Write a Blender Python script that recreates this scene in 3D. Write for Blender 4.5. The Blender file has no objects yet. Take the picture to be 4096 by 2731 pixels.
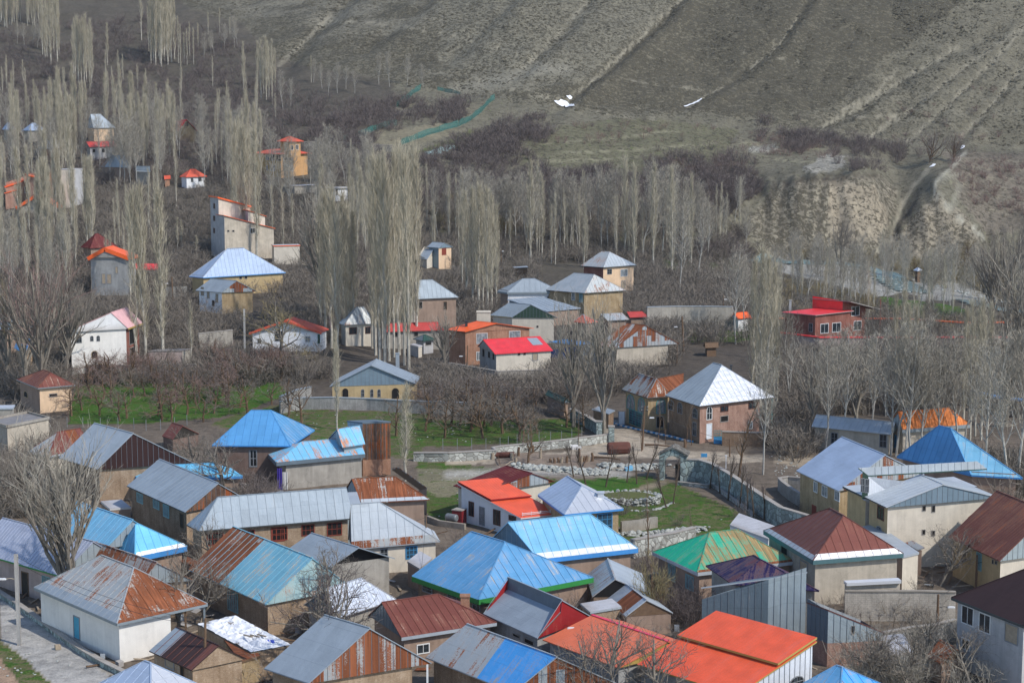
import bpy, bmesh, math, random
import numpy as np
from mathutils import Vector, Matrix
R = math.radians
SC = bpy.context.scene
COL = SC.collection
rng = np.random.default_rng(7)
random.seed(7)

# ------------------------------------------------------------------ camera
CAM_H, PITCH, FOC = 51.0, R(7.8), 7314.3          # focal length in pixels of the 4096 wide photograph
cam_d = bpy.data.cameras.new('camera'); cam = bpy.data.objects.new('camera', cam_d); COL.objects.link(cam)
cam.location = (0, 0, CAM_H); cam.rotation_euler = (R(90) - PITCH, 0, 0)
cam_d.sensor_width = 36; cam_d.lens = 36 * FOC / 4096; cam_d.clip_start = 1; cam_d.clip_end = 4000
SC.camera = cam
CP, SP = math.cos(PITCH), math.sin(PITCH)
K = 4096 / 2352                                     # coordinates read off a 2352 wide view

TILES = {'A': (0, 2000), 'F1': (0, 2000), 'F2': (1000, 2000), 'F3': (2000, 2000), 'F4': (2996, 2000),
         'E1': (0, 1500), 'E2': (1000, 1500), 'E3': (2000, 1500), 'E4': (2996, 1500),
         'D1': (0, 1000), 'D2': (1000, 1000), 'D3': (2000, 1000), 'D4': (2996, 1000),
         'C1': (0, 400), 'C2': (1000, 400), 'C3': (2000, 400), 'C4': (2996, 400),
         'B1': (0, 0), 'B2': (1000, 0), 'B3': (2000, 0), 'B4': (2996, 0)}
TS = 1100 / 2352
CUR = 'F1'
def px(p, tile=None):
    """reading (x, y) in a tile, or (tile, x, y), or ('W', u, v) of the 2352 wide view -> photograph pixel"""
    if len(p) == 3: tile, p = p[0], p[1:]
    t = tile or CUR
    if t == 'W': return (p[0] * K, p[1] * K)
    ox, oy = TILES[t]
    return (ox + p[0] * TS, oy + p[1] * TS)

def ray(q):
    xc = (q[0] - 2048) / FOC; yc = -(q[1] - 1365.5) / FOC
    return Vector((xc, CP + yc * SP, -SP + yc * CP))
EYE = Vector((0, 0, CAM_H))
def project(x, y, z):
    """world -> coordinates of the 2352 wide view (numpy ok)"""
    dz = z - CAM_H
    f = y * CP - dz * SP; up = y * SP + dz * CP
    return (2048 + FOC * x / f) / K, (1365.5 - FOC * up / f) / K

# ------------------------------------------------------------------ terrain
def zv(d, v):                                       # height that shows at row v (2352 view) at distance d
    yc = -(v * K - 1365.5) / FOC
    return CAM_H + d * (-SP + yc * CP) / (CP + yc * SP)
def prof(*pts):
    o = [(40, 0.0), (300, 0.0)]
    o += [(d, zv(d, v)) for d, v in pts]
    return o
PROF = [
 (-500, prof((440,608),(490,540),(560,420),(640,310),(740,205),(830,100),(930,0),(1200,-200))),
 (0,    prof((440,608),(490,540),(560,420),(640,310),(740,205),(830,100),(930,0),(1200,-200))),
 (400,  prof((440,610),(490,530),(560,415),(640,320),(740,215),(830,110),(930,5),(1200,-200))),
 (600,  prof((440,615),(490,530),(560,420),(640,310),(740,215),(820,110),(900,30),(1200,-230))),
 (800,  prof((440,640),(500,530),(570,410),(650,300),(730,200),(800,110),(900,0),(1200,-260))),
 (1000, prof((440,670),(510,570),(580,430),(650,310),(720,215),(780,120),(860,0),(1200,-320))),
 (1200, prof((440,680),(520,590),(590,440),(640,350),(710,240),(770,130),(840,0),(1200,-350))),
 (1400, prof((440,685),(520,600),(590,450),(640,370),(710,262),(770,150),(850,0),(1200,-350))),
 (1600, prof((440,690),(540,608),(600,450),(650,370),(715,280),(790,150),(860,0),(1200,-350))),
 (1720, prof((440,697),(560,622),(592,602),(615,470),(660,390),(715,295),(790,150),(860,0),(1200,-350))),
 (1850, prof((440,702),(575,628),(602,598),(622,418),(665,370),(715,310),(790,150),(860,0),(1200,-350))),
 (1990, prof((440,705),(580,633),(606,596),(628,405),(670,360),(715,325),(790,160),(865,0),(1200,-350))),
 (2060, prof((440,706),(580,640),(606,600),(640,500),(680,400),(720,325),(795,160),(865,0),(1200,-350))),
 (2150, prof((440,708),(580,652),(606,612),(628,440),(670,370),(715,335),(790,160),(865,0),(1200,-350))),
 (2250, prof((440,710),(580,668),(606,615),(632,520),(670,400),(715,340),(790,160),(865,0),(1200,-350))),
 (2352, prof((440,715),(580,690),(606,640),(640,500),(680,400),(715,340),(790,170),(865,0),(1200,-350))),
 (2900, prof((440,715),(580,690),(606,640),(640,500),(680,400),(715,340),(790,170),(865,0),(1200,-350)))]
UC = np.arange(-560, 2921, 6.0)                     # columns of the land sheet, as bearings
DR = np.concatenate([np.linspace(25, 128, 14), 130 * np.exp(np.arange(0, 421) * 0.0051)])
DR = DR[DR < 1110]
base_cols = np.array([np.interp(DR, [a for a, b in p], [b for a, b in p]) for _, p in PROF])   # (ncol, nd)
ZG = np.stack([np.interp(UC, [u for u, _ in PROF], base_cols[:, j]) for j in range(len(DR))])   # (nd, nu)
def smooth(a, n, ax):
    for _ in range(n):
        p = np.concatenate([a.take([0], ax), a, a.take([-1], ax)], ax)
        m = a.shape[ax]
        a = 0.25 * p.take(range(0, m), ax) + 0.5 * p.take(range(1, m + 1), ax) + 0.25 * p.take(range(2, m + 2), ax)
    return a
ZG = smooth(ZG, 4, 0); ZG = smooth(ZG, 14, 1)
XG = ((UC * K - 2048) / FOC)[None, :] * DR[:, None]
YG = np.repeat(DR[:, None], len(UC), 1)
def lattice(seed, n=256):
    return np.random.default_rng(seed).random((n, n))
def vnoise(x, y, seed):
    L = lattice(seed); n = L.shape[0]
    xi = np.floor(x).astype(int); yi = np.floor(y).astype(int)
    fx = x - xi; fy = y - yi
    fx = fx * fx * (3 - 2 * fx); fy = fy * fy * (3 - 2 * fy)
    a = L[xi % n, yi % n]; b = L[(xi + 1) % n, yi % n]; c = L[xi % n, (yi + 1) % n]; d = L[(xi + 1) % n, (yi + 1) % n]
    return (a * (1 - fx) + b * fx) * (1 - fy) + (c * (1 - fx) + d * fx) * fy
def fbm(x, y, seed, oct=4):
    s = 0; a = .5
    for i in range(oct):
        s = s + a * vnoise(x * 2 ** i + 17 * i, y * 2 ** i, seed + i); a *= .5
    return s / (1 - .5 ** oct)
UG, VG = project(XG, YG, ZG)
def seg_dist(px_, py_, pts):
    """distance in the 2352 view to a polyline, and signed side"""
    best = np.full(px_.shape, 1e9); side = np.zeros(px_.shape); tt = np.zeros(px_.shape)
    n = len(pts) - 1
    for i, ((x0, y0), (x1, y1)) in enumerate(zip(pts[:-1], pts[1:])):
        dx, dy = x1 - x0, y1 - y0
        t = np.clip(((px_ - x0) * dx + (py_ - y0) * dy) / (dx * dx + dy * dy), 0, 1)
        d = np.hypot(px_ - x0 - t * dx, py_ - y0 - t * dy)
        s = np.sign(dx * (py_ - y0) - dy * (px_ - x0))
        m = d < best
        best = np.where(m, d, best); side = np.where(m, s, side); tt = np.where(m, (i + t) / n, tt)
    return best, side, tt
GULLIES = [  # line, half width, depth
 ([(1255,262),(1300,236),(1400,150),(1480,80),(1575,-10),(1650,-90)], 11, 4.0),
 ([(1560,252),(1660,200),(1790,100),(1835,40),(1870,-20)], 10, 2.5),
 ([(1850,312),(1960,255),(2080,180),(2200,110),(2300,70)], 12, 2.5),
 ([(1165,190),(1230,130),(1300,60),(1345,10),(1380,-40)], 15, 3.5),
 ([(640,160),(690,110),(760,40),(820,-20)], 18, 5.0),
 ([(1990,320),(2100,250),(2220,150),(2352,60)], 6, 1.4),
 ([(2080,330),(2180,240),(2290,130),(2380,40)], 6, 1.4),
 ([(2200,325),(2270,250),(2352,150)], 7, 1.5),
 ([(1000,150),(1080,90),(1150,30),(1200,-30)], 14, 2.5),
 ([(820,130),(900,70),(980,10)], 13, 2.5),
 ([(2020,590),(2050,510),(2110,420),(2190,350)], 14, 2.4)]
for pts, w, dep in GULLIES:
    d, s, t = seg_dist(UG, VG, pts)
    fade = np.clip(t * 6, 0, 1)
    ZG = ZG - .45 * dep * fade * np.exp(-(d / w) ** 2) + 0.3 * dep * fade * np.exp(-((d - 2.4 * w) / (1.6 * w)) ** 2) * (s > 0)
hillm = np.clip((DR[:, None] - 590) / 120, 0, 1)
ZG = ZG + hillm * (fbm(XG / 22, YG / 22, 3) - .5) * 3.5 + hillm * (fbm(XG / 5, YG / 5, 9, 3) - .5) * 1.2
cl = np.exp(-((DR[:, None] - 618) / 26) ** 2) * np.clip((UC[None, :] - 1690) / 60, 0, 1)
ZG = ZG + cl * ((fbm(XG / 5, YG / 40, 31) - .5) * 7 + (fbm(XG / 2.2, YG / 3, 37, 4) - .5) * 4)
ZBASE = ZG.copy()
near = np.clip((DR[:, None] - 120) / 60, .3, 1) * (1 - hillm)
ZG = ZG + near * (fbm(XG / 6, YG / 6, 51) - .5) * .5
UG, VG = project(XG, YG, ZG)
def zt(x, y):
    if y < 26: y = 26
    u = (2048 + FOC * x / y) / K
    j = min(max((u - UC[0]) / 6.0, 0), len(UC) - 1.001); i = min(max(np.interp(y, DR, np.arange(len(DR))), 0), len(DR) - 1.001)
    j0 = int(j); i0 = int(i); fj = j - j0; fi = i - i0
    return float((ZG[i0, j0] * (1 - fj) + ZG[i0, j0 + 1] * fj) * (1 - fi) + (ZG[i0 + 1, j0] * (1 - fj) + ZG[i0 + 1, j0 + 1] * fj) * fi)
def hit(q, h=0.0):
    """where the sight line through photograph pixel q meets the land lifted by h"""
    r = ray(q); r = r / r.y
    u = q[0] / K
    j = min(max((u - UC[0]) / 6.0, 0), len(UC) - 1.001); j0 = int(j); fj = j - j0
    col = ZG[:, j0] * (1 - fj) + ZG[:, j0 + 1] * fj
    f = (CAM_H + r.z * DR) - (col + h)
    idx = np.where((f[:-1] > 0) & (f[1:] <= 0))[0]
    if len(idx) == 0:
        print('NOHIT', q, h); d = 900.
    else:
        i = idx[0]; d = DR[i] + (DR[i + 1] - DR[i]) * f[i] / (f[i] - f[i + 1])
    return EYE + r * d
def hitW(u, v, h=0.0): return hit((u * K, v * K), h)
def on_plane(q, z):
    r = ray(q); return EYE + r * ((z - CAM_H) / r.z)
def on_vplane(q, p0, d):
    """sight line through q with the vertical plane through p0 along d"""
    n = Vector((-d.y, d.x, 0)); r = ray(q)
    den = n.dot(r)
    if abs(den) < 1e-6: return None
    return EYE + r * (n.dot(p0 - EYE) / den)

# ------------------------------------------------------------------ object helpers
def tag(o, label=None, cat=None, group=None, kind=None):
    if label: o['label'] = label
    if cat: o['category'] = cat
    if group: o['group'] = group
    if kind: o['kind'] = kind
    return o
def empty(name, loc, label=None, cat=None, group=None):
    o = bpy.data.objects.new(name, None); COL.objects.link(o); o.location = loc; o.empty_display_size = .3
    return tag(o, label, cat, group)
class MB:
    """collects polygons, then links them as one mesh object"""
    def __init__(s): s.v = []; s.f = []; s.uv = []; s.m = []
    def poly(s, pts, uvs=None, m=0):
        b = len(s.v); s.v += [tuple(p) for p in pts]; s.f.append(tuple(range(b, b + len(pts))))
        s.uv += [tuple(u) for u in uvs] if uvs else [(0, 0)] * len(pts); s.m.append(m)
    def planar(s, pts, e, up, o=None, m=0):
        """polygon with uv in metres: along e and along up"""
        o = o or pts[0]
        s.poly(pts, [((p - o).dot(e), (p - o).dot(up)) for p in pts], m)
    def box(s, c, ax, ay, az, m=0):
        """box from centre and three half vectors"""
        c = Vector(c); ax, ay, az = Vector(ax), Vector(ay), Vector(az)
        P = [c + i * ax + j * ay + k * az for i in (-1, 1) for j in (-1, 1) for k in (-1, 1)]
        for f in ((0, 1, 3, 2), (4, 6, 7, 5), (0, 4, 5, 1), (2, 3, 7, 6), (0, 2, 6, 4), (1, 5, 7, 3)):
            q = [P[i] for i in f]
            e1 = (q[1] - q[0]); e2 = (q[3] - q[0])
            l1, l2 = e1.length, e2.length
            s.poly(q, [(0, 0), (l1, 0), (l1, l2), (0, l2)], m)
    def bar(s, a, b, w, h, m=0, up=Vector((0, 0, 1))):
        a, b = Vector(a), Vector(b); d = b - a
        if d.length < 1e-5: return
        e = d.normalized(); n = e.cross(up)
        if n.length < 1e-4: n = e.cross(Vector((1, 0, 0)))
        n.normalize(); u = n.cross(e)
        s.box((a + b) / 2, d / 2, n * w / 2, u * h / 2, m)
    def tube(s, pts, rad, n=6, m=0, cap=True):
        rings = []
        for i, p in enumerate(pts):
            p = Vector(p)
            d = (Vector(pts[min(i + 1, len(pts) - 1)]) - Vector(pts[max(i - 1, 0)])).normalized()
            a = d.cross(Vector((0, 1, 0)) if abs(d.y) < .9 else Vector((1, 0, 0))).normalized(); b = d.cross(a)
            r = rad[i] if hasattr(rad, '__len__') else rad
            rings.append([p + (a * math.cos(2 * math.pi * k / n) + b * math.sin(2 * math.pi * k / n)) * r for k in range(n)])
        for r0, r1 in zip(rings[:-1], rings[1:]):
            for k in range(n):
                s.poly([r0[k], r0[(k + 1) % n], r1[(k + 1) % n], r1[k]], None, m)
        if cap:
            s.poly(rings[0][::-1], None, m); s.poly(rings[-1], None, m)
    def build(s, name, mats, parent=None, origin=None, smooth=False):
        me = bpy.data.meshes.new(name)
        o = bpy.data.objects.new(name, me); COL.objects.link(o)
        off = Vector(parent.location) if parent is not None else Vector(origin or (0, 0, 0))
        me.from_pydata([tuple(Vector(p) - off) for p in s.v], [], s.f)
        if not isinstance(mats, (list, tuple)): mats = [mats]
        for mt in mats: me.materials.append(MAT(mt))
        me.polygons.foreach_set('material_index', s.m)
        ul = me.uv_layers.new(name='UVMap'); ul.data.foreach_set('uv', [c for u in s.uv for c in u])
        if smooth: me.polygons.foreach_set('use_smooth', [True] * len(s.f))
        me.update()
        if parent is not None: o.parent = parent
        elif origin is not None: o.location = origin
        return o
def clip_u(poly, u, keep_less):
    """clip list of (u, v) at u"""
    out = []
    n = len(poly)
    for i in range(n):
        a, b = poly[i], poly[(i + 1) % n]
        ia = a[0] <= u if keep_less else a[0] >= u; ib = b[0] <= u if keep_less else b[0] >= u
        if ia: out.append(a)
        if ia != ib and a[0] != b[0]:
            t = (u - a[0]) / (b[0] - a[0]); out.append((u, a[1] + t * (b[1] - a[1])))
    return out

# ------------------------------------------------------------------ materials
_M = {}
DEF = {}
def MAT(k):
    if not isinstance(k, str): return k
    if k not in _M:
        fn, args, kw = DEF[k]
        _M[k] = fn(k, *args, **kw)
    return _M[k]
class NT:
    def __init__(s, name):
        s.mat = bpy.data.materials.new(name); s.mat.use_nodes = True
        s.t = s.mat.node_tree; s.t.nodes.clear()
        s.out = s.t.nodes.new('ShaderNodeOutputMaterial')
        s.b = s.t.nodes.new('ShaderNodeBsdfPrincipled'); s.t.links.new(s.b.outputs[0], s.out.inputs[0])
        s.b.inputs['Specular IOR Level'].default_value = .3
    def n(s, typ, **kw):
        nd = s.t.nodes.new('ShaderNode' + typ)
        for k, v in kw.items():
            if k.startswith('i_'):
                key = k[2:]; key = int(key) if key.isdigit() else key
                s.set(nd, key, v)
            else: setattr(nd, k, v)
        return nd
    def set(s, nd, key, v):
        if hasattr(v, 'is_output'): s.t.links.new(v, nd.inputs[key])
        else: nd.inputs[key].default_value = v
    def math(s, op, a, b=0.0, c=None):
        nd = s.n('Math', operation=op); s.set(nd, 0, a); s.set(nd, 1, b)
        if c is not None: s.set(nd, 2, c)
        return nd.outputs[0]
    def mix(s, f, a, b, mode='MIX'):
        nd = s.t.nodes.new('ShaderNodeMix'); nd.data_type = 'RGBA'; nd.blend_type = mode
        s.set(nd, 0, f); s.set(nd, 6, c4(a)); s.set(nd, 7, c4(b))
        return nd.outputs[2]
    def noise(s, vec, scale, detail=4, rough=.55, dims='3D', dist=0.0):
        nd = s.n('TexNoise', noise_dimensions=dims); s.set(nd, 'Vector', vec)
        nd.inputs['Scale'].default_value = scale; nd.inputs['Detail'].default_value = detail; nd.inputs['Roughness'].default_value = rough; nd.inputs['Distortion'].default_value = dist
        return nd.outputs[0]
    def ramp(s, f, a, b):
        nd = s.n('MapRange', interpolation_type='SMOOTHSTEP'); s.set(nd, 0, f); s.set(nd, 1, a); s.set(nd, 2, b)
        return nd.outputs[0]
    def mapv(s, vec, sc=(1, 1, 1), loc=(0, 0, 0)):
        nd = s.n('Mapping'); s.set(nd, 'Vector', vec); nd.inputs['Scale'].default_value = sc; nd.inputs['Location'].default_value = loc
        return nd.outputs[0]
    def bump(s, h, strength=.3, dist=.05):
        nd = s.n('Bump'); s.set(nd, 'Height', h); nd.inputs['Strength'].default_value = strength; nd.inputs['Distance'].default_value = dist
        s.t.links.new(nd.outputs[0], s.b.inputs['Normal'])
    def uv(s): return s.n('UVMap').outputs[0]
    def obj(s): return s.n('TexCoord').outputs['Object']
    def pos(s): return s.n('NewGeometry').outputs['Position']
    def rnd(s): return s.n('ObjectInfo').outputs['Random']
    def fin(s, col, rough=.7, metal=0.0, spec=None):
        s.set(s.b, 'Base Color', c4(col)); s.set(s.b, 'Roughness', rough); s.set(s.b, 'Metallic', metal)
        if spec is not None: s.b.inputs['Specular IOR Level'].default_value = spec
        return s.mat
def c4(c): return (*c, 1) if isinstance(c, tuple) and len(c) == 3 else c
def sc3(c, k): return tuple(min(1, x * k) for x in c)

RUST = (.17, .058, .026)
def m_roof(name, col, rust=0.0, metal=.2, rough=.45, pw=.95, ph=1.9, var=.16, rustcol=RUST, wav=.25, run=.35, spec=.22, fade=.3, wnw=.15):
    """sheet metal laid in panels: tint by panel, rust running down the slope, dents"""
    t = NT(name); uv = t.uv()
    sp = t.n('SeparateXYZ', i_0=uv)
    pu = t.math('FLOOR', t.math('DIVIDE', sp.outputs[0], pw)); pv = t.math('FLOOR', t.math('ADD', t.math('DIVIDE', sp.outputs[1], ph), t.math('MULTIPLY', t.math('MODULO', pu, 3), .37)))
    cb = t.n('CombineXYZ', i_0=pu, i_1=pv, i_2=t.math('MULTIPLY', t.rnd(), 91.0))
    wn = t.n('TexWhiteNoise', noise_dimensions='3D', i_Vector=cb.outputs[0])
    off = t.n('VectorMath', operation='ADD', i_0=uv, i_1=t.n('CombineXYZ', i_0=t.math('MULTIPLY', t.rnd(), 70.), i_1=0, i_2=t.math('MULTIPLY', t.rnd(), 33.)).outputs[0]).outputs[0]
    big = t.noise(off, .35, 3); strk = t.noise(t.mapv(off, (3.2, run, 1)), 1.0, 5, .6); fine = t.noise(off, 9, 4, .7)
    v = t.math('ADD', t.math('MULTIPLY', t.math('SUBTRACT', wn.outputs[0], .5), var), t.math('MULTIPLY', t.math('SUBTRACT', big, .5), fade * 1.6))
    v = t.math('ADD', v, t.math('MULTIPLY', t.math('SUBTRACT', strk, .5), fade * .8))
    base = t.mix(t.math('ADD', .5, v), sc3(col, .62), sc3(col, 1.38))
    # dirt caught along the laps
    lap = t.ramp(t.math('ABSOLUTE', t.math('SUBTRACT', t.math('FRACT', t.math('DIVIDE', sp.outputs[1], ph)), .5)), .47, .5)
    base = t.mix(t.math('MULTIPLY', lap, .25), base, sc3(col, .5))
    h = t.math('ADD', t.noise(off, 1.6, 2), t.math('MULTIPLY', t.noise(t.mapv(off, (1, .3, 1)), 3.5, 2), .5))
    if rust > 0:
        s1 = t.math('ADD', t.math('MULTIPLY', strk, .55), t.math('ADD', t.math('MULTIPLY', wn.outputs[0], wnw), (.28 - wnw) * .5))
        s1 = t.math('ADD', s1, t.math('MULTIPLY', big, .35)); s1 = t.math('ADD', s1, t.math('MULTIPLY', t.math('SUBTRACT', fine, .5), .42)); s1 = t.math('ADD', s1, .09)
        th = .98 - rust * .62
        rm = t.ramp(s1, th - .045, th + .055)
        halo = t.ramp(s1, th - .16, th)
        rc = t.mix(fine, sc3(rustcol, .65), sc3(rustcol, 1.5)); rc = t.mix(t.ramp(strk, .45, .7), rc, sc3(rustcol, 1.9))
        base = t.mix(t.math('MULTIPLY', halo, .25), base, (.45, .30, .18))
        base = t.mix(rm, base, rc)
        t.set(t.b, 'Roughness', t.math('ADD', rough, t.math('MULTIPLY', rm, .35)))
        ro = t.math('MINIMUM', t.math('ADD', rough, t.math('MULTIPLY', rm, .4)), .9); me = t.math('MULTIPLY', t.math('SUBTRACT', 1.0, rm), metal)
    else:
        ro = t.math('ADD', rough, t.math('MULTIPLY', t.math('SUBTRACT', fine, .5), .2)); me = metal
    t.bump(h, wav, .12)
    return t.fin(base, ro, me, spec)
def m_corr(name, col, rough=.4, pitch=.36, rust=0., metal=0.):
    """profiled sheet: ribs by bump"""
    t = NT(name); uv = t.uv(); sp = t.n('SeparateXYZ', i_0=uv)
    w = t.math('SINE', t.math('MULTIPLY', sp.outputs[0], 6.283 / pitch))
    big = t.noise(uv, .5, 4); fine = t.noise(uv, 8, 3)
    base = t.mix(t.ramp(t.math('ADD', t.math('MULTIPLY', big, .7), t.math('MULTIPLY', fine, .3)), .3, .7), sc3(col, .82), sc3(col, 1.1)); base = t.mix(t.math('MULTIPLY', t.ramp(t.noise(t.mapv(uv, (.8, .12, 1)), 1, 3), .5, .7), .2), base, tuple(.6 * c + .12 for c in col))
    if rust:
        s = t.math('ADD', t.math('MULTIPLY', t.noise(t.mapv(uv, (5, .4, 1)), 1, 4), .7), t.math('MULTIPLY', big, .3))
        base = t.mix(t.ramp(s, .72 - rust * .4, .8 - rust * .4), base, RUST)
    t.bump(w, .22, .03)
    return t.fin(base, rough, metal, .4)
def m_wall(name, col, stain=.35, rough=.9, low=(.26, .2, .14), lowz=.35):
    """render on masonry: blotches, runs from the eaves, splash dirt near the ground"""
    t = NT(name); uv = t.uv(); sp = t.n('SeparateXYZ', i_0=uv)
    b1 = t.noise(uv, .45, 5, .6); b2 = t.noise(t.mapv(uv, (2.2, .25, 1)), 1, 4); f = t.noise(uv, 11, 4, .7)
    v = t.math('ADD', t.math('MULTIPLY', b1, .5), t.math('ADD', t.math('MULTIPLY', b2, .35), t.math('MULTIPLY', f, .15)))
    base = t.mix(t.ramp(v, .3, .7), sc3(col, 1 - stain), sc3(col, 1.08))
    pt = t.noise(t.mapv(uv, (.5, .8, 1)), 1, 2, .5); base = t.mix(t.math('MULTIPLY', t.ramp(pt, .56, .585), stain * .9), base, sc3(col, .72)); base = t.mix(t.math('MULTIPLY', t.ramp(f, .55, .72), stain * .6), base, sc3(col, .6))
    spl = t.ramp(t.math('ADD', sp.outputs[1], t.math('MULTIPLY', b1, 1.4)), 1.9, .6)
    base = t.mix(t.math('MULTIPLY', spl, lowz), base, low)
    crk = t.n('TexVoronoi', feature='DISTANCE_TO_EDGE', i_Vector=t.n('VectorMath', operation='ADD', i_0=uv, i_1=t.n('TexNoise', i_Vector=uv, i_Scale=2.0).outputs[1]).outputs[0]); crk.inputs['Scale'].default_value = .32
    base = t.mix(t.math('MULTIPLY', t.ramp(crk.outputs[0], .012, .002), stain), base, sc3(col, .45))
    t.bump(t.math('ADD', f, b1), .25, .04)
    return t.fin(base, rough, 0, .15)
def m_brick(name, c1, c2, mortar, w=.24, h=.075, stain=.4):
    t = NT(name); uv = t.uv(); sp = t.n('SeparateXYZ', i_0=uv)
    br = t.n('TexBrick', i_Vector=uv); br.inputs['Scale'].default_value = 1
    for k, v in (('Color1', c1), ('Color2', c2), ('Mortar', mortar)): br.inputs[k].default_value = c4(v)
    br.inputs['Brick Width'].default_value = w; br.inputs['Row Height'].default_value = h; br.inputs['Mortar Size'].default_value = .012; br.inputs['Bias'].default_value = 0.
    b1 = t.noise(uv, .5, 5, .65); b2 = t.noise(t.mapv(uv, (3, .3, 1)), 1, 4); f = t.noise(uv, 7, 5, .75)
    v = t.math('ADD', t.math('MULTIPLY', b1, .4), t.math('ADD', t.math('MULTIPLY', b2, .25), t.math('MULTIPLY', f, .35)))
    base = t.mix(t.ramp(v, .62, .34), br.outputs[0], sc3(c1, .45))
    sp_ = t.noise(t.mapv(uv, (3.5, 7.5, 1)), 1, 3, .8); base = t.mix(t.math('MULTIPLY', t.ramp(sp_, .5, .66), .45), base, sc3(c1, .5)); base = t.mix(t.math('MULTIPLY', t.ramp(sp_, .44, .3), .35), base, sc3(mortar, 1.25))
    base = t.mix(t.math('MULTIPLY', t.ramp(v, .52, .66), stain), base, sc3(mortar, 1.2))
    t.bump(t.math('ADD', br.outputs['Fac'], f), -.3, .03)
    return t.fin(base, .92, 0, .12)
def m_stone(name, col, sc=2.2, mortar=(.3, .3, .27)):
    t = NT(name); p = t.pos()
    vo = t.n('TexVoronoi', feature='F1', i_Vector=p); vo.inputs['Scale'].default_value = sc
    ed = t.n('TexVoronoi', feature='DISTANCE_TO_EDGE', i_Vector=p); ed.inputs['Scale'].default_value = sc
    g = t.n('RGBToBW', i_0=vo.outputs['Color']).outputs[0]; f = t.noise(p, 12, 3)
    base = t.mix(g, sc3(col, .4), sc3(col, 1.55)); base = t.mix(t.math('MULTIPLY', f, .4), base, sc3(col, .5))
    base = t.mix(t.ramp(ed.outputs[0], .07, .02), base, mortar)
    t.bump(t.ramp(ed.outputs[0], 0, .12), .6, .08)
    return t.fin(base, .9, 0, .15)
def m_plain(name, col, rough=.6, metal=0., var=.2, spec=.3, sc=3.):
    t = NT(name); n = t.noise(t.pos(), sc, 4)
    return t.fin(t.mix(n, sc3(col, 1 - var), sc3(col, 1 + var)), rough, metal, spec)
def m_glass(name, col=(.02, .025, .03), rough=.12):
    t = NT(name); n = t.noise(t.pos(), 2.3, 3)
    return t.fin(t.mix(t.ramp(n, .4, .7), col, sc3(col, 1.9)), rough, 0, .5)
def m_bark(name, col, var=.4, sc=2.):
    t = NT(name); p = t.obj(); n = t.noise(t.mapv(p, (3, 3, .8)), sc, 4, .7)
    base = t.mix(t.ramp(n, .35, .65), sc3(col, 1 - var), sc3(col, 1 + var * .6))
    base = t.mix(t.math('MULTIPLY', t.rnd(), .45), base, sc3(col, .75))
    return t.fin(base, .9, 0, .1)
def m_twig(name, c1, c2):
    """bare twigs, tinted tree by tree and clump by clump"""
    t = NT(name); p = t.pos(); n = t.noise(p, .45, 3, .6)
    f = t.math('ADD', t.math('MULTIPLY', t.ramp(n, .3, .7), .6), t.math('MULTIPLY', t.rnd(), .5))
    return t.fin(t.mix(f, c1, c2), .9, 0, .1)

def D(k, fn, *a, **kw): DEF[k] = (fn, a, kw)
# roofs
D('galv', m_roof, (.30, .345, .385), 0, .15, .5)
D('galv_mid', m_roof, (.31, .36, .40), .05, .1, .55)
D('galv_dirty', m_roof, (.35, .39, .42), .18, .15, .5)
D('galv_light', m_roof, (.40, .44, .47), .1, .15, .5)
D('galv_pale', m_roof, (.48, .515, .54), .1, .15, .5)
D('galv_dark', m_roof, (.15, .19, .22), 0, .2, .5)
D('galv_rust', m_roof, (.42, .45, .45), .47, .2, .5)
D('galv_rust_some', m_roof, (.42, .45, .46), .34, .2, .5)
D('galv_rust_heavy', m_roof, (.5, .5, .47), .66, .2, .5)
D('galv_stripe', m_roof, (.44, .46, .46), .52, .2, .5, run=.08)
D('rust', m_roof, (.4, .36, .32), .92, .1, .6, run=.12)
D('rust_gold', m_roof, (.5, .4, .3), .8, .1, .6, rustcol=(.5, .16, .05))
D('blue', m_roof, (.10, .31, .58), 0, .05, .5)
D('blue_worn', m_roof, (.115, .32, .55), .27, .05, .5, rustcol=(.26, .24, .2), fade=.45)
D('blue_rust', m_roof, (.2, .52, .78), .36, .05, .5, rustcol=(.38, .16, .08))
D('blue_vivid', m_roof, (.07, .33, .74), .26, .05, .5, rustcol=(.22, .19, .16))
D('sky', m_roof, (.20, .47, .66), .25, .05, .5, rustcol=(.36, .27, .18), fade=.45)
D('sky_clean', m_roof, (.16, .50, .78), .1, .05, .5, rustcol=(.4, .5, .55))
D('teal_blue', m_roof, (.19, .45, .57), .3, .05, .55, rustcol=(.36, .26, .16), fade=.45)
D('teal_pale', m_roof, (.36, .52, .53), .32, .05, .6, rustcol=(.3, .12, .06), run=.08)
D('silver_blue', m_roof, (.41, .49, .61), 0, .3, .42)
D('steel_blue', m_roof, (.31, .39, .52), 0, .2, .5)
D('silver_lilac', m_roof, (.44, .475, .57), 0, .3, .45, wav=.4)
D('silver', m_roof, (.86, .88, .92), 0, .55, .42, wav=.45, var=.08, fade=.1)
D('silver_sheet', m_roof, (.80, .84, .9), 0, .6, .38, wav=.6, var=.1, fade=.1)  # pale new tin; sun glare is also put into the base colour
D('lilac', m_roof, (.36, .38, .55), 0, .2, .5, wav=.4)
D('orange', m_corr, (.82, .115, .045), .5)
D('orange_dull', m_corr, (.70, .165, .075), .55)
D('orange_tile', m_corr, (.90, .135, .022), .45, .3)
D('orange_far', m_corr, (.62, .10, .05), .55, .3)
D('red', m_corr, (.82, .04, .045), .45)
D('red_far', m_corr, (.5, .06, .05), .55, .3)
D('pink', m_corr, (.72, .42, .42), .5)
D('brown', m_roof, (.16, .065, .052), .12, .1, .55, rustcol=(.2, .1, .06))
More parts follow.
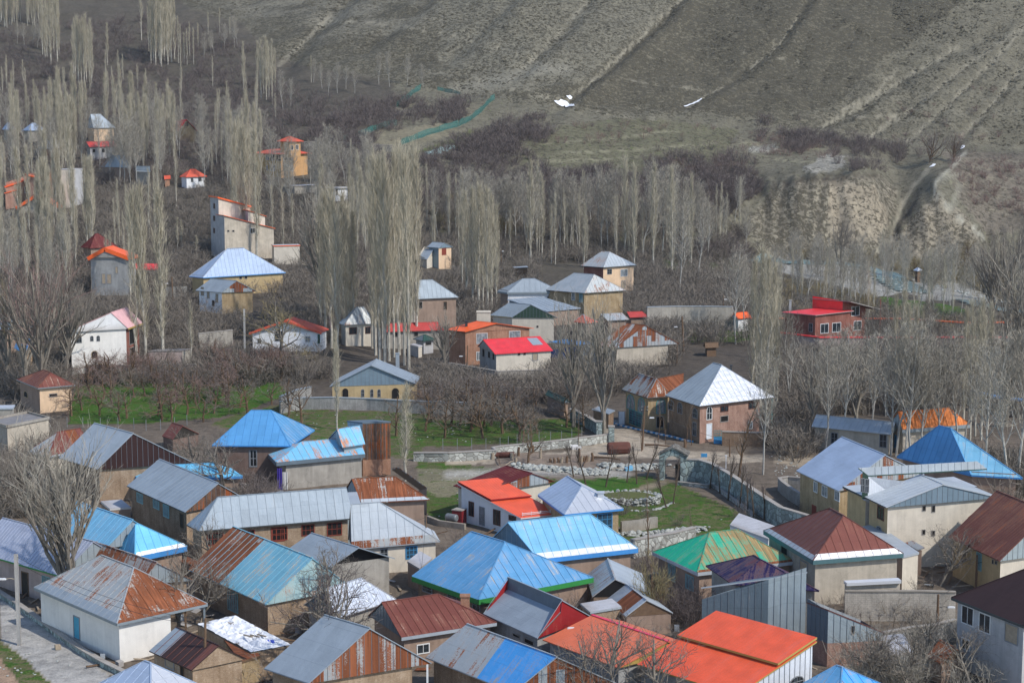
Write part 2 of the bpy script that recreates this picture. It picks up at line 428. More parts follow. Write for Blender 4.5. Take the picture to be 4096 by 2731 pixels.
D('brown_rust', m_roof, (.17, .065, .05), .3, .1, .6, rustcol=(.2, .055, .025), run=.1)
D('brown_streak', m_roof, (.185, .06, .045), .18, .1, .6, rustcol=(.5, .42, .36), run=.05)
D('brown_dark', m_roof, (.055, .03, .028), .0, .1, .6)
D('maroon', m_roof, (.13, .022, .022), .2, .1, .6, rustcol=(.1, .06, .05))
D('maroon_red', m_roof, (.30, .02, .022), .12, .1, .55, rustcol=(.1, .02, .02))
D('green', m_roof, (.018, .42, .25), .25, .05, .5, rustcol=(.24, .17, .08))
D('green_worn', m_roof, (.02, .42, .26), .52, .05, .55, rustcol=(.24, .17, .08), run=.15)
D('purple', m_roof, (.022, .016, .075), .4, .1, .6, rustcol=(.085, .035, .045))
D('green_dark', m_roof, (.03, .075, .06), .1, .05, .6)
D('cream_sheet', m_roof, (.68, .60, .36), 0, .05, .5)
D('blue_fascia', m_roof, (.07, .28, .62), 0, .05, .5, pw=1.2, ph=3)
D('green_fascia', m_roof, (.04, .25, .06), .05, .05, .5, pw=1.2, ph=3)
D('teal_fascia', m_plain, (.08, .16, .17), .6)
D('grey_fascia', m_plain, (.26, .30, .32), .55, .2)
D('dark_fascia', m_plain, (.06, .065, .065), .7)
D('gold_fascia', m_plain, (.42, .29, .08), .7)
D('white_flash', m_roof, (.85, .85, .84), 0, .3, .4, wav=.5, var=.06, fade=.1)
D('rust_flash', m_roof, (.45, .42, .38), .7, .1, .6)
D('pink_ridge', m_plain, (.75, .06, .12), .5)
D('timber', m_plain, (.16, .10, .06), .85, 0, .4)
D('timber_pale', m_plain, (.36, .29, .21), .85, 0, .35)
D('white_paint', m_plain, (.74, .74, .73), .5)
# walls
D('plaster_white', m_wall, (.78, .75, .69), .12, low=(.52, .36, .2), lowz=.6)
D('plaster_clean', m_wall, (.78, .78, .77), .1)
D('plaster_cream', m_wall, (.66, .59, .48), .2)
D('plaster_peach', m_wall, (.76, .54, .35), .16)
D('plaster_yellow', m_wall, (.58, .40, .19), .15)
D('plaster_orange', m_wall, (.60, .35, .16), .15)
D('plaster_pink', m_wall, (.46, .36, .32), .3)
D('plaster_grey', m_wall, (.50, .49, .48), .3)
D('cement', m_wall, (.42, .385, .33), .42)
D('cement_grey', m_wall, (.36, .36, .35), .35)
D('cement_warm', m_wall, (.55, .48, .38), .35)
D('adobe', m_wall, (.37, .265, .2), .35)
D('adobe_dark', m_wall, (.22, .15, .12), .35)
D('ochre', m_wall, (.52, .39, .21), .25)
D('brick_tan', m_brick, (.46, .31, .19), (.38, .25, .15), (.45, .39, .31))
D('brick_ochre', m_brick, (.50, .35, .18), (.43, .30, .16), (.46, .38, .27))
D('brick_pink', m_brick, (.47, .27, .20), (.40, .22, .165), (.42, .32, .26))
D('brick_brown', m_brick, (.30, .19, .12), (.24, .15, .10), (.33, .27, .2))
D('brick_red', m_brick, (.33, .105, .075), (.26, .085, .06), (.3, .19, .15))
D('brick_orange', m_brick, (.50, .25, .15), (.44, .215, .13), (.42, .3, .22))
D('brick_white', m_brick, (.62, .56, .47), (.56, .5, .42), (.40, .35, .29), .4, .19)
D('block_grey', m_brick, (.40, .39, .36), (.35, .34, .32), (.44, .42, .39), .4, .2)
D('stone_blue', m_stone, (.34, .40, .37), 1.5, (.15, .16, .15))
D('stone_pale', m_stone, (.46, .465, .42), 1.5, (.24, .23, .2))
D('stone_dark', m_stone, (.2, .19, .17), 2.2, (.2, .18, .15))
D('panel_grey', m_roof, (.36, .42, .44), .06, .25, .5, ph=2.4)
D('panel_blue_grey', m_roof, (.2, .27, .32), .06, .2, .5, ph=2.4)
D('panel_shade', m_roof, (.13, .17, .20), .06, .2, .5, ph=2.4)  # darker copy of the grey panel; shade of left-hand faces put into the colour
D('panel_rust', m_roof, (.40, .44, .46), .66, .1, .6, ph=7, run=.06, pw=.72, var=.5, wnw=.6)
D('panel_rust_some', m_roof, (.40, .44, .46), .46, .15, .55, ph=3, run=.08, wnw=.5)
D('panel_brown', m_roof, (.045, .021, .019), 0, .05, .65, ph=3, pw=1.1)
D('panel_rust_dark', m_roof, (.085, .045, .032), .45, .1, .6, ph=5, rustcol=(.22, .06, .018), run=.05)
D('panel_green', m_roof, (.035, .07, .05), 0, .1, .6)
D('panel_white', m_corr, (.70, .72, .74), .45, .2, .12)
D('tarp_blue', m_plain, (.03, .11, .33), .6)
D('concrete', m_wall, (.45, .43, .40), .3)
D('concrete_roof', m_wall, (.52, .52, .54), .3)
D('asphalt_roof', m_wall, (.26, .25, .25), .3)
# openings
D('glass', m_glass)
D('glass_blue', m_glass, (.03, .06, .09))
D('glass_pale', m_glass, (.16, .18, .19), .25)
D('dark_hole', m_plain, (.012, .011, .011), .9)  # near-black colour stands in for the shade inside open gables and window holes
D('frame_brown', m_plain, (.12, .045, .03), .7)
D('frame_red', m_plain, (.24, .05, .03), .7)
D('frame_white', m_plain, (.72, .72, .70), .6)
D('frame_blue', m_plain, (.06, .28, .52), .6)
D('frame_teal', m_plain, (.05, .26, .25), .6)
D('frame_paleteal', m_plain, (.2, .4, .42), .7)
D('frame_grey', m_plain, (.25, .26, .27), .6)
D('door_blue', m_plain, (.06, .32, .46), .65)
D('door_white', m_plain, (.66, .70, .74), .6)
D('door_dark', m_plain, (.03, .025, .02), .8)
D('steel_dark', m_plain, (.06, .065, .07), .5, .5)
# ------------------------------------------------------------------ the land sheet: where which ground lies
wu = UG + (fbm(XG / 7, YG / 7, 71) - .5) * 26; wv = VG + (fbm(XG / 7, YG / 7, 77) - .5) * 9
def inpoly(pts, pu=None, pv=None):
    pu = wu if pu is None else pu; pv = wv if pv is None else pv
    r = np.zeros(pu.shape, bool); n = len(pts)
    for i in range(n):
        (x0, y0), (x1, y1) = pts[i], pts[(i + 1) % n]
        if y0 == y1: continue
        c = ((y0 > pv) != (y1 > pv)) & (pu < (x1 - x0) * (pv - y0) / (y1 - y0) + x0)
        r ^= c
    return r
TINT = np.zeros(UG.shape + (3,)); GRASS = np.zeros(UG.shape); TUFT = np.zeros(UG.shape); STONE = np.zeros(UG.shape)
def lay(mask, col=None, grass=None, tuft=None, stone=None, k=1.0):
    if mask.dtype == bool: mask = mask.astype(float)
    mask = mask * k
    global TINT, GRASS, TUFT, STONE
    if col is not None: TINT = TINT * (1 - mask[..., None]) + np.array(col) * mask[..., None]
    if grass is not None: GRASS = GRASS * (1 - mask) + grass * mask
    if tuft is not None: TUFT = TUFT * (1 - mask) + tuft * mask
    if stone is not None: STONE = STONE * (1 - mask) + stone * mask
ones = np.ones(UG.shape)
lay(ones, (.17, .138, .108), .14, .25, .1)
dist = np.repeat(DR[:, None], len(UC), 1)
lay(np.clip((dist - 255) / 60, 0, 1), (.095, .08, .066), .18, .4, 0)
lay(np.clip((dist - 430) / 60, 0, 1), (.10, .088, .07), .22, .45, 0)
big = fbm(XG / 60, YG / 60, 91); mid = fbm(XG / 18, YG / 18, 95)
# the mountain side
FOOT = [(-600,-50),(395,-20),(440,25),(560,60),(640,140),(735,160),(900,190),(1000,200),(1140,225),(1290,245),(1420,268),(1600,262),(1760,285),(1930,320),(2140,330),(2352,338),(3000,340)]
footv = np.interp(wu, [a for a, b in FOOT], [b for a, b in FOOT])
hill = np.clip((footv - wv) / 8, 0, 1)
# terraces below the foot: dry grass
lay(np.clip((dist - 560) / 40, 0, 1) * (wu > 900), (.165, .152, .112), .24, .7, 0)
lay(hill, (.165, .151, .11), 0, .95, 0)
lay(hill * np.clip((big - .52) * 6, 0, 1), (.19, .176, .134), 0, .75, 0)
lay(hill * np.clip((mid - .56) * 8, 0, 1), (.148, .135, .097), 0, 1.0, 0)
lay(hill * np.clip((wu - 1900) / 250, 0, 1), None, None, .72, 0)
lay(hill * inpoly([(1000,-40),(1560,-40),(1480,60),(1330,190),(1160,215),(1010,140)]), (.18, .167, .125), 0, .85, 0)
lay(hill * inpoly([(1560,0),(2250,-20),(2050,120),(1900,250),(1720,265),(1330,235)]), (.146, .132, .094), 0, 1.05, 0)
def stroke(pts, w, col, k=1.0, **kw):
    d, s, t = seg_dist(wu * .45 + UG * .55, wv * .45 + VG * .55, pts)
    lay(np.clip(1.3 - d / w, 0, 1) * k, col, **kw)
PALE = (.29, .265, .20)
for pts, w in [([(1300,236),(1400,150),(1480,80),(1575,-10)],4.5), ([(1580,248),(1660,200)],3), ([(1720,165),(1790,100),(1835,40)],4), ([(1850,312),(1960,255),(2080,180),(2200,110)],5),
               ([(1165,185),(1230,130),(1300,60),(1345,10)],4), ([(640,150),(690,105),(760,35)],7), ([(1990,320),(2100,250),(2220,150),(2352,60)],5), ([(2080,330),(2180,240),(2290,130),(2380,40)],5),
               ([(2200,325),(2270,250),(2352,150)],6), ([(1930,255),(2010,215),(2060,160)],5), ([(2000,318),(2060,262)],4),
               ([(920,60),(1000,75),(1110,95),(1190,130),(1260,150),(1330,165)],2.2), ([(760,50),(850,52),(920,65)],2), ([(1160,200),(1290,230),(1390,262),(1500,275)],2.2),
               ([(1230,185),(1330,195),(1400,215)],2), ([(1420,180),(1530,200),(1620,205)],1.8), ([(1700,120),(1850,145)],1.6), ([(1480,130),(1560,140)],1.6),
               ([(1930,260),(1980,268),(2060,265)],3)]:
    stroke(pts, w * .7, PALE, .7, tuft=.35, grass=0)
stroke([(1040,205),(1130,190),(1230,160),(1300,158)], 16, (.215, .203, .16), .8, tuft=.2, grass=0)
# scrub bands, terraces and the landslip above the river
lay(inpoly([(1060,330),(1290,290),(1420,270),(1560,280),(1700,300),(1640,400),(1480,410),(1250,385),(1080,370)]), (.155, .145, .095), .30, .75, 0)
for i, (a, b) in enumerate([((1250,330),(1560,300)),((1290,352),(1640,330)),((1220,372),(1500,358)),((1700,330),(1900,345)),((1740,362),(1880,372)),((2180,378),(2360,392)),((2170,398),(2360,412)),((2180,418),(2360,436)),((2195,440),(2360,458)),((2205,458),(2360,476)),((2180,362),(2360,370)),((2240,478),(2360,492))]):
    stroke([a, ((a[0] + b[0]) / 2, (a[1] + b[1]) / 2 + 3), b], 2.4, (.30, .28, .19), .7, grass=.3)
lay(inpoly([(2170,350),(2400,350),(2400,520),(2270,540),(2200,450)]), (.17, .14, .115), .08, .8, 0, k=.55)
CLIFF1 = [(1722,500),(1769,436),(1822,417),(1930,408),(2020,402),(2056,439),(2052,498),(2029,573),(2000,592),(1801,592),(1740,560)]
lay(inpoly(CLIFF1), (.26, .233, .175), 0, 1.0, 0)
lay(inpoly([(1905,425),(2010,425),(2045,500),(2010,560),(1920,560),(1890,500)]), (.29, .25, .185), 0, .8, 0)
lay(inpoly([(2051,560),(2100,500),(2150,450),(2215,490),(2257,545),(2231,600),(2080,600)]), (.26, .228, .17), 0, .9, 0)
lay(inpoly([(1845,385),(1900,352),(1945,360),(1935,385),(1870,398)]), (.31, .295, .25), 0, .7, .2)
lay(inpoly([(1725,340),(1760,330),(1790,340),(1770,352),(1735,352)]), (.29, .28, .235), 0, .7, .2)
stroke([(2215,352),(2180,390),(2152,415),(2150,440),(2175,470),(2215,510),(2262,545)], 3.6, (.36, .345, .28), .9, tuft=.1)
stroke([(2135,385),(2100,425),(2065,480),(2052,545),(2015,585)], 5, (.34, .31, .235), .8, tuft=.15)
stroke([(2160,410),(2205,400),(2200,440),(2185,480)], 8, (.30, .29, .23), .5, tuft=.3)
stroke([(1740,440),(1820,412),(1900,404),(2010,400)], 3, (.07, .06, .045), .8, tuft=.3)  # dark line along the cliff top paints in the shade of an overhang
# floor of the valley
lay(inpoly([(0,300),(560,300),(700,330),(640,470),(560,520),(0,520)]), (.10, .088, .07), .12, .4, 0, k=.7)
lay(inpoly([(955,348),(1090,296),(1160,315),(1044,340),(990,352)]), (.15, .15, .075), .45, .3, 0)
lay(inpoly([(860,300),(1000,285),(1075,300),(960,330),(860,332)]), (.2, .18, .125), .15, .4, 0)
lay(inpoly([(1490,585),(1600,582),(1700,598),(1690,618),(1560,622),(1480,610)]), (.10, .15, .05), .62, .1, 0)
lay(inpoly([(985,480),(1240,490),(1650,520),(1690,580),(1240,560),(1000,540)]), (.10, .095, .06), .25, .4, 0)
lay(inpoly([(1540,612),(1700,616),(1800,640),(1600,640)]), (.36, .34, .28), 0, .1, .6, k=.6)
GRAV = (.31, .30, .27)
lay(inpoly([(1770,590),(1850,600),(1930,606),(2030,622),(2075,672),(2010,684),(1900,650),(1790,625)]), GRAV, 0, .05, .8)
lay(inpoly([(2100,640),(2200,650),(2290,690),(2280,700),(2230,690),(2120,690),(2090,672)]), GRAV, 0, .1, .7, k=.8)
lay(inpoly([(2026,682),(2110,690),(2225,711),(2285,741),(2200,745),(2060,728)]), (.08, .15, .03), .8, 0, 0)
lay(inpoly([(2110,700),(2200,705),(2240,730),(2120,720)]), (.12, .14, .06), .6, .2, .1)
lay(inpoly([(1560,755),(1680,752),(1760,765),(1700,785),(1580,785)]), (.09, .13, .035), .6, .2, 0)
# orchards and gardens
lay(inpoly([(160,888),(320,872),(640,876),(655,905),(560,945),(480,962),(300,972),(160,975)]), (.09, .13, .03), .74, .15, .05)
lay(inpoly([(560,945),(655,925),(760,945),(985,945),(985,1010),(960,1060),(640,1010),(480,975)]), (.16, .15, .08), .5, .3, .1)
lay(inpoly([(960,965),(1330,962),(1345,985),(1300,1012),(1000,1025),(950,1020)]), (.12, .13, .05), .58, .25, .15)
lay(inpoly([(955,1060),(1115,1072),(1180,1085),(1300,1100),(1500,1095),(1560,1110),(1745,1195),(1720,1215),(1420,1235),(980,1195)]), (.13, .14, .06), .56, .25, .12)
lay(inpoly([(1285,1110),(1420,1098),(1480,1112),(1450,1150),(1320,1150)]), (.07, .14, .025), .88, .1, .1)
lay(inpoly([(960,1075),(1090,1080),(1120,1120),(1010,1140),(965,1120)]), (.22, .20, .13), .35, .4, .4)
stroke([(1380,1165),(1460,1125),(1530,1108)], 7, (.30, .24, .18), .8, grass=.1)
lay(inpoly([(1430,1180),(1640,1150),(1745,1195),(1650,1225),(1430,1240)]), (.17, .16, .08), .55, .3, .1)
# lanes
DIRT = (.40, .34, .265)
lay(inpoly([(1020,1052),(1300,1036),(1400,1015),(1385,985),(1425,978),(1480,1000),(1570,1035),(1750,1044),(1760,1062),(1560,1058),(1430,1046),(1300,1050),(1160,1062),(1030,1070)]), DIRT, .02, .05, .1)
lay(inpoly([(1350,955),(1420,965),(1435,985),(1385,985)]), (.22, .22, .22), 0, .05, 0)
lay(inpoly([(1780,1040),(1870,1050),(1860,1075),(1780,1062)]), (.33, .27, .2), 0, .1, .1)
stroke([(1030,1090),(1200,1082),(1330,1080),(1440,1090)], 12, (.42, .40, .36), .7, stone=.95, grass=.1)
lay(inpoly([(1130,1045),(1240,1040),(1400,1050),(1420,1075),(1150,1078)]), (.24, .19, .15), .05, .3, .2)
lay(inpoly([(0,1372),(40,1390),(120,1448),(285,1580),(150,1600),(60,1520),(0,1470)], UG, VG), (.40, .385, .36), 0, .02, .05)
lay(inpoly([(-300,1400),(0,1466),(60,1515),(150,1600),(-300,1800)], wu * .4 + UG * .6, wv * .4 + VG * .6), (.19, .17, .09), .5, .3, .2)
lay(inpoly([(-300,1500),(0,1512),(35,1560),(60,1600),(-300,1700)]), (.36, .25, .175), .15, .1, .1)
lay(inpoly([(0,1366),(30,1372),(110,1430),(270,1555),(250,1552),(100,1440)], UG, VG), (.36, .33, .28), .15, .1, .5)

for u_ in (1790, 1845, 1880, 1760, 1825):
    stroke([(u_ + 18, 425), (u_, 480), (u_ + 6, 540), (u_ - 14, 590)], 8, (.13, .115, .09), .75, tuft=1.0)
stroke([(1800,424),(1835,416),(1900,412),(1960,410),(2015,405)], 4, (.055, .045, .035), .9, tuft=.3)  # second dark line, overhang shade painted along the cliff top
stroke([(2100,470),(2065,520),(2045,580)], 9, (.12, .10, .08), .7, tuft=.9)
def build_land():
    nd, nu = XG.shape
    V = np.stack([XG, YG, ZG], -1).reshape(-1, 3).astype(np.float32)
    i = np.arange(nd - 1)[:, None] * nu + np.arange(nu - 1)[None, :]
    F = np.stack([i, i + 1, i + 1 + nu, i + nu], -1).reshape(-1, 4).astype(np.int32)
    me = bpy.data.meshes.new('ground')
    me.vertices.add(len(V)); me.vertices.foreach_set('co', V.ravel())
    me.loops.add(F.size); me.loops.foreach_set('vertex_index', F.ravel())
    me.polygons.add(len(F)); me.polygons.foreach_set('loop_start', np.arange(0, F.size, 4, dtype=np.int32))
    me.polygons.foreach_set('use_smooth', np.ones(len(F), bool))
    me.update(calc_edges=True)
    a = me.attributes.new('tint', 'FLOAT_COLOR', 'POINT')
    a.data.foreach_set('color', np.concatenate([TINT, np.ones(UG.shape + (1,))], -1).astype(np.float32).ravel())
    for nm, arr in (('grass', GRASS), ('tuft', TUFT), ('stone', STONE)):
        a = me.attributes.new(nm, 'FLOAT', 'POINT'); a.data.foreach_set('value', arr.astype(np.float32).ravel())
    o = bpy.data.objects.new('ground', me); COL.objects.link(o); o['kind'] = 'structure'
    t = NT('ground'); p = t.pos()
    at = lambda n: t.n('Attribute', attribute_name=n)
    tint = at('tint').outputs['Color']; gr = at('grass').outputs['Fac']; tf = at('tuft').outputs['Fac']; st = at('stone').outputs['Fac']
    n1 = t.noise(p, .09, 4); n2 = t.noise(p, .7, 5, .65); n3 = t.noise(p, 4.5, 4, .7)
    v = t.math('ADD', t.math('MULTIPLY', n1, .25), t.math('ADD', t.math('MULTIPLY', n2, .45), t.math('MULTIPLY', n3, .3)))
    col = t.mix(t.ramp(v, .33, .67), (.55, .55, .55), (1.35, 1.33, 1.3)); col = t.mix(1.0, tint, col, 'MULTIPLY')
    # dark cushion plants and dry tufts
    tn = t.noise(t.mapv(p, (1, .8, 1.3)), .5, 6, .7); tn2 = t.noise(p, 1.1, 4, .7)
    tq = t.math('ADD', t.math('MULTIPLY', tn, .6), t.math('MULTIPLY', tn2, .4))
    th = t.math('SUBTRACT', .71, t.math('MULTIPLY', tf, .22))
    tm = t.ramp(t.math('SUBTRACT', tq, th), -.03, .05)
    col = t.mix(t.math('MULTIPLY', tm, .85), col, t.mix(n3, (.045, .04, .03), (.10, .088, .06)))
    # grass
    gq = t.math('ADD', gr, t.math('ADD', t.math('MULTIPLY', t.math('SUBTRACT', n2, .5), 1.5), t.math('MULTIPLY', t.math('SUBTRACT', n3, .5), .35)))
    gm = t.ramp(gq, .36, .66)
    gcol = t.mix(t.ramp(t.math('ADD', n2, t.math('MULTIPLY', t.math('SUBTRACT', gr, .5), .5)), .35, .75), (.15, .155, .05), (.055, .15, .018))
    gcol = t.mix(t.ramp(n3, .35, .75), gcol, (.026, .06, .012))
    col = t.mix(t.math('MULTIPLY', gm, t.ramp(gr, .04, .25)), col, gcol)
    # loose stones
    vo = t.n('TexVoronoi', i_Vector=p); vo.inputs['Scale'].default_value = 2.2
    pick = t.n('RGBToBW', i_0=vo.outputs['Color']).outputs[0]
    sm = t.math('MULTIPLY', t.ramp(vo.outputs['Distance'], .30, .2), t.math('GREATER_THAN', st, t.math('ADD', .12, t.math('MULTIPLY', pick, 1.1))))
    col = t.mix(sm, col, t.mix(n3, (.36, .37, .35), (.62, .61, .57)))
    t.bump(t.math('ADD', t.math('ADD', n2, t.math('MULTIPLY', n3, .4)), t.math('ADD', t.math('MULTIPLY', tm, .9), t.math('MULTIPLY', gm, .3))), .7, .35)
    me.materials.append(t.fin(col, .95, 0, .1))
    # cover under the sheet so that it is a body of earth
build_land()

def ribbon(name, pts, widths, dz, mat, kind='structure', step=3.0):
    """strip draped on the land; pts in the 2352 view, widths in metres"""
    P = [hitW(*p) for p in pts]
    out = []
    for i in range(len(P) - 1):
        n = max(2, int((P[i + 1] - P[i]).length / step))
        for k in range(n):
            f = k / n; out.append((P[i].lerp(P[i + 1], f), widths[i] * (1 - f) + widths[i + 1] * f))
    out.append((P[-1], widths[-1]))
    b = MB(); prev = None
    for i, (p, w) in enumerate(out):
        d = (out[min(i + 1, len(out) - 1)][0] - out[max(i - 1, 0)][0]); d.z = 0; d.normalize(); nrm = Vector((-d.y, d.x, 0))
        row = []
        for s in (-1, -.33, .33, 1):
            q = p + nrm * (w / 2 * s * (1 + .25 * math.sin(i * 1.7 + s))); row.append(Vector((q.x, q.y, zt(q.x, q.y) + dz)))
        if prev:
            for k in range(3): b.poly([prev[k], row[k], row[k + 1], prev[k + 1]])
        prev = row
    o = b.build(name, mat); o['kind'] = kind
    return o
def m_water(name):
    t = NT(name); p = t.pos(); n = t.noise(t.mapv(p, (.5, .5, .5)), 1.0, 4, .7); f = t.noise(p, 1.6, 4, .7)
    col = t.mix(t.ramp(n, .35, .6), (.09, .17, .19), (.17, .27, .28)); col = t.mix(t.ramp(f, .6, .7), col, (.6, .65, .66))
    t.bump(f, .5, .1)
    return t.fin(col, .18, 0, .5)
D('river_water', m_water)
ribbon('river', [(1690,590),(1760,594),(1850,603),(1930,608),(1990,614),(2035,628),(2062,650),(2095,672)], [4,4,4,4,5,9,13,9], .3, 'river_water')
ribbon('river', [(2220,690),(2270,705),(2330,715),(2400,720)], [6,8,9,9], .3, 'river_water')
D('snow', m_plain, (.82, .83, .84), .7, 0, .06)
for pts, w in [([(1277,238),(1300,240),(1318,245)], [2,3.4,1]), ([(1305,228),(1312,224)], [1.5,1.2]), ([(1572,247),(1600,236),(1612,228)], [.8,1.5,.6]), ([(2140,384),(2146,378)], [1.6,1.2]), ([(2208,342),(2214,336)], [1.6,1.2])]:
    o = ribbon('snow_patch', pts, w, .35, 'snow', 'stuff', 1.0); o['label'] = 'patch of old snow in a gully at the mountain foot'
# ------------------------------------------------------------------ houses
UP = Vector((0, 0, 1))
FOOTS = []                                           # footprints, so that no tree grows through a house
def flat2(v): return Vector((v.x, v.y, 0))
def roof_face(b, pts, e, parts, seam, seam_mb, seam_m, th=.05, sw=.03, sh=.04):
    """one slope: pts in order (eave first edge), e = unit vector along the eave; parts = [(upto fraction, material slot)]"""
    o = pts[0]; n = (pts[1] - pts[0]).cross(pts[-1] - pts[0])
    if n.length < 1e-6: n = (pts[2] - pts[1]).cross(pts[0] - pts[1])
    n.normalize()
    if n.z < 0: n = -n
    s = n.cross(e).normalized()
    if s.z < 0: s = -s
    q = [((p - o).dot(e), (p - o).dot(s)) for p in pts]
    back = lambda c: o + e * c[0] + s * c[1]
    u0, u1 = min(c[0] for c in q), max(c[0] for c in q)
    lo = u0
    for fr, m in parts:
        hi = u0 + (u1 - u0) * fr
        c = q
        if lo > u0 + 1e-4: c = clip_u(c, lo, False)
        if hi < u1 - 1e-4: c = clip_u(c, hi, True)
        if len(c) >= 3: b.poly([back(k) for k in c], c, m)
        lo = hi
    if seam:
        k = math.ceil((u0 + .12) / seam)
        while k * seam < u1 - .1:
            u = k * seam; k += 1
            vs = []
            for a, c in zip(q, q[1:] + q[:1]):
                if (a[0] - u) * (c[0] - u) < 0: vs.append(a[1] + (c[1] - a[1]) * (u - a[0]) / (c[0] - a[0]))
            if len(vs) >= 2 and max(vs) - min(vs) > .25:
                A = back((u, min(vs) + .02)); Bq = back((u, max(vs) - .02))
                seam_mb.box((A + Bq) / 2 + n * sh / 2, (Bq - A) / 2, e * sw / 2, n * sh / 2, seam_m)
    return n

def window(root, c, along, out, w, h, style):
    """frame standing proud of the wall with its pane as a child"""
    st = {'brown': ('frame_brown', 'glass', 2, 1), 'white': ('frame_white', 'glass', 2, 1), 'blue': ('frame_blue', 'glass_blue', 3, 3), 'hole': ('cement_grey', 'dark_hole', 0, 0),
          'red': ('frame_red', 'dark_hole', 3, 2), 'teal': ('frame_teal', 'glass_blue', 4, 6), 'tealv': ('frame_paleteal', 'glass_pale', 5, 1), 'grey': ('frame_grey', 'glass', 2, 2), 'archw': ('frame_white', 'glass', 2, 2),
          'archg': ('frame_grey', 'glass', 2, 2), 'archt': ('frame_teal', 'glass_pale', 2, 1), 'pale': ('frame_white', 'glass_pale', 2, 1), 'board': ('frame_grey', 'timber_pale', 0, 0), 'redboard': ('frame_red', 'frame_red', 2, 0),
          'archd': ('ochre', 'dark_hole', 0, 0), 'surround': ('plaster_clean', 'glass_pale', 2, 1), 'door': ('frame_grey', 'door_blue', 0, 0), 'dwhite': ('frame_white', 'door_white', 0, 0), 'ddark': ('timber', 'door_dark', 0, 0), 'dgrille': ('frame_grey', 'glass_pale', 3, 4), 'dteal': ('frame_teal', 'panel_green', 0, 0), 'gate': ('frame_blue', 'frame_teal', 4, 2)}[style]
    fm, gm, nx, ny = st
    arch = style.startswith('arch')
    ft = min(.09, w * .12); dep = .06
    def outline(hw, hh, d):
        pts = [(-hw, -hh), (hw, -hh)]
        if arch:
            r = hw; top = hh - min(r, hh)
            pts += [(r * math.cos(a), top + min(r, hh) * math.sin(a)) for a in np.linspace(0, math.pi, 9)]
        else: pts += [(hw, hh), (-hw, hh)]
        return [c + along * x + UP * y + out * d for x, y in pts]
    b = MB(); o1 = outline(w / 2, h / 2, dep); o2 = outline(w / 2 - ft, h / 2 - ft, dep); o0 = outline(w / 2, h / 2, 0); o3 = outline(w / 2 - ft, h / 2 - ft, .012)
    n = len(o1)
    for k in range(n):
        j = (k + 1) % n
        b.poly([o1[k], o1[j], o2[j], o2[k]]); b.poly([o0[k], o0[j], o1[j], o1[k]]); b.poly([o2[k], o2[j], o3[j], o3[k]])
    for k in range(1, nx):
        x = -w / 2 + w * k / nx
        b.box(c + along * x + out * .035, along * .022, out * .022, UP * (h / 2 - ft))
    for k in range(1, ny):
        y = -h / 2 + h * k / ny
        b.box(c + UP * y + out * .033, along * (w / 2 - ft), out * .02, UP * .022)
    door = style in ('door', 'dwhite', 'ddark', 'dgrille', 'dteal', 'gate')
    f = b.build('door' if door else 'window', fm, root)
    f_loc = Vector((0, 0, 0))
    b = MB(); b.planar(outline(w / 2 - ft, h / 2 - ft, .015), along, UP)
    p = MBchild(b, 'leaf' if door else 'pane', gm, f, root)
    return f
def MBchild(b, name, mat, parent, root):
    """mesh child of a part (parts sit at their root's origin)"""
    o = b.build(name, mat, root); o.parent = parent
    return o

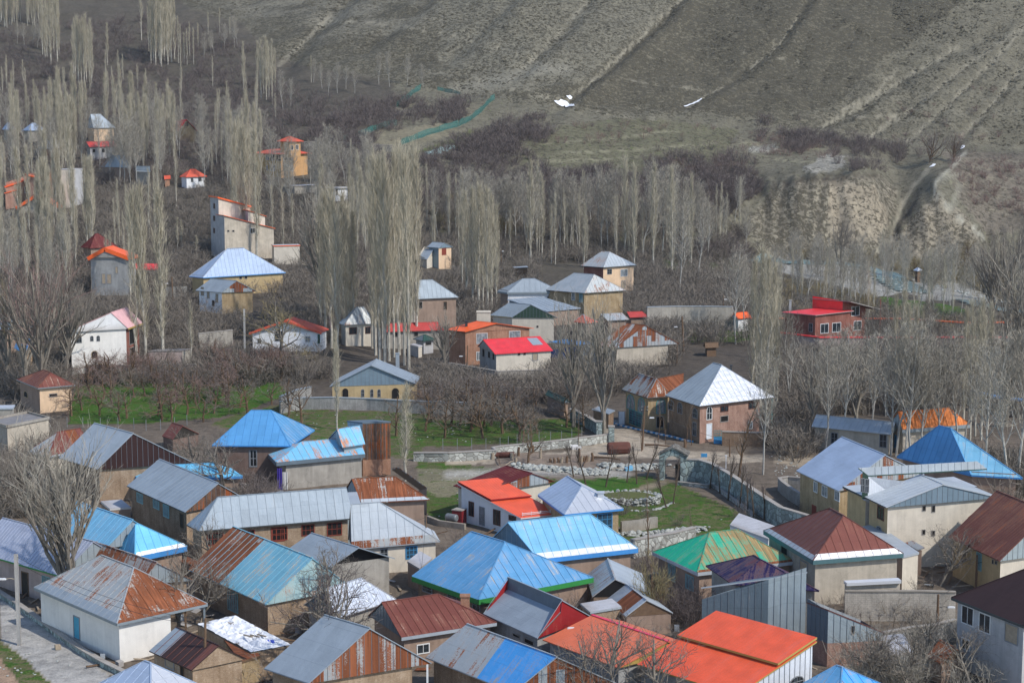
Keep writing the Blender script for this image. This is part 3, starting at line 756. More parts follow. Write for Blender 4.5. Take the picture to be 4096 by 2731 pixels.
def house(name, label, cat, L, F, Rr, he, kind='hip', axis='LF', a=None, b=None, roof='galv', roof2=None, gable='panel_grey', wall='plaster_cream', wall2=None,
          ov=.45, fascia=None, seam=.95, wins=(), root=None, group=None, flash=(), parts=None, rise=None, base=None, ridge=None, wl=(0, 1), wr=(0, 1), hr=None, posts=None, chim=(), seam_mat=None, drop=0, parapet=None, wallmid=None, endroof=None, tile=None, ogab=.12, depth=None, dist=None, walls=True, verge=None):
    """L, F, Rr: eave corners left, front, right as read off the photograph; he: eave height over the land at F.
    roof: covering of the slope over the LF eave (axis LF) or FR eave (axis FR); roof2: of the end over the other eave."""
    global CUR
    if tile: CUR = tile
    PF = hit(px(F), he)
    if dist: r_ = ray(px(F)); PF = EYE + r_ * (dist / r_.y)
    zf = PF.z
    zl = zf; zr = zf
    if kind == 'shed':                                # hr: height over PF.z of the L-B or R-B side
        dl, dr = hr; zl += dl; zr += dr
    PL = on_plane(px(L), zl)
    PR = on_plane(px(Rr), zr)
    if PF.y > 330:                      # far off, a reading's row says little about depth: keep corners square-ish
        def square(P, q, z):
            r = ray(px(q)); dx = abs(r.x / r.y * PF.y - PF.x); lim = max(3.0, .75 * dx)
            dy = P.y - PF.y
            if abs(dy) <= lim: return P
            y = PF.y + math.copysign(lim, dy); return Vector((r.x / r.y * y, y, z))
        PL = square(PL, L, zl); PR = square(PR, Rr, zr)
    if depth:                                         # true depth of the side that runs away from the eye
        side, dd = depth
        if side == 'R': PR = PF + (PR - PF).normalized() * dd if not isinstance(dd, tuple) else PF + Vector((dd[0], dd[1], zr - zf))
        else: PL = PF + (PL - PF).normalized() * dd if not isinstance(dd, tuple) else PF + Vector((dd[0], dd[1], zl - zf))
    PB = PL + PR - PF
    ground = min(zt(p.x, p.y) for p in (PL, PF, PR, PB)) - .9
    if base is not None: ground = zf - base
    new = root is None
    if new:
        root = empty(name, Vector(((PL.x + PR.x) / 2, (PL.y + PR.y) / 2, ground + .9)), label, cat, group)
    FOOTS.append([(p.x, p.y) for p in (PL, PF, PR, PB)])
    if kind in ('shed', 'flat'): axis = 'LF'
    if axis == 'LF': P0, P1, P2, P3 = PL, PF, PR, PB
    else: P0, P1, P2, P3 = PR, PF, PL, PB
    e = flat2(P1 - P0).normalized() * 1.0; g = flat2(P2 - P1).normalized()
    len_e = (P1 - P0).length; len_g = (P2 - P1).length
    mats = []
    def slot(m):
        if m not in mats: mats.append(m)
        return mats.index(m)
    roof2 = roof2 or roof
    rb = MB(); info = ''
    A = B = None; tilt = 0
    if kind in ('hip', 'gable', 'gh', 'hg'):
        mid = (P1 + P2) / 2; d = (P1 - P0)
        if kind in ('gable', 'gh'):
            A = on_vplane(px(a), P1, P2 - P1)
            m = (A - P1).dot(P2 - P1) / (P2 - P1).length_squared
            if rise: A.z = zf + rise
            if not .15 < m < .85: info += ' MID%.2f' % m; m = min(max(m, .15), .85)
            A = P1 + (P2 - P1) * m + UP * (A.z - zf)
            if not .4 < A.z - zf < 7: info += ' RISE%.1f' % (A.z - zf); A.z = zf + min(max(A.z - zf, .4), 7)
        else:
            m = .5
            A = on_vplane(px(a), mid, d)
            if rise: A.z = zf + rise
            t = (A - mid).dot(-d) / d.length_squared
            if not .4 < A.z - zf < 7: info += ' RISE%.1f' % (A.z - zf); A.z = zf + min(max(A.z - zf, .4), 7)
            if not .02 < t < .9: info += ' T%.2f' % t; t = min(max(t, .05), .6)
            A = mid - d * t + UP * (A.z - zf)
        zr_ = A.z
        far = P0 + (P3 - P0) * m
        if kind in ('gable', 'hg'): B = far + UP * (zr_ - zf)
        else:
            if b is not None:
                Bq = on_vplane(px(b), P1 + (P2 - P1) * m, d)
                t = (Bq - (P1 + (P2 - P1) * m)).dot(-d) / d.length_squared
            else: t = 1 - .5 * min(1, len_g / len_e)
            tA = 0 if kind == 'gh' else (A - mid).dot(-d) / d.length_squared
            if not tA < t < 1.0: info += ' TB%.2f' % t; t = min(max(t, tA + .02), .97)
            B = P1 + (P2 - P1) * m - d * t; B.z = zr_
        sm = slot('seam')
        n1 = None
        faces = []
        pl = parts or [(1, roof)]
        S1 = [P0, P1, A, B]
        if drop:
            A1 = A + (P1 - A) * .12 - UP * 0; B1 = B + (P0 - B) * .12
            k = -drop
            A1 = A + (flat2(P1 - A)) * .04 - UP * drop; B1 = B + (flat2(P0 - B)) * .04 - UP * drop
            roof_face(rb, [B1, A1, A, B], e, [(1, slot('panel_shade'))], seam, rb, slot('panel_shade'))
            S1 = [P0, P1, A1, B1]
        mk = lambda r: seam_mat or r
        segs = [(f, slot(r)) for f, r in pl]
        roof_face(rb, S1, e, segs, seam, rb, slot(mk(pl[-1][1])))
        roof_face(rb, [P2, P3, B, A], -e, [(1, slot(roof2))], 0, rb, 0)
        if kind in ('hip', 'hg'): roof_face(rb, [P1, P2, A], g, [(1, slot(endroof or roof2))], seam, rb, slot(mk(endroof or roof2)))
        if kind in ('hip', 'gh'): roof_face(rb, [P3, P0, B], -g, [(1, slot(roof2))], 0, rb, 0)
        # thickness: rim and underside
        th = UP * .1
        uA, uB = (A1, B1) if drop else (A, B)
        loop = [P0, P1] + ([A] if kind in ('gable', 'gh') else []) + [P2, P3] + ([B] if kind in ('gable', 'hg') else [])
        for p, q in zip(loop, loop[1:] + loop[:1]): rb.poly([p - th, q - th, q, p], [(0, 0), ((q - p).length, 0), ((q - p).length, .1), (0, .1)], slot(roof))
        rb.poly([P1 - th, P0 - th, uB - th, uA - th], None, slot('timber')); rb.poly([P3 - th, P2 - th, A - th, B - th], None, slot('timber'))
        if kind in ('hip', 'hg'): rb.poly([P2 - th, P1 - th, A - th], None, slot('timber'))
        if kind in ('hip', 'gh'): rb.poly([P0 - th, P3 - th, B - th], None, slot('timber'))
        # folded caps on ridge and hips
        cap = slot(ridge or roof)
        cw = .32 if ridge else .14
        if (A - B).length > .3: rb.bar(B + UP * .03, A + UP * .03, cw, .05, cap)
        if kind in ('hip', 'hg'):
            rb.bar(A + UP * .02, P1 + UP * .03, .12, .05, cap); rb.bar(A + UP * .02, P2 + UP * .03, .12, .05, cap)
        if kind in ('hip', 'gh'): rb.bar(B + UP * .02, P0 + UP * .03, .12, .05, cap)
    else:
        top = [PL, PF, PR, PB]
        if kind == 'flat':
            th = UP * .22
        else: th = UP * .12
        nn = (PF - PL).cross(PR - PF)
        lowLF = abs(zl - zf) < .01
        ee = (PF - PL).normalized() if lowLF else (PR - PF).normalized()
        pts = [PL, PF, PR, PB] if lowLF else [PF, PR, PB, PL]
        roof_face(rb, pts, ee, parts and [(f, slot(r)) for f, r in parts] or [(1, slot(roof))], seam if kind == 'shed' else 0, rb, slot(seam_mat or roof))
        for p, q in zip(top, top[1:] + top[:1]): rb.poly([p - th, q - th, q, p], [(0, 0), ((q - p).length, 0), ((q - p).length, .15), (0, .15)], slot(roof2))
        rb.poly([p - th for p in top[::-1]], None, slot('timber'))
        if parapet:
            for p, q in zip(top, top[1:] + top[:1]):
                rb.bar(p + UP * .12, q + UP * .12, .25, .34, slot(parapet))
    if verge and kind in ('gable', 'gh'):
        vs = slot(verge[0])
        for p in (P1, P2): rb.bar(p + e * .04 - UP * verge[1] / 2, A + e * .04 - UP * verge[1] / 2, .07, verge[1] + .1, vs)
    ro = rb.build('roof', mats, root)
    # fascia boards and bright flashing along the two eaves that show
    if fascia:
        fm, fh = fascia[:2]
        fb = MB()
        edges = [(P0, P1, -g)]
        if kind in ('hip', 'hg', 'shed', 'flat'): edges.append((P1, P2, e))
        if kind in ('hip', 'hg', 'gh'): edges.append((P2, P3, g))
        for p, q, out in edges:
            dirv = (q - p).normalized()
            c0, c1 = p + out * .035 - UP * .01, q + out * .035 - UP * .01
            fb.poly([c0 - UP * fh, c1 - UP * fh, c1, c0], [(0, 0), ((q - p).length, 0), ((q - p).length, fh), (0, fh)])
            fb.poly([c1 - UP * fh - out * .03, c0 - UP * fh - out * .03, c0 - out * .03, c1 - out * .03])
            fb.poly([c0 - UP * fh, c0 - UP * fh - out * .03, c1 - UP * fh - out * .03, c1 - UP * fh]); fb.poly([c0, c1, c1 - out * .03, c0 - out * .03])
        fb.build('fascia', fm, root)
    for side, fm, wd in flash:
        fb = MB()
        p, q, top2 = (P0, P1, B if B else P3) if side == 0 else (P1, P2, A if A else P3)
        d2 = (q - p).normalized()
        nrm = d2.cross(top2 - p).normalized()
        if nrm.z < 0: nrm = -nrm
        s = nrm.cross(d2)
        if s.z < 0: s = -s
        lift = nrm * .025
        ins = wd * .8
        Q = [p + lift, q + lift, q + s * wd + lift - d2 * (ins if kind in ('hip', 'hg') or side == 1 else 0), p + s * wd + lift + d2 * ins * (side == 1 or kind in ('hip', 'gh'))]
        fb.planar(Q, d2, s); k = 0.0
        fb.poly([Q[0] - lift, Q[1] - lift, Q[1], Q[0]]); fb.poly([Q[2], Q[3], Q[3] - lift, Q[2] - lift])
        fb.build('flashing', fm, root)
    # walls
    def inset(p, sx, sy): return p + e * sx * min(ov, len_e * .2) + g * sy * min(ov, len_g * .2)
    W0, W1, W2, W3 = inset(P0, 1, 1), inset(P1, -1, 1), inset(P2, -1, -1), inset(P3, 1, -1)
    if axis == 'LF': WL, WF, WR, WB = W0, W1, W2, W3
    else: WL, WF, WR, WB = W2, W1, W0, W3
    if kind in ('gable', 'gh', 'hg') and A is not None:
        pass
    l0, l1 = wl; r0, r1 = wr
    nL, nF = WL.lerp(WF, l0), WL.lerp(WF, l1)
    dr_ = WR - WF
    if (r0, r1) != (0, 1):
        WL2, WF2 = WL, WF
        WF, WR = WF2 + dr_ * r0, WF2 + dr_ * r1
        WL, WB = WL2 + dr_ * r0, WL2 + dr_ * r1
    if (l0, l1) != (0, 1):
        dd = WF - WL
        WL, WB, WF, WR = WL + dd * l0, WB + dd * l0, WL + dd * l1, WB + dd * l1
    rise_side = 0.0
    if A is not None:
        half = len_g * .5
        rise_side = (A.z - zf) / max(half, .5) * min(ov, len_g * .2)
    def topz(p):
        if kind == 'shed':
            fr = ((p - PF).dot(flat2(PR - PF))) / max(flat2(PR - PF).length_squared, .01); fl = ((p - PF).dot(flat2(PL - PF))) / max(flat2(PL - PF).length_squared, .01)
            return zf + (zr - zf) * fr + (zl - zf) * fl - .125
        if kind == 'flat': return zf - .225
        return zf + min(rise_side, .5) - .105
    wb = MB(); wm = []
    def wslot(m):
        if m not in wm: wm.append(m)
        return wm.index(m)
    w2 = wall2 or wall
    def ribs(P, Q, za, zb2, m):
        if not m.startswith('panel'): return
        L_ = (Q - P).length; al = (Q - P).normalized(); out = Vector((al.y, -al.x, 0)); out = out if out.dot(P - (PL + PR) / 2) > 0 else -out
        k = .55
        while k < L_ - .1:
            f = k / L_; z0, z1 = za[0] + (za[1] - za[0]) * f, zb2[0] + (zb2[1] - zb2[0]) * f
            if z1 - z0 > .3: c_ = P + al * k; wb.box(Vector((c_.x, c_.y, (z0 + z1) / 2)) + out * .02, al * .018, out * .02, UP * (z1 - z0) / 2, wslot('seam'))
            k += .62
    def quad(p, q, m):
        al = flat2(q - p).normalized()
        P, Q = Vector((p.x, p.y, ground)), Vector((q.x, q.y, ground))
        tp, tq = Vector((p.x, p.y, topz(p))), Vector((q.x, q.y, topz(q)))
        if wallmid:
            hm, mm = wallmid
            zc = zf - hm
            a_, b_ = Vector((p.x, p.y, zc)), Vector((q.x, q.y, zc))
            wb.poly([P, Q, b_, a_], [(0, 0), ((Q - P).length, 0), ((Q - P).length, zc - ground), (0, zc - ground)], wslot(mm))
            wb.poly([a_, b_, tq, tp], [(0, 0), ((Q - P).length, 0), ((Q - P).length, hm), (0, hm)], wslot(m)); ribs(P, Q, (zc, zc), (tp.z, tq.z), m)
        else:
            wb.poly([P, Q, tq, tp], [(0, 0), ((Q - P).length, 0), ((Q - P).length, tq.z - P.z), (0, tp.z - P.z)], wslot(m))
    quad(WL, WF, wall); quad(WF, WR, w2); quad(WR, WB, wall); quad(WB, WL, w2)
    if walls: wb.build('wall', wm, root)
    # gable ends
    if A is not None and kind in ('gable', 'gh', 'hg') and gable:
        gb = MB()
        def tri(p, q, apex, inn):
            p = Vector(p); q = Vector(q)
            base_z = topz(p)
            s0 = p.lerp(q, 0)
            al = flat2(q - p).normalized()
            pts = [Vector((p.x, p.y, base_z)), Vector((q.x, q.y, base_z)), apex]
            off = -inn * 0.03
            pts = [v + off for v in pts]
            gb.planar(pts, al, UP)
        if kind in ('gable', 'gh'):
            pin = -e * ogab
            p, q = P1 + pin, P2 + pin
            zz = zf - .11
            pts = [Vector((p.x, p.y, zz)), Vector((q.x, q.y, zz)), A + pin - UP * .11]
            gb.planar(pts, flat2(q - p).normalized(), UP)
            if gable.startswith('panel'):
                al = flat2(q - p).normalized(); W_ = (pts[1] - pts[0]).length; ma = (pts[2] - pts[0]).dot(al); hz = pts[2].z - zz; k = .45
                while k < W_ - .3:
                    z1 = hz * (k / ma if k < ma else (W_ - k) / max(W_ - ma, .1))
                    if z1 > .3: gb.box(pts[0] + al * k + UP * z1 * .5 + e * .015, al * .016, e * .015, UP * z1 * .49, 1)
                    k += .66
            # soffit strip closing the panel back to the wall
            gb.poly([Vector((p.x, p.y, zz)), Vector((q.x, q.y, zz)), Vector((q.x, q.y, zz)) - e * .5, Vector((p.x, p.y, zz)) - e * .5])
            gb.build('gable', [gable, 'seam'], root); gb = MB()
        if kind in ('gable', 'hg'):
            pin = e * ogab
            p, q = P3 + pin, P0 + pin; zz = zf - .11
            gb.planar([Vector((p.x, p.y, zz)), Vector((q.x, q.y, zz)), B + pin - UP * .11], flat2(q - p).normalized(), UP)
        if gb.f: gb.build('gable', gable, root)
    # openings: (face, x0, y0, x1, y1, style)
    cen = (PL + PR) / 2
    for wdef in wins:
        fc, x0, y0, x1, y1, st = wdef[:6]
        tl = wdef[6] if len(wdef) > 6 else CUR
        p, q = (WL, WF) if fc == 'L' else (WF, WR)
        if fc == 'G':
            p, q = P1 - e * ogab, P2 - e * ogab
        d = flat2(q - p)
        c = on_vplane(px(((x0 + x1) / 2, (y0 + y1) / 2), tl), p, d)
        ca = on_vplane(px((x0, (y0 + y1) / 2), tl), p, d); cb = on_vplane(px((x1, (y0 + y1) / 2), tl), p, d)
        ct = on_vplane(px(((x0 + x1) / 2, y0), tl), p, d); cd = on_vplane(px(((x0 + x1) / 2, y1), tl), p, d)
        if None in (c, ca, cb, ct, cd): continue
        w_, h_ = (cb - ca).length, (ct - cd).length
        tt = (c - p).dot(d) / d.length_squared
        if not -.05 < tt < 1.05: info += ' WIN%s%.2f' % (fc, tt); continue
        al = d.normalized(); out = Vector((al.y, -al.x, 0))
        if out.dot(cen - c) > 0: out = -out
        if c.z - h_ / 2 < ground + .3: h_ = max(.6, (c.z + h_ / 2) - ground - .5); c = Vector((c.x, c.y, ground + .5 + h_ / 2))
        w_ = min(w_, 4.5); h_ = min(h_, 3.2)
        window(root, c, al, out, w_, h_, st)
    for (x, y, w_, h_, m) in chim:
        if A is not None: z0 = (zf + A.z) / 2
        else: z0 = max(zf, zl, zr)
        c = on_plane(px((x, y)), z0)
        bb = MB(); bb.box(c + UP * (h_ / 2 - .7), Vector((w_ / 2, 0, 0)), Vector((0, w_ / 2, 0)), UP * (h_ / 2 + .7))
        bb.box(c + UP * (h_ + .05), Vector((w_ / 2 + .08, 0, 0)), Vector((0, w_ / 2 + .08, 0)), UP * .05)
        bb.build('chimney', m, root)
    if posts:
        for (pt, m) in posts:
            fr = {'R': P2 if axis == 'LF' else P0, 'F': P1}.get(pt)
            if fr is None:
                fr = PF.lerp(PR, pt) if pt >= 0 else PF.lerp(PL, -pt)
            fr = fr + (cen - fr).normalized() * .35
            bb = MB(); zb = zt(fr.x, fr.y) - .4
            bb.bar(Vector((fr.x, fr.y, zb)), Vector((fr.x, fr.y, zf - .12)), .16, .16, 0, Vector((1, 0, 0)))
            bb.build('post', m, root)
    print('%-30s F(%.0f,%.0f,%.1f) %.1fx%.1f rise %.1f%s' % ((label or name)[:30], PF.x, PF.y, PF.z - he, len_e, len_g, (A.z - zf) if A else 0, ('   <<<' + info) if info else ''))
    root['_d'] = 0; del root['_d']
    house.last = dict(PL=PL, PF=PF, PR=PR, PB=PB, A=A, B=B, zf=zf, W=(WL, WF, WR, WB), ground=ground)
    return root
D('seam', m_plain, (.2, .22, .24), .6, .2)
# ---- nearest rows. Readings per tile: x, y
H = house
CUR = 'F1'
H('white_house', 'white rendered house with rusting hipped tin roof and small blue door beside the lane', 'house', (290,745), (1000,1055), (1775,885), 3.9, 'hip', 'LF', (1145,575), (865,478),
  roof='galv_rust_some', roof2='galv_rust_heavy', wall='plaster_white', fascia=('grey_fascia', .22), flash=[(0, 'galv', .95), (1, 'rust_flash', .35)], wr=(0, .62), posts=[(.78, 'timber'), ('R', 'grey_fascia')], wins=[('L', 632, 992, 684, 1185, 'door')])
H('brick_shed', 'brick hut with dark brown gabled roof and grey strip before the white rendered house', 'shed', (1275,1285), (1635,1450), (2110,1350), 2.7, 'gable', 'LF', (1870,1240),
  roof='brown_dark', parts=[(.28, 'galv'), (.86, 'brown_dark'), (1, 'brown')], roof2='brown_dark', gable='brick_tan', wall='brick_tan', ov=.3, wins=[('L', 1415, 1355, 1490, 1440, 'board'), ('L', 1545, 1410, 1575, 1530, 'ddark')])
H('tin_roof_house', 'white and blue tin roof peak cut off by the bottom edge of the picture', 'house', (650,1660), (1290,1900), (1960,1690), 3.0, 'hip', 'LF', (1290,1390), (1235,1371), roof='silver_blue', roof2='silver', wall='plaster_cream')
CUR = 'F2'
H('rust_gable_house', 'grey roofed house whose big front gable is clad in rust striped sheets over tan brick', 'house', (120,1435), (500,1562), (1552,1388), 3.2, 'gable', 'LF', (1025,1092), roof='galv', roof2='galv_light', gable='panel_rust', wall='brick_tan', seam=0, wr=(0, .9), posts=[('R', 'white_paint')])
H('half_blue_house', 'gabled roof half grey with rust streaks and half vivid blue beside the orange barn', 'house', ('F2', 1500, 1340), ('F3', 110, 1640), ('F3', 1090, 1600), 3.0, 'gable', 'LF', ('F3', 487, 1337), roof='galv_dirty', parts=[(.52, 'galv_rust_some'), (1, 'blue_vivid')], roof2='blue_vivid', gable='panel_rust', wall='brick_brown', seam=0)
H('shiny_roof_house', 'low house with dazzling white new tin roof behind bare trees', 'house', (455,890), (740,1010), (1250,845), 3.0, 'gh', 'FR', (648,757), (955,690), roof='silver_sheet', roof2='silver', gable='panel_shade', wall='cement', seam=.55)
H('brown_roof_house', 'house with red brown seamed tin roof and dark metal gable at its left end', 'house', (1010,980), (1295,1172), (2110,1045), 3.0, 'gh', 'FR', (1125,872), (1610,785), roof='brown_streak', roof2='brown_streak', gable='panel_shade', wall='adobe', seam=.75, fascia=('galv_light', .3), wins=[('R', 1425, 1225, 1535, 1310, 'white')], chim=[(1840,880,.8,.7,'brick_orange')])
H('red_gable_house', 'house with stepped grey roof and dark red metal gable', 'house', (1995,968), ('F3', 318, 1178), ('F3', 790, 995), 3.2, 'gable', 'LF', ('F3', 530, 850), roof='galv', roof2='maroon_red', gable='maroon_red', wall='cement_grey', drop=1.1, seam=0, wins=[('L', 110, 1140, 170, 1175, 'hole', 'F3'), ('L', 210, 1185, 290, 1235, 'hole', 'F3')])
H('blue_roof_house', 'large brick house under the biggest worn blue hipped roof with green eave boards', 'house', (1385,650), (1955,850), ('F3', 800, 660), 3.3, 'hip', 'LF', (2180,355), (1820,235), roof='blue_worn', roof2='blue_worn', wall='brick_brown', wall2='adobe', fascia=('green_fascia', .5), seam=.95, wins=[('L', 1475,725,1560,790,'grey'), ('L', 1690,800,1770,855,'grey'), ('L', 1905,845,1970,950,'grey')])
CUR = 'F3'
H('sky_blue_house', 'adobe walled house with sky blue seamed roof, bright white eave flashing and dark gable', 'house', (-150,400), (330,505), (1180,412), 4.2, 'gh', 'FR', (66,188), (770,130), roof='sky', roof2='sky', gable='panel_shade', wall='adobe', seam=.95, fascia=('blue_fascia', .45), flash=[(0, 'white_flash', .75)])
H('green_roof_house', 'adobe house with flaking emerald green hipped roof', 'house', (1305,440), (1690,618), ('F4', 400, 520), 3.2, 'hip', 'FR', (1795,275), (2035,247), roof='green_worn', roof2='green', wall='adobe', seam=.95, fascia=('galv_pale', .35), flash=[(0, 'rust_flash', .3)], wins=[('L', 1440,550,1500,690,'tealv'), ('L', 1588,640,1656,765,'tealv'), ('R', 1895,605,1935,630,'hole')])
CUR = 'F4'
H('brown_hip_house', 'tall cement house with brown rust hipped roof and gleaming white eave strip', 'house', (125,258), (548,515), (1320,455), 4.9, 'hip', 'LF', (810,130), (690,75), roof='brown', roof2='brown_streak', endroof='brown_streak', wall='cement', wall2='cement_warm', seam=.95, fascia=('teal_fascia', .42), flash=[(0, 'galv_light', .55), (1, 'white_flash', .7)], wins=[('L', 275,395,330,470,'hole'), ('L', 435,520,500,640,'board')])
H('purple_roof_house', 'low house with dark purple patched roof behind the tall grey metal block', 'house', ('F3', 1760, 560), ('F3', 1985, 715), (600, 775), 4.2, 'hip', 'LF', (100, 493), (40, 470), roof='purple', roof2='purple', wall='cement', seam=0, rise=1.8)
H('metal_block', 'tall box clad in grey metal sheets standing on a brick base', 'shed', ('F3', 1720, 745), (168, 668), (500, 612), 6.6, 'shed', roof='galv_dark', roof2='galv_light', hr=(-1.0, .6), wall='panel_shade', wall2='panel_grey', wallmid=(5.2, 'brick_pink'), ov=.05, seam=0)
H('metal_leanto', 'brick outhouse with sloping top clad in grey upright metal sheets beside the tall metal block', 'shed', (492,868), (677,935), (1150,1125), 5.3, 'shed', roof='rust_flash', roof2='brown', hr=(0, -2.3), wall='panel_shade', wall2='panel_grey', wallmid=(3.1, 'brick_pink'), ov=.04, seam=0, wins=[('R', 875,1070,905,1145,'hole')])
CUR = 'F3'
r = H('orange_barn', 'barn with the largest plain orange sheet roof in two steps and white corrugated end wall', 'barn', (1170,1400), (2030,1662), ('F4', 582, 1205), 3.2, 'shed', roof='orange', roof2='gold_fascia', hr=(0, 2.6), wall='cement_grey', wall2='panel_white', seam=0, ov=.25, wallmid=(2.1, 'plaster_cream'), wins=[('R', 348,1500,466,1600,'archg','F4')])
h = house.last
bb = MB()
a0 = h['PL'].lerp(h['PB'], .5) + UP * .35; a1 = h['PF'].lerp(h['PR'], .5) + UP * .35; t0 = h['PB'] + UP * .35; t1 = h['PR'] + UP * .35
bb.planar([a0, a1, t1, t0], (a1 - a0).normalized(), (t0 - a0).normalized())
for p, q in ((a0, a1), (a1, t1), (t1, t0), (t0, a0)): bb.poly([p - UP * .18, q - UP * .18, q, p], None, 1)
bb.poly([t0 - UP * .18, t1 - UP * .18, a1 - UP * .18, a0 - UP * .18], None, 1)
bb.build('raised_roof', ['orange', 'gold_fascia'], r)
H('orange_gable_house', 'faded orange gabled roof with pink ridge behind the bare foreground trees', 'house', (365,1190), (1010,1432), (1700,1255), 3.1, 'gable', 'LF', (1440,1205), roof='orange_dull', roof2='orange_dull', gable='gold_fascia', wall='cement_grey', ridge='pink_ridge', seam=0, chim=[(1590,1195,.35,.6,'steel_dark')], flash=[])
H('ruined_shack', 'collapsing grey tin shack with open black gable', 'shed', (735,640), (790,822), (1290,805), 2.4, 'gable', 'LF', (985,672), roof='galv_rust_some', roof2='galv_light', gable='dark_hole', wall='brick_brown', ov=.15, seam=0)
H('rusty_shack', 'low shack with half rusted tin roof below the collapsing shack', 'shed', (905,850), (1075,990), (1480,960), 2.0, 'gable', 'LF', (1255,850), roof='galv_pale', parts=[(.35, 'galv_light'), (.85, 'rust'), (1, 'galv_pale')], roof2='galv_light', gable='timber', wall='adobe', ov=.15, seam=0)
H('flat_roof_hut', 'flat grey roofed brick hut between the orange gabled roof and the shacks', 'shed', (690,880), (770,952), (1040,908), 2.4, 'flat', roof='concrete_roof', wall='brick_tan', ov=.12, fascia=('galv_light', .2))
CUR = 'F2'
H('open_gable_house', 'grey gabled roof with open dark roof space over a crumbling cement wall', 'house', (290,440), (690,570), (1240,495), 4.0, 'gable', 'LF', (930,402), roof='galv', roof2='galv_dark', gable='dark_hole', wall='cement_grey', wall2='cement', ov=.4, seam=0, ogab=.9)
H('half_rust_house', 'brick house with big gabled roof, left part rust streaked and right part pale blue', 'house', ('F1', 1610, 590), (135, 890), (880, 745), 3.3, 'gable', 'LF', (535, 493), roof='teal_blue', parts=[(.42, 'galv_rust_heavy'), (1, 'teal_blue')], roof2='teal_pale', gable='teal_pale', wall='brick_tan', seam=.95, wins=[('L', 1950,780,2035,950,'tealv','F1')])
CUR = 'E1'
H('long_grey_house', 'long tan brick house with grey seamed roof and a row of dark windows', 'house', (1600,1278), (1700,1330), ('E2', 885, 1222), 4.4, 'hg', 'FR', (1862,1043), roof='galv_mid', roof2='galv', gable='panel_grey', wall='brick_tan', seam=.95, fascia=('dark_fascia', .12),
  wins=[('R', 1770,1345,1912,1452,'red'), ('R', 2050,1325,2180,1435,'red'), ('R', 2325,1310,2435,1420,'red'), ('R', 180,1295,320,1412,'red','E2'), ('R', 440,1275,552,1372,'red','E2'), ('R', 658,1258,786,1370,'red','E2')])
H('grey_gable_house', 'brick house with plain grey gabled roof and rusty gable, left of the long grey house', 'house', (1085,945), (1580,1170), (2110,1060), 5.2, 'gable', 'LF', (1867,922), roof='galv', roof2='galv', gable='panel_rust_dark', wall='brick_brown', wall2='brick_tan', seam=.95, wins=[('L', 1172,1010,1222,1092,'tealv'), ('L', 1312,1060,1362,1142,'tealv'), ('L', 1398,1108,1446,1215,'tealv'), ('L', 1540,1180,1570,1310,'ddark')], fascia=('dark_fascia', .1))
H('bright_blue_house', 'long low roof of bright clean blue half hidden behind the plain grey gabled roof', 'house', (1125,835), (1205,905), (2075,862), 3.0, 'hip', 'FR', (1410,770), (1820,742), roof='sky_clean', roof2='sky_clean', wall='adobe', seam=.8, fascia=('blue_fascia', .3))
H('brown_gable_house', 'brick house with grey roof and a wide dark brown metal gable', 'house', (505,705), (832,803), (1655,746), 4.2, 'gable', 'LF', (1140,496), roof='galv_light', roof2='brown_dark', gable='panel_brown', wall='brick_tan', seam=0, chim=[(955,590,.3,1.2,'rust')])
H('striped_roof_house', 'small house with brown and white striped hipped roof behind the brown gabled house', 'house', (235,650), (415,690), (790,622), 3.2, 'hip', 'FR', (495,485), (740,452), roof='brown_streak', parts=[(.15, 'brown_streak'), (.36, 'galv_rust_heavy'), (1, 'brown_streak')], roof2='galv_rust_some', wall='plaster_cream', seam=.95, fascia=('galv_pale', .25))
H('blue_hip_house', 'dark adobe house with clean blue hipped roof and small dormer', 'house', (1815,600), ('E2', 345, 603), ('E2', 552, 468), 5.0, 'hip', 'LF', ('E2', 180, 300), (2150, 298), roof='blue', roof2='blue_worn', wall='adobe_dark', seam=.95, fascia=('blue_fascia', .15), wins=[('L', 2130,640,2200,785,'grey'), ('L', 0,640,60,780,'grey','E2')])
CUR = 'E2'
h = house.last
r = H('rusty_blue_house', 'cement house with light blue rust blotched roof', 'house', (140,658), (225,745), (985,672), 3.9, 'hg', 'FR', (440,570), roof='blue_rust', roof2='blue_rust', gable=None, wall='cement_warm', wall2='cement', seam=.95, fascia=('galv_dark', .5), wr=(.08, 1))
H('roof', None, None, (665,545), (790,615), (985,585), 5.0, 'gable', 'FR', (745,460), roof='blue_rust', roof2='blue', gable='panel_grey', wall='panel_grey', seam=.95, root=r)
H('rust_tower', 'square stair tower clad in orange rusted sheets on a brick base', 'tower', (912,398), (962,404), (1205,394), 7.3, 'flat', roof='galv_dark', roof2='galv_dark', wall='panel_grey', wall2='panel_rust_dark', wallmid=(5.1, 'brick_orange'), ov=.05, depth=('L', 2.6))
H('rust_white_house', 'adobe house with roof patched in white and rust panels behind the long grey house', 'house', (795,1005), (950,1090), (1535,1062), 4.5, 'gh', 'FR', (868,885), (1242,855), roof='galv_rust_heavy', roof2='galv_light', gable='panel_grey', wall='adobe', seam=.95, flash=[(0, 'galv_pale', .5)])
H('metal_box', 'pale grey metal clad box at the right end of the long grey roof', 'shed', (800,1002), (830,1104), (948,1098), 5.6, 'flat', roof='galv_light', wall='panel_grey', ov=.03)
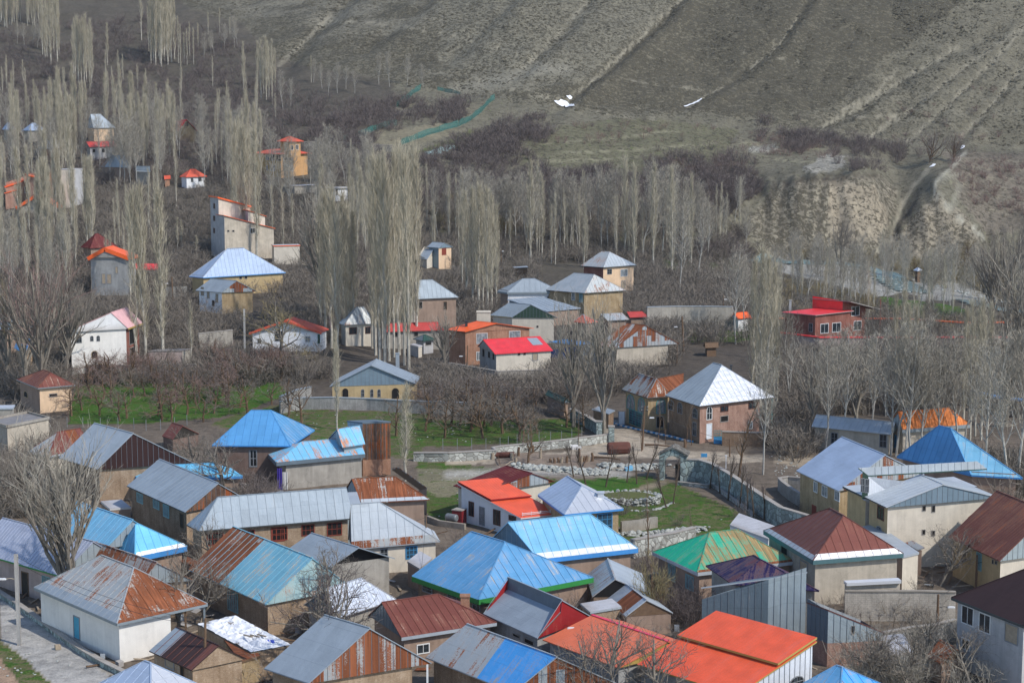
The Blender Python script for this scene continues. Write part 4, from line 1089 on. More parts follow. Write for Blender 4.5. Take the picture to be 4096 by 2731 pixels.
H('pale_roof_house', 'house with pale silvery seamed roof rusting along the eave and blue framed windows', 'house', (838,1398), (870,1487), (1625,1418), 3.0, 'gh', 'FR', (858,1105), (1112,1090), roof='galv_pale', roof2='galv_pale', gable='panel_grey', wall='plaster_cream', seam=.95, flash=[(0, 'galv_rust', .8)], wins=[('R', 1330,390,1432,500,'blue','F2'), ('R', 1112,412,1180,490,'grey','F2')])
H('rusty_leanto', 'narrow lean-to with rust striped roof behind the rust tower', 'shed', (1212,800), (1452,975), (1515,962), 2.4, 'shed', roof='galv_stripe', hr=(0, .9), wall='adobe', ov=.1, seam=0)
CUR = 'F1'
H('lilac_roof_house', 'house with lilac white ribbed roof behind the biggest bare tree by the lane', 'house', (-260,425), (510,645), (1130,545), 3.2, 'gable', 'LF', (800,352), roof='silver_lilac', roof2='silver_lilac', gable='panel_grey', wall='plaster_pink', seam=.5, fascia=('green_fascia', .14), wins=[('L', 188,612,246,850,'ddark'), ('L', 362,650,428,728,'tealv')])
H('pale_blue_house', 'house with faded pale blue gabled roof and grey metal gable behind the lilac roof', 'house', (385,218), (905,408), (1400,330), 3.6, 'gable', 'LF', (1137,167), roof='sky', roof2='sky_clean', gable='panel_grey', wall='brick_brown', seam=.95)
H('cyan_roof_house', 'small wing with bright cyan hipped roof and white strip along the eave', 'house', (1020,420), (1155,485), (1600,392), 3.0, 'hip', 'FR', (1160,205), (1185,200), roof='sky_clean', roof2='sky_clean', wall='adobe', seam=.95, fascia=('blue_fascia', .55), flash=[(0, 'white_flash', .45)])
H('rust_spot_house', 'grey roof with rows of rust spots and upright metal gable behind the white rendered house', 'house', (640,520), (1205,715), (1655,680), 3.7, 'gable', 'LF', (1342,529), roof='galv_rust', roof2='galv', gable='panel_grey', wall='brick_tan', seam=0)
CUR = 'E2'
r = H('orange_roof_house', 'white rendered house with two step orange roof and brown framed windows', 'house', (1775,928), ('E3', 178, 1222), ('E3', 530, 1186), 2.4, 'shed', roof='orange', roof2='white_paint', hr=(2.0, 0), wall='plaster_clean', seam=0, ov=.3, wins=[('L', 1872,1080,1916,1205,'brown'), ('L', 1962,1125,2008,1282,'dgrille'), ('L', 2082,1150,2142,1282,'brown'), ('L', 2215,1200,2276,1245,'brown')])
h = house.last
bb = MB()
a0 = h['PF'].lerp(h['PL'], .46) + UP * .3; a1 = h['PR'].lerp(h['PB'], .46) + UP * .3; t1 = h['PB'] + UP * .3; t0 = h['PL'] + UP * .3
bb.planar([a0, a1, t1, t0], (a1 - a0).normalized(), (t0 - a0).normalized())
for p, q in ((a0, a1), (a1, t1), (t1, t0), (t0, a0)): bb.poly([p - UP * .16, q - UP * .16, q, p], None, 1)
bb.poly([t0 - UP * .16, t1 - UP * .16, a1 - UP * .16, a0 - UP * .16], None, 1)
bb.build('raised_roof', ['orange', 'maroon_red'], r)
bb = MB()                                             # snow guard rail on the low eave
p, q = h['PF'].lerp(h['PR'], .1), h['PR']
up2 = (h['PL'] - h['PF']).normalized()
for k in (.15, .32): bb.bar(p + UP * k + up2 * .5, q + UP * k + up2 * .5, .05, .06)
for k in range(5):
    c = p.lerp(q, k / 4) + up2 * .5; bb.bar(c, c + UP * .45, .05, .05, 0, Vector((1, 0, 0)))
bb.build('snow_guard', 'white_paint', r)
H('maroon_roof_house', 'old house with dark maroon gabled roof directly behind the white house with orange roof', 'house', (1738,942), ('E2', 1960, 1012), ('E3', 470, 908), 3.8, 'gable', 'LF', ('E3', 275, 838), roof='maroon', roof2='maroon', gable='panel_rust_some', wall='plaster_cream', seam=.5)
CUR = 'E3'
H('silver_hip_house', 'ochre house with silver blue hipped roof, blue fascia and blue framed window', 'house', (325,1022), (550,1190), (1055,1140), 4.0, 'hip', 'LF', (700,945), (545,865), roof='silver_blue', roof2='silver', wall='brick_ochre', seam=.95, fascia=('blue_fascia', .22), wins=[('R', 828,1180,960,1335,'blue')], chim=[(860,1040,.7,.5,'silver')])
H('white_flat_hut', 'low hut with flat white roof behind the green roof', 'shed', (1965,208), ('F3', 2297, 330), ('F4', 240, 225), 2.6, 'flat', roof='concrete_roof', roof2='plaster_clean', wall='plaster_clean', ov=.06, tile='F3')
CUR = 'E4'
H('lilac_gable_house', 'two storey stone house with pale lilac blue gabled roof beside the long garden wall', 'house', (405,815), (765,988), (1500,845), 5.6, 'gable', 'LF', (1165,680), roof='silver_blue', roof2='silver_lilac', gable='panel_rust_some', wall='brick_ochre', seam=0, wins=[('L', 555,910,587,1002,'pale'), ('L', 625,945,672,1040,'pale'), ('L', 735,988,778,1075,'pale'), ('L', 540,1110,575,1190,'redboard')])
r = H('blue_gable_house', 'large cream house with wide slate blue metal gable and glazed rooftop storey', 'house', (985,1037), (1172,1128), (2140,1042), 7.0, 'gable', 'LF', (1660,932), roof='galv_pale', roof2='galv_light', gable='panel_blue_grey', wall='ochre', wall2='plaster_cream', seam=.8, fascia=('dark_fascia', .12), flash=[],
  wins=[('L', 884,1030,936,1140,'brown'), ('L', 1000,1078,1036,1200,'archg'), ('L', 1100,1120,1156,1236,'brown'), ('L', 880,1215,930,1272,'archg'), ('L', 1092,1290,1135,1335,'archg'), ('R', 1480,1115,1512,1162,'hole'), ('R', 1560,1112,1592,1172,'hole'), ('R', 1478,1318,1508,1364,'hole'), ('R', 1558,1326,1590,1374,'hole')])
H('back_wing', None, None, (800,948), (985,1037), (1953,951), 7.0, 'flat', roof='galv_pale', roof2='dark_fascia', wall='ochre', wall2='plaster_cream', root=r)
H('rooftop_room', None, None, (935,792), (1022,858), (2035,800), 9.6, dist=house.last['PF'].y - .3, kind='shed', roof='galv_light', roof2='green_dark', hr=(.9, 0), wall='panel_green', wall2='panel_white', base=2.6, ov=.25, seam=.8, root=r, wins=[('L', 955,880,985,1000,'grey'), ('L', 990,885,1026,1005,'grey')])
H('blue_pyramid_house', 'house with big deep blue pyramid roof standing behind a row of bare poplars', 'house', (1265,695), (1900,852), (2338,878), 3.4, 'hip', 'LF', (1725,470), (1622,420), roof='blue', roof2='sky', wall='adobe', seam=.95, fascia=('blue_fascia', .2), rise=4.8)
H('rust_orange_house', 'house with glowing orange rusted seamed roof among the poplars at the right', 'house', (1180,425), (1310,465), (1890,420), 3.6, 'gh', 'FR', (1275,312), (1712,280), roof='rust_gold', roof2='galv_rust', gable='panel_grey', wall='cement_warm', seam=.95, fascia=('grey_fascia', .5), wins=[('L', 1238,510,1262,620,'blue')])
H('long_grey_shed', 'long low shed with pale grey roof left of the glowing rust orange roof', 'shed', (605,398), (535,437), (1215,505), 3.2, 'gable', 'FR', (575,338), roof='galv_light', roof2='galv', gable='panel_grey', wall='cement_warm', seam=.9, wins=[('R', 1115,505,1180,620,'grey'), ('R', 700,490,760,590,'grey')])
CUR = 'F4'
H('rust_roof_house', 'cream house with rust brown ribbed roof and pale metal gable at the right edge', 'house', (1705,312), (2142,517), (2900,410), 4.3, 'gable', 'LF', (2560,310), roof='brown_rust', roof2='brown_rust', gable='panel_grey', wall='ochre', wall2='plaster_cream', seam=.45, wins=[('L', 1945,445,1990,600,'tealv'), ('L', 2080,505,2095,545,'hole'), ('L', 2105,515,2125,550,'hole')], rise=4.4)
H('dark_brown_house', 'two storey grey white house with dark brown roof in the lower right corner', 'house', (1730,830), (2350,1072), (3080,900), 6.2, 'hip', 'LF', (2900,640), (2560,520), roof='brown_dark', roof2='brown_dark', wall='plaster_grey', seam=0, rise=4.3, fascia=('dark_fascia', .22), wins=[('L', 1820,905,1922,1065,'white'), ('L', 1968,968,2066,1132,'white'), ('L', 2190,1060,2302,1225,'board'), ('L', 1820,1180,1890,1282,'white')])
H('blue_peak_house', 'blue worn roof peak at the bottom edge under the orange barn', 'house', (240,1690), (760,1850), (1370,1670), 3.0, 'hip', 'LF', (800,1425), (745,1412), roof='blue_worn', roof2='blue_vivid', wall='cement', seam=.95)
H('tin_outhouse', 'small outhouse with light grey sloping tin roof right of the brown hipped roof', 'shed', (950,228), (1312,480), (1455,445), 3.9, 'flat', roof='galv_light', roof2='galv_light', wall='plaster_pink', wall2='plaster_cream', ov=.1)
H('rusted_outhouse', 'low outhouse with rust patched roof among brushwood in the lower right', 'shed', (1520,1330), (1650,1400), (1850,1310), 2.0, 'gable', 'LF', (1760,1260), roof='galv_rust_heavy', roof2='galv_rust', gable='timber', wall='adobe', ov=.15, seam=0)
H('ruined_walls', 'roofless hut of bare cement walls beside the metal clad outhouse', 'shed', (1130,1160), (1200,1315), (1400,1290), 2.2, 'flat', roof='concrete_roof', wall='cement_grey', ov=.05)
# ---- middle distance and the far slope
CUR = 'E1'
H('cement_block_house', 'grey cement house with flat white metal roof cut by the left edge', 'house', (-330,285), (112,280), (130,254), 5.6, 'flat', roof='silver', roof2='galv_light', wall='cement', wall2='cement', ov=.15)
H('flat_grey_house', 'lower cement house with flat grey roof beside the white metal roof at the left edge', 'house', (-120,395), (60,445), (418,372), 4.4, 'flat', roof='asphalt_roof', roof2='cement', wall='cement', wall2='cement_warm', ov=.06, parapet='cement')
H('rotten_hut', 'tiny hut with broken rusty gabled roof between the brown gable and the clean blue roof', 'shed', (1385,520), (1475,548), (1705,500), 1.8, 'gable', 'LF', (1562,432), roof='brown_streak', roof2='brown', gable='door_dark', wall='adobe_dark', seam=0, ov=.15)
CUR = 'D1'
H('brown_pyramid_house', 'small cream house with brown hipped roof at the edge of the orchard', 'house', (140,1105), (322,1180), (640,1152), 4.2, 'hip', 'LF', (432,1046), (372,1020), roof='brown_rust', roof2='brown_streak', wall='adobe', wall2='plaster_peach', fascia=('grey_fascia', .15), wins=[('L', 205,1205,238,1260,'archd'), ('R', 420,1225,490,1255,'hole')])
r = H('white_villa', 'tall white villa with arched windows and grey and pink sheet roofs', 'house', (565,700), (1095,668), (1225,622), 7.6, 'gable', 'FR', (950,540), roof='pink', roof2='galv_light', gable='plaster_clean', wall='plaster_white', wall2='brick_red', seam=0, ov=.6, rise=3.0,
  wins=[('L', 805,638,858,684,'archg'), ('L', 770,732,800,780,'archg'), ('L', 825,730,855,780,'archg'), ('L', 650,725,700,795,'archg'), ('L', 780,860,835,925,'archd'), ('R', 1105,660,1150,805,'hole'), ('R', 1110,830,1150,960,'hole')], fascia=('gold_fascia', .3))
H('wall_house', 'low pinkish courtyard room with tin topped gate right of the white villa', 'shed', (1265,862), (1560,858), (1640,842), 2.6, 'flat', roof='asphalt_roof', wall='plaster_pink', wall2='cement', ov=.08)
H('silver_blue_hip_house', 'ochre house with wide silvery blue hipped roof behind the small brick house', 'house', ('D1', 1615, 165), ('D1', 1735, 236), ('D2', 305, 192), 4.6, 'hip', 'FR', ('C1', 1945, 1270), ('C1', 2080, 1262), roof='steel_blue', roof2='steel_blue', ridge='silver', wall='ochre', fascia=('blue_fascia', .15), wins=[('R', 2045,225,2070,250,'hole','D1'), ('R', 2090,220,2115,248,'hole','D1')])
H('small_brick_house', 'narrow house with grey gabled roof, half rusted gable, white side and tan brick end', 'house', (1670,285), (1892,362), (2192,350), 4.6, 'gable', 'LF', (2025,262), roof='galv', roof2='galv_dark', gable='panel_rust_some', wall='plaster_clean', wall2='brick_ochre', seam=0, wins=[('L', 1718,315,1746,390,'board'), ('L', 1770,345,1794,415,'board'), ('L', 1844,375,1868,450,'board'), ('L', 1815,430,1835,480,'ddark')])
H('concrete_frame_house', 'unfinished grey concrete house under a thick bright orange gabled roof', 'house', ('C1', 748, 1345), ('C1', 1110, 1345), ('C1', 1150, 1318), 8.5, 'gable', 'FR', ('C1', 893, 1263), roof='orange_tile', roof2='orange_tile', gable='cement_grey', wall='cement_grey', wall2='block_grey', seam=0, ov=.5, depth=('R', 5.5), fascia=('orange_tile', .5), verge=('orange_tile', .75), wins=[('L', 870,200,905,290,'board','D1'), ('L', 915,205,955,290,'board','D1'), ('L', 985,140,1010,200,'board','D1')])
H('maroon_hip_house', 'house with faded maroon hipped roof just behind the unfinished concrete house', 'house', ('C1', 690, 1255), ('C1', 770, 1268), ('C1', 1010, 1250), 5, 'hip', 'FR', ('C1', 815, 1143), ('C1', 840, 1143), roof='maroon', roof2='maroon', wall='adobe', seam=.8)
CUR = 'D2'
r = H('blue_grey_gable_house', 'long house with slate grey metal gable over an ochre wall with arched openings', 'house', (680,1165), (1420,1142), (1455,1085), 3.6, 'gable', 'FR', (1035,985), roof='galv', roof2='galv_light', gable='panel_blue_grey', wall='ochre', wall2='ochre', seam=1.2, ov=.4, depth=('R', 7.5), chim=[(1262,965,.6,1.6,'galv_light')], ogab=.35,
  wins=[('L', 785,1178,845,1275,'archd'), ('L', 950,1188,978,1255,'archg'), ('L', 1028,1188,1056,1258,'archg'), ('L', 1090,1188,1118,1258,'archg'), ('L', 1208,1175,1278,1275,'archd')])
H('grey_hip_house', 'adobe house with weathered grey blue hipped roof among tall poplars', 'house', (1325,392), (1365,420), (1785,402), 5.6, 'hip', 'FR', (1440,257), (1560,252), roof='galv_mid', roof2='galv', wall='adobe', seam=.95, wins=[('R', 1655,440,1685,510,'ddark'), ('R', 1440,440,1475,500,'hole')])
H('tan_hip_house', 'cream house with grey hipped roof streaked with tan', 'house', (755,615), (805,640), (1085,625), 4.2, 'hip', 'FR', (912,487), (972,485), roof='galv_rust_some', roof2='galv_mid', wall='plaster_cream', wins=[('R', 848,660,912,720,'brown'), ('R', 985,655,1030,715,'brown')])
H('red_long_house', 'long low building with dull red roof left of the bright orange roof', 'house', (1105,680), (1160,698), (1655,682), 3.4, 'gh', 'FR', (1128,630), (1602,604), roof='red_far', roof2='red_far', gable='plaster_grey', wall='cement', seam=0, wins=[('R', 1400,700,1440,740,'hole'), ('R', 1230,705,1275,745,'hole')])
H('garden_pavilion', 'small garden pavilion with dark blue pyramid roof below the dull red roof', 'pavilion', (1395,757), (1480,778), (1592,764), 2.6, 'hip', 'FR', (1488,722), (1496,722), roof='green_dark', roof2='galv_dark', wall='plaster_grey', seam=0, wins=[('R', 1500,785,1550,815,'hole')])
H('white_kiosk', 'small white flat roofed outbuilding beside the garden pavilion', 'shed', (1365,800), (1440,825), (1475,815), 2.2, 'flat', roof='concrete_roof', roof2='plaster_clean', wall='plaster_grey', wall2='plaster_cream', ov=.1)
r = H('bright_orange_house', 'brick house with bright orange roof, chimney block and white framed windows', 'house', (1665,612), (1838,698), ('D3', 290, 668), 6.4, 'gable', 'LF', (2110,625), roof='orange_tile', roof2='orange_tile', gable='brick_orange', wall='brick_orange', wall2='brick_orange', seam=0, ov=.5, ogab=.4, fascia=('frame_brown', .2),
  wins=[('R', 1935,710,2032,800,'surround'), ('R', 2215,690,2312,755,'surround'), ('R', 1935,868,1972,945,'pale')], chim=[(1998,600,2.6,1.6,'plaster_cream'), (1850,650,.5,.9,'steel_dark')])
H('red_roof_house', 'cream house with plain vivid red roof in front of the bright orange roof', 'house', (1945,822), (2095,888), ('D3', 455, 858), 4.6, 'gable', 'FR', (1993,766), roof='red', roof2='red', gable='cement_grey', wall='cement_grey', wall2='plaster_cream', seam=0, ov=.35, wins=[('L', 1988,842,2008,915,'hole'), ('L', 2036,865,2056,925,'hole'), ('L', 2075,882,2092,940,'hole'), ('R', 150,880,174,902,'hole','D3'), ('R', 200,876,222,898,'hole','D3'), ('R', 275,880,325,945,'board','D3')])
h = house.last
bb = MB()                                             # grey repair sheet on the red slope
s0, s1 = h['PR'], h['PF']; up_ = h['B'] - h['PR'] if h['B'] else UP
e_ = (s1 - s0).normalized(); nn = e_.cross(up_).normalized(); nn = nn if nn.z > 0 else -nn
p = s0 + e_ * .9 + up_ * .42 + nn * .03
bb.planar([p, p + e_ * 2.0, p + e_ * 2.0 + up_ * .5, p + up_ * .5], e_, up_.normalized())
bb.build('repair_sheet', 'galv_mid', bpy.data.objects['red_roof_house'])
H('white_orange_cottage', 'white cottage with two sloping orange roof wings behind a big bare tree', 'house', ('D1', 2130, 708), (612, 706), (650, 680), 3.8, 'gable', 'FR', (300,600), roof='orange_far', roof2='orange_far', gable='plaster_clean', wall='plaster_clean', seam=0, ov=.5, depth=('R', 5.5), ogab=.8, verge=('orange_far', .3), wins=[('L', 65,755,95,800,'grey'), ('L', 470,735,520,790,'pale'), ('L', 210,690,280,780,'grey'), ('L', 578,720,600,800,'dteal')])
CUR = 'D3'
H('slate_hip_house', 'white house with plain blue grey hipped roof left of the rust streaked hipped roof', 'house', ('D2', 2115, 325), (60, 362), (533, 357), 5.0, 'hip', 'FR', (195,215), (298,208), roof='galv', roof2='galv', wall='adobe', wall2='plaster_clean', seam=1.2, fascia=('grey_fascia', .4), wins=[('R', 402,388,440,422,'archg')], rise=2.9)
H('slate_wing', 'long blue grey lean-to roof in front of the plain blue grey hipped roof', 'shed', (60,350), (398,522), (692,487), 3.4, 'shed', roof='galv', roof2='silver_blue', hr=(1.8, 0), wall='panel_shade', wall2='adobe', seam=1.2, ov=.3)
H('green_gable_house', 'white house with grey roof and dark green boarded gable edged in yellow', 'house', ('D2', 2050, 542), (100, 575), (492, 577), 5.2, 'gable', 'LF', (266,466), roof='galv_mid', roof2='galv', gable='panel_green', wall='plaster_cream', wall2='plaster_cream', seam=1.0, ov=.4, ridge=None, fascia=('gold_fascia', .12), wins=[('R', 312,645,330,662,'hole')])
H('streaked_hip_house', 'large ochre brick house with hipped roof streaked grey and rust', 'house', (388,256), (720,368), (1078,344), 6.0, 'hip', 'LF', (805,208), (635,157), roof='galv_dirty', roof2='galv_rust_some', endroof='galv_rust_some', wall='brick_ochre', wall2='brick_ochre', fascia=('dark_fascia', .12), wins=[('L', 612,360,642,430,'pale'), ('L', 678,372,706,446,'tealv')])
H('peach_house', 'peach coloured two storey house with grey hipped roof, farthest back of the hipped roofs', 'house', (692,110), (884,148), (1168,120), 6.4, 'hip', 'LF', (938,14), (872,6), roof='galv_rust_some', roof2='galv_light', wall='brick_red', wall2='plaster_peach', fascia=('dark_fascia', .2), wins=[('R', 916,163,957,208,'grey'), ('R', 1030,163,1090,226,'pale'), ('R', 1035,262,1072,330,'board')])
H('rust_gable_barn', 'barn with rusty striped roof and tall gable of patched rust and grey sheets', 'barn', (825,757), (985,832), (1532,798), 3.8, 'gable', 'LF', (1240,642), roof='rust', parts=[(.7, 'galv_stripe'), (1, 'rust')], roof2='galv_rust', gable='panel_rust_some', wall='cement', wall2='cement_warm', seam=0, wr=(0, .88), posts=[('R', 'timber')])
H('blue_shed', 'shed with dark blue sheet walls and vivid blue sloping roof', 'shed', (415,712), (690,812), (826,790), 3.0, 'shed', roof='blue_vivid', roof2='blue', hr=(0, .7), wall='tarp_blue', wall2='panel_grey', seam=0, ov=.08)
H('orange_pyramid_hut', 'small hut with faded orange pyramid roof between the blue shed and streaked hipped roof', 'shed', (628,602), (738,627), (838,604), 2.6, 'hip', 'LF', (716,552), (706,549), roof='orange_far', roof2='orange_far', ridge='galv_light', wall='adobe', seam=0)
H('grey_low_shed', 'low shed with curved grey and rust roof beside the faded orange pyramid roof', 'shed', (840,520), (920,602), (1105,592), 2.6, 'gable', 'FR', (860,512), roof='galv_rust_some', roof2='galv_light', gable='adobe', wall='adobe', seam=0, rise=1.1)
H('red_tile_shed', 'low shed with dull red roof at the near end of the long grey garden wall', 'shed', (1075,550), (1110,575), (1268,570), 2.4, 'gh', 'FR', (1085,543), (1215,533), roof='red_far', roof2='red_far', gable='adobe', wall='adobe', seam=0, rise=.9)
H('tin_canopy', 'small tin shelter roof alone in the dark thicket', 'shed', (108,128), (120,152), (242,146), 2.2, 'shed', roof='galv_light', hr=(0, .5), wall='timber', ov=.3, seam=0)
H('orange_gatehouse', 'little white gatehouse with bright orange roof beside poplar trunks', 'shed', (1975,575), (2035,588), (2152,562), 2.8, 'gh', 'FR', (2000,550), (2120,532), roof='orange_tile', roof2='orange_far', gable='plaster_clean', wall='plaster_clean', seam=0, rise=1.0)
H('timber_shelter', 'small dark timber shelter with sagging roof in the brush', 'shed', (1735,815), (1755,835), (1870,830), 1.8, 'gable', 'FR', (1775,786), roof='timber', roof2='timber', gable='timber', wall='timber', seam=0, rise=.9)
r = H('big_brick_house', 'two storey pink brick house with steep hipped roof, one side brilliant white', 'house', (1415,1242), (1703,1334), (2348,1257), 5.7, 'hip', 'LF', (1897,982), (1825,965), roof='galv_mid', roof2='silver_sheet', endroof='silver_sheet', wall='brick_brown', wall2='brick_pink', fascia=('dark_fascia', .1), wr=(0, .84), posts=[('R', 'frame_teal')],  # right slopes coloured near-white for sun glare, left wall coloured browner for shade
  wins=[('R', 1765,268,1814,382,'archw','E3'), ('R', 1763,412,1812,545,'dwhite','E3'), ('R', 1884,262,1952,312,'brown','E3'), ('R', 1884,345,1952,400,'hole','E3'), ('R', 2124,230,2192,288,'brown','E3'), ('R', 2124,395,2160,460,'pale','E3'), ('L', 1650,280,1690,370,'archg','E3'), ('L', 1650,400,1680,520,'grey','E3'), ('L', 1520,230,1560,330,'archg','E3'), ('L', 1440,210,1490,300,'archg','E3')], chim=[(1975,1030,.3,.8,'steel_dark')])
r = H('shop_house', 'yellow brick shop with arched upper windows, green shopfront and rust streaked roof', 'shop', (1042,1190), (1256,1262), (1470,1248), 5.2, 'hip', 'LF', (1338,1100), (1190,1060), roof='galv_rust', roof2='rust', endroof='galv_rust_heavy', wall='brick_ochre', wall2='brick_ochre', fascia=('dark_fascia', .12),
  wins=[('L', 1085,165,1152,292,'archt','E3'), ('L', 1180,190,1242,332,'archt','E3'), ('L', 1083,305,1240,432,'teal','E3'), ('R', 1335,200,1415,330,'archt','E3'), ('R', 1335,350,1400,450,'hole','E3')])
H('roof', None, None, (1255,1190), (1262,1240), (1545,1180), 5.4, 'gable', 'FR', (1345,1120), roof='rust', roof2='rust', gable='rust', wall='brick_ochre', seam=.95, root=r, rise=1.6, depth=('L', (1.0, 5.0)), base=2)
H('tin_stall', 'low brick stall with bent tin roof beside the yellow brick shop', 'shed', ('E3', 785, 290), ('E3', 930, 330), ('E3', 985, 300), 2.4, 'shed', roof='galv', roof2='galv_light', hr=(0, .2), wall='brick_brown', ov=.25, seam=0)
H('green_shed', 'long dark green shed roof behind the stone wall of the lane', 'shed', ('E3', 385, 165), ('E3', 545, 240), ('E3', 600, 225), 2.6, 'gable', 'LF', ('E3', 570, 205), roof='green_dark', roof2='green_dark', gable='galv_dark', wall='adobe', seam=0)
CUR = 'D4'
r = H('red_modern_house', 'modern dark red brick house with two flat sloping bright red roofs', 'house', (275,488), (570,557), (900,470), 6.4, 'shed', roof='red', roof2='plaster_grey', hr=(0, .2), wall='brick_red', wall2='brick_red', seam=0, ov=.5, wins=[('R', 610,628,680,712,'white'), ('R', 710,620,785,702,'white'), ('L', 512,625,545,700,'grey')], chim=[(352,470,.5,1.0,'plaster_grey')])
h = house.last; ty = h['PF'].lerp(h['PR'], .85).y
H('upper_storey', None, None, (512,358), (870,440), (1140,458), 9.6, 'shed', roof='red', roof2='plaster_grey', hr=(0, -2.2), wall='red', wall2='brick_red', seam=0, ov=.5, wl=(0, .8), wr=(0, .82), dist=ty, posts=[('R', 'brick_red')], root=r, base=10, wins=[('R', 876,480,945,562,'white'), ('R', 895,605,960,686,'white')])
H('gazebo', 'little white roofed lookout hut on a post by the river', 'gazebo', (1405,170), (1440,180), (1485,168), 3.6, 'hip', 'LF', (1448,150), (1442,150), roof='silver_blue', roof2='silver', wall='timber', seam=0, ov=.9)
CUR = 'C1'
r = H('red_brick_villa', 'brick villa with orange roof slabs at the left edge of the valley', 'house', (205,625), (232,640), (482,694), 9.5, 'shed', roof='orange_tile', roof2='orange_tile', hr=(0, -1.7), wall='brick_pink', wall2='brick_pink', seam=0, ov=.6, depth=('L', (-2.5, 7)), fascia=('orange_tile', .3), wins=[('R', 395,700,425,735,'white')], chim=[(385,650,.8,1.2,'brick_orange'), (438,655,.8,1.2,'brick_orange')])
ty = house.last['PF'].y
H('side_wing', None, None, (30,720), (40,742), (262,668), 8.3, 'shed', roof='orange_tile', roof2='orange_tile', hr=(0, 2.2), wall='brick_pink', wall2='brick_pink', ov=.4, seam=0, root=r, depth=('L', (-2, 7)), dist=ty + .5, base=10, fascia=('orange_tile', .3), wins=[('R', 208,742,258,795,'white'), ('R', 102,815,146,865,'white')])
H('low_wing', None, None, (28,780), (36,798), (162,765), 6.4, 'shed', roof='orange_tile', roof2='orange_tile', hr=(0, .9), wall='brick_pink', wall2='brick_pink', ov=.3, seam=0, root=r, depth=('L', (-1, 4)), dist=ty - 2, base=9)
H('gable_porch', None, None, (135,915), (522,915), (540,880), 4.6, 'gable', 'FR', (330,795), roof='orange_tile', roof2='orange_tile', gable='cement', wall='cement', seam=0, ov=.5, ogab=.6, root=r, depth=('R', 4), dist=ty - 7, base=6, fascia=('orange_tile', .45), verge=('orange_tile', .7))
H('cream_block', 'blank cream concrete tower beside the brick villa with orange slabs', 'tower', (485,592), (590,592), (628,590), 11, 'flat', roof='concrete_roof', wall='plaster_cream', wall2='plaster_grey', ov=.02, depth=('R', (2.5, 6)))
r = H('white_tall_house', 'tall white house with stacked narrow red roof slabs', 'house', (1806,815), (1862,828), (2148,872), 15.5, 'shed', roof='orange_tile', roof2='orange_tile', hr=(0, -2.6), wall='plaster_grey', wall2='plaster_cream', seam=0, ov=.3, depth=('L', (-3.2, 6)), fascia=('orange_tile', .35), wins=[('L', 1826,885,1840,930,'brown'), ('L', 1826,990,1840,1035,'brown'), ('L', 1826,1095,1840,1140,'brown')])
ty = house.last['PF'].y
H('front_block', None, None, (1850,935), (1912,985), (2355,1060), 11.3, 'shed', roof='red_far', roof2='orange_tile', hr=(0, -3.9), wall='plaster_grey', wall2='cement_warm', seam=0, ov=.35, root=r, depth=('L', (-2.6, 4)), dist=ty - 4.2, base=13, wins=[('R', 2138,1095,2182,1142,'white'), ('R', 1942,1112,1962,1130,'hole'), ('R', 1985,1112,2005,1130,'hole')])
H('middle_block', None, None, (2100,935), (2116,942), (2278,972), 13, 'shed', roof='orange_tile', roof2='orange_tile', hr=(0, -1.7), wall='plaster_grey', wall2='plaster_cream', seam=0, ov=.3, root=r, depth=('L', (-2, 4)), dist=ty + 1.2, base=6)
H('terrace_house', 'low cream block with flat terrace and railing right of the tall white house', 'shed', ('C2', 180, 1195), ('C2', 200, 1245), ('C2', 430, 1240), 4.4, 'flat', roof='concrete_roof', roof2='orange_tile', wall='plaster_cream', ov=.15)
H('red_cottage', 'small white cottage with dull red hipped roof left of the yellow villa', 'house', (1535,650), (1590,660), (1772,641), 3.6, 'hip', 'FR', (1628,592), (1668,592), roof='orange_far', roof2='orange_far', wall='plaster_clean', seam=0, wins=[('R', 1695,660,1725,700,'white'), ('R', 1630,665,1655,705,'white')])
H('red_aframe', 'cottage with steep bright red gabled roof among the poplars', 'house', (1440,250), (1525,268), (1692,270), 3.2, 'gable', 'LF', (1597,168), roof='red', roof2='red', gable='brick_ochre', wall='brick_ochre', seam=0, ogab=.6, wins=[('G', 1580,190,1612,225,'brown')], chim=[(1537,160,.7,1.2,'plaster_clean')])
H('pale_blue_cottage', 'far house with pale blue hipped roof at the left edge, nearer the frame edge', 'house', (18,238), (55,254), (142,246), 4, 'hip', 'FR', (60,196), (85,196), roof='steel_blue', roof2='steel_blue', wall='cement', seam=0)
H('pale_blue_cottage', 'far house with pale blue hipped roof, second from the left edge', 'house', (188,246), (240,262), (402,255), 4, 'hip', 'FR', (275,197), (300,196), roof='steel_blue', roof2='steel_blue', wall='cement', seam=0)
H('tin_cottage', 'far house with white tin roof below the two pale blue hipped roofs', 'house', (320,372), (385,416), (508,404), 4.5, 'gh', 'FR', (385,335), (475,325), roof='silver', roof2='silver_blue', gable='plaster_clean', wall='adobe', seam=0)
H('slate_house', 'far ochre house with slate grey hipped roof behind poplars', 'house', (735,190), (800,240), (988,222), 5, 'hip', 'FR', (745,122), (858,118), roof='galv', roof2='galv_mid', wall='plaster_peach', seam=0)
H('red_roof_cottage', 'far house with dull red low roof and white trim among the poplars', 'house', (725,362), (765,402), (1002,380), 4.5, 'gable', 'FR', (735,350), roof='red_far', roof2='red_far', gable='plaster_grey', wall='plaster_grey', seam=0, rise=1.6, wins=[('R', 790,420,815,450,'hole'), ('R', 870,415,895,450,'hole')])
H('grey_roof_cottage', 'far house with grey blue hipped roof half hidden by white poplar trunks', 'house', (865,540), (895,572), (1120,578), 4, 'hip', 'FR', (960,472), (1060,478), roof='galv', roof2='adobe', wall='adobe', seam=0)
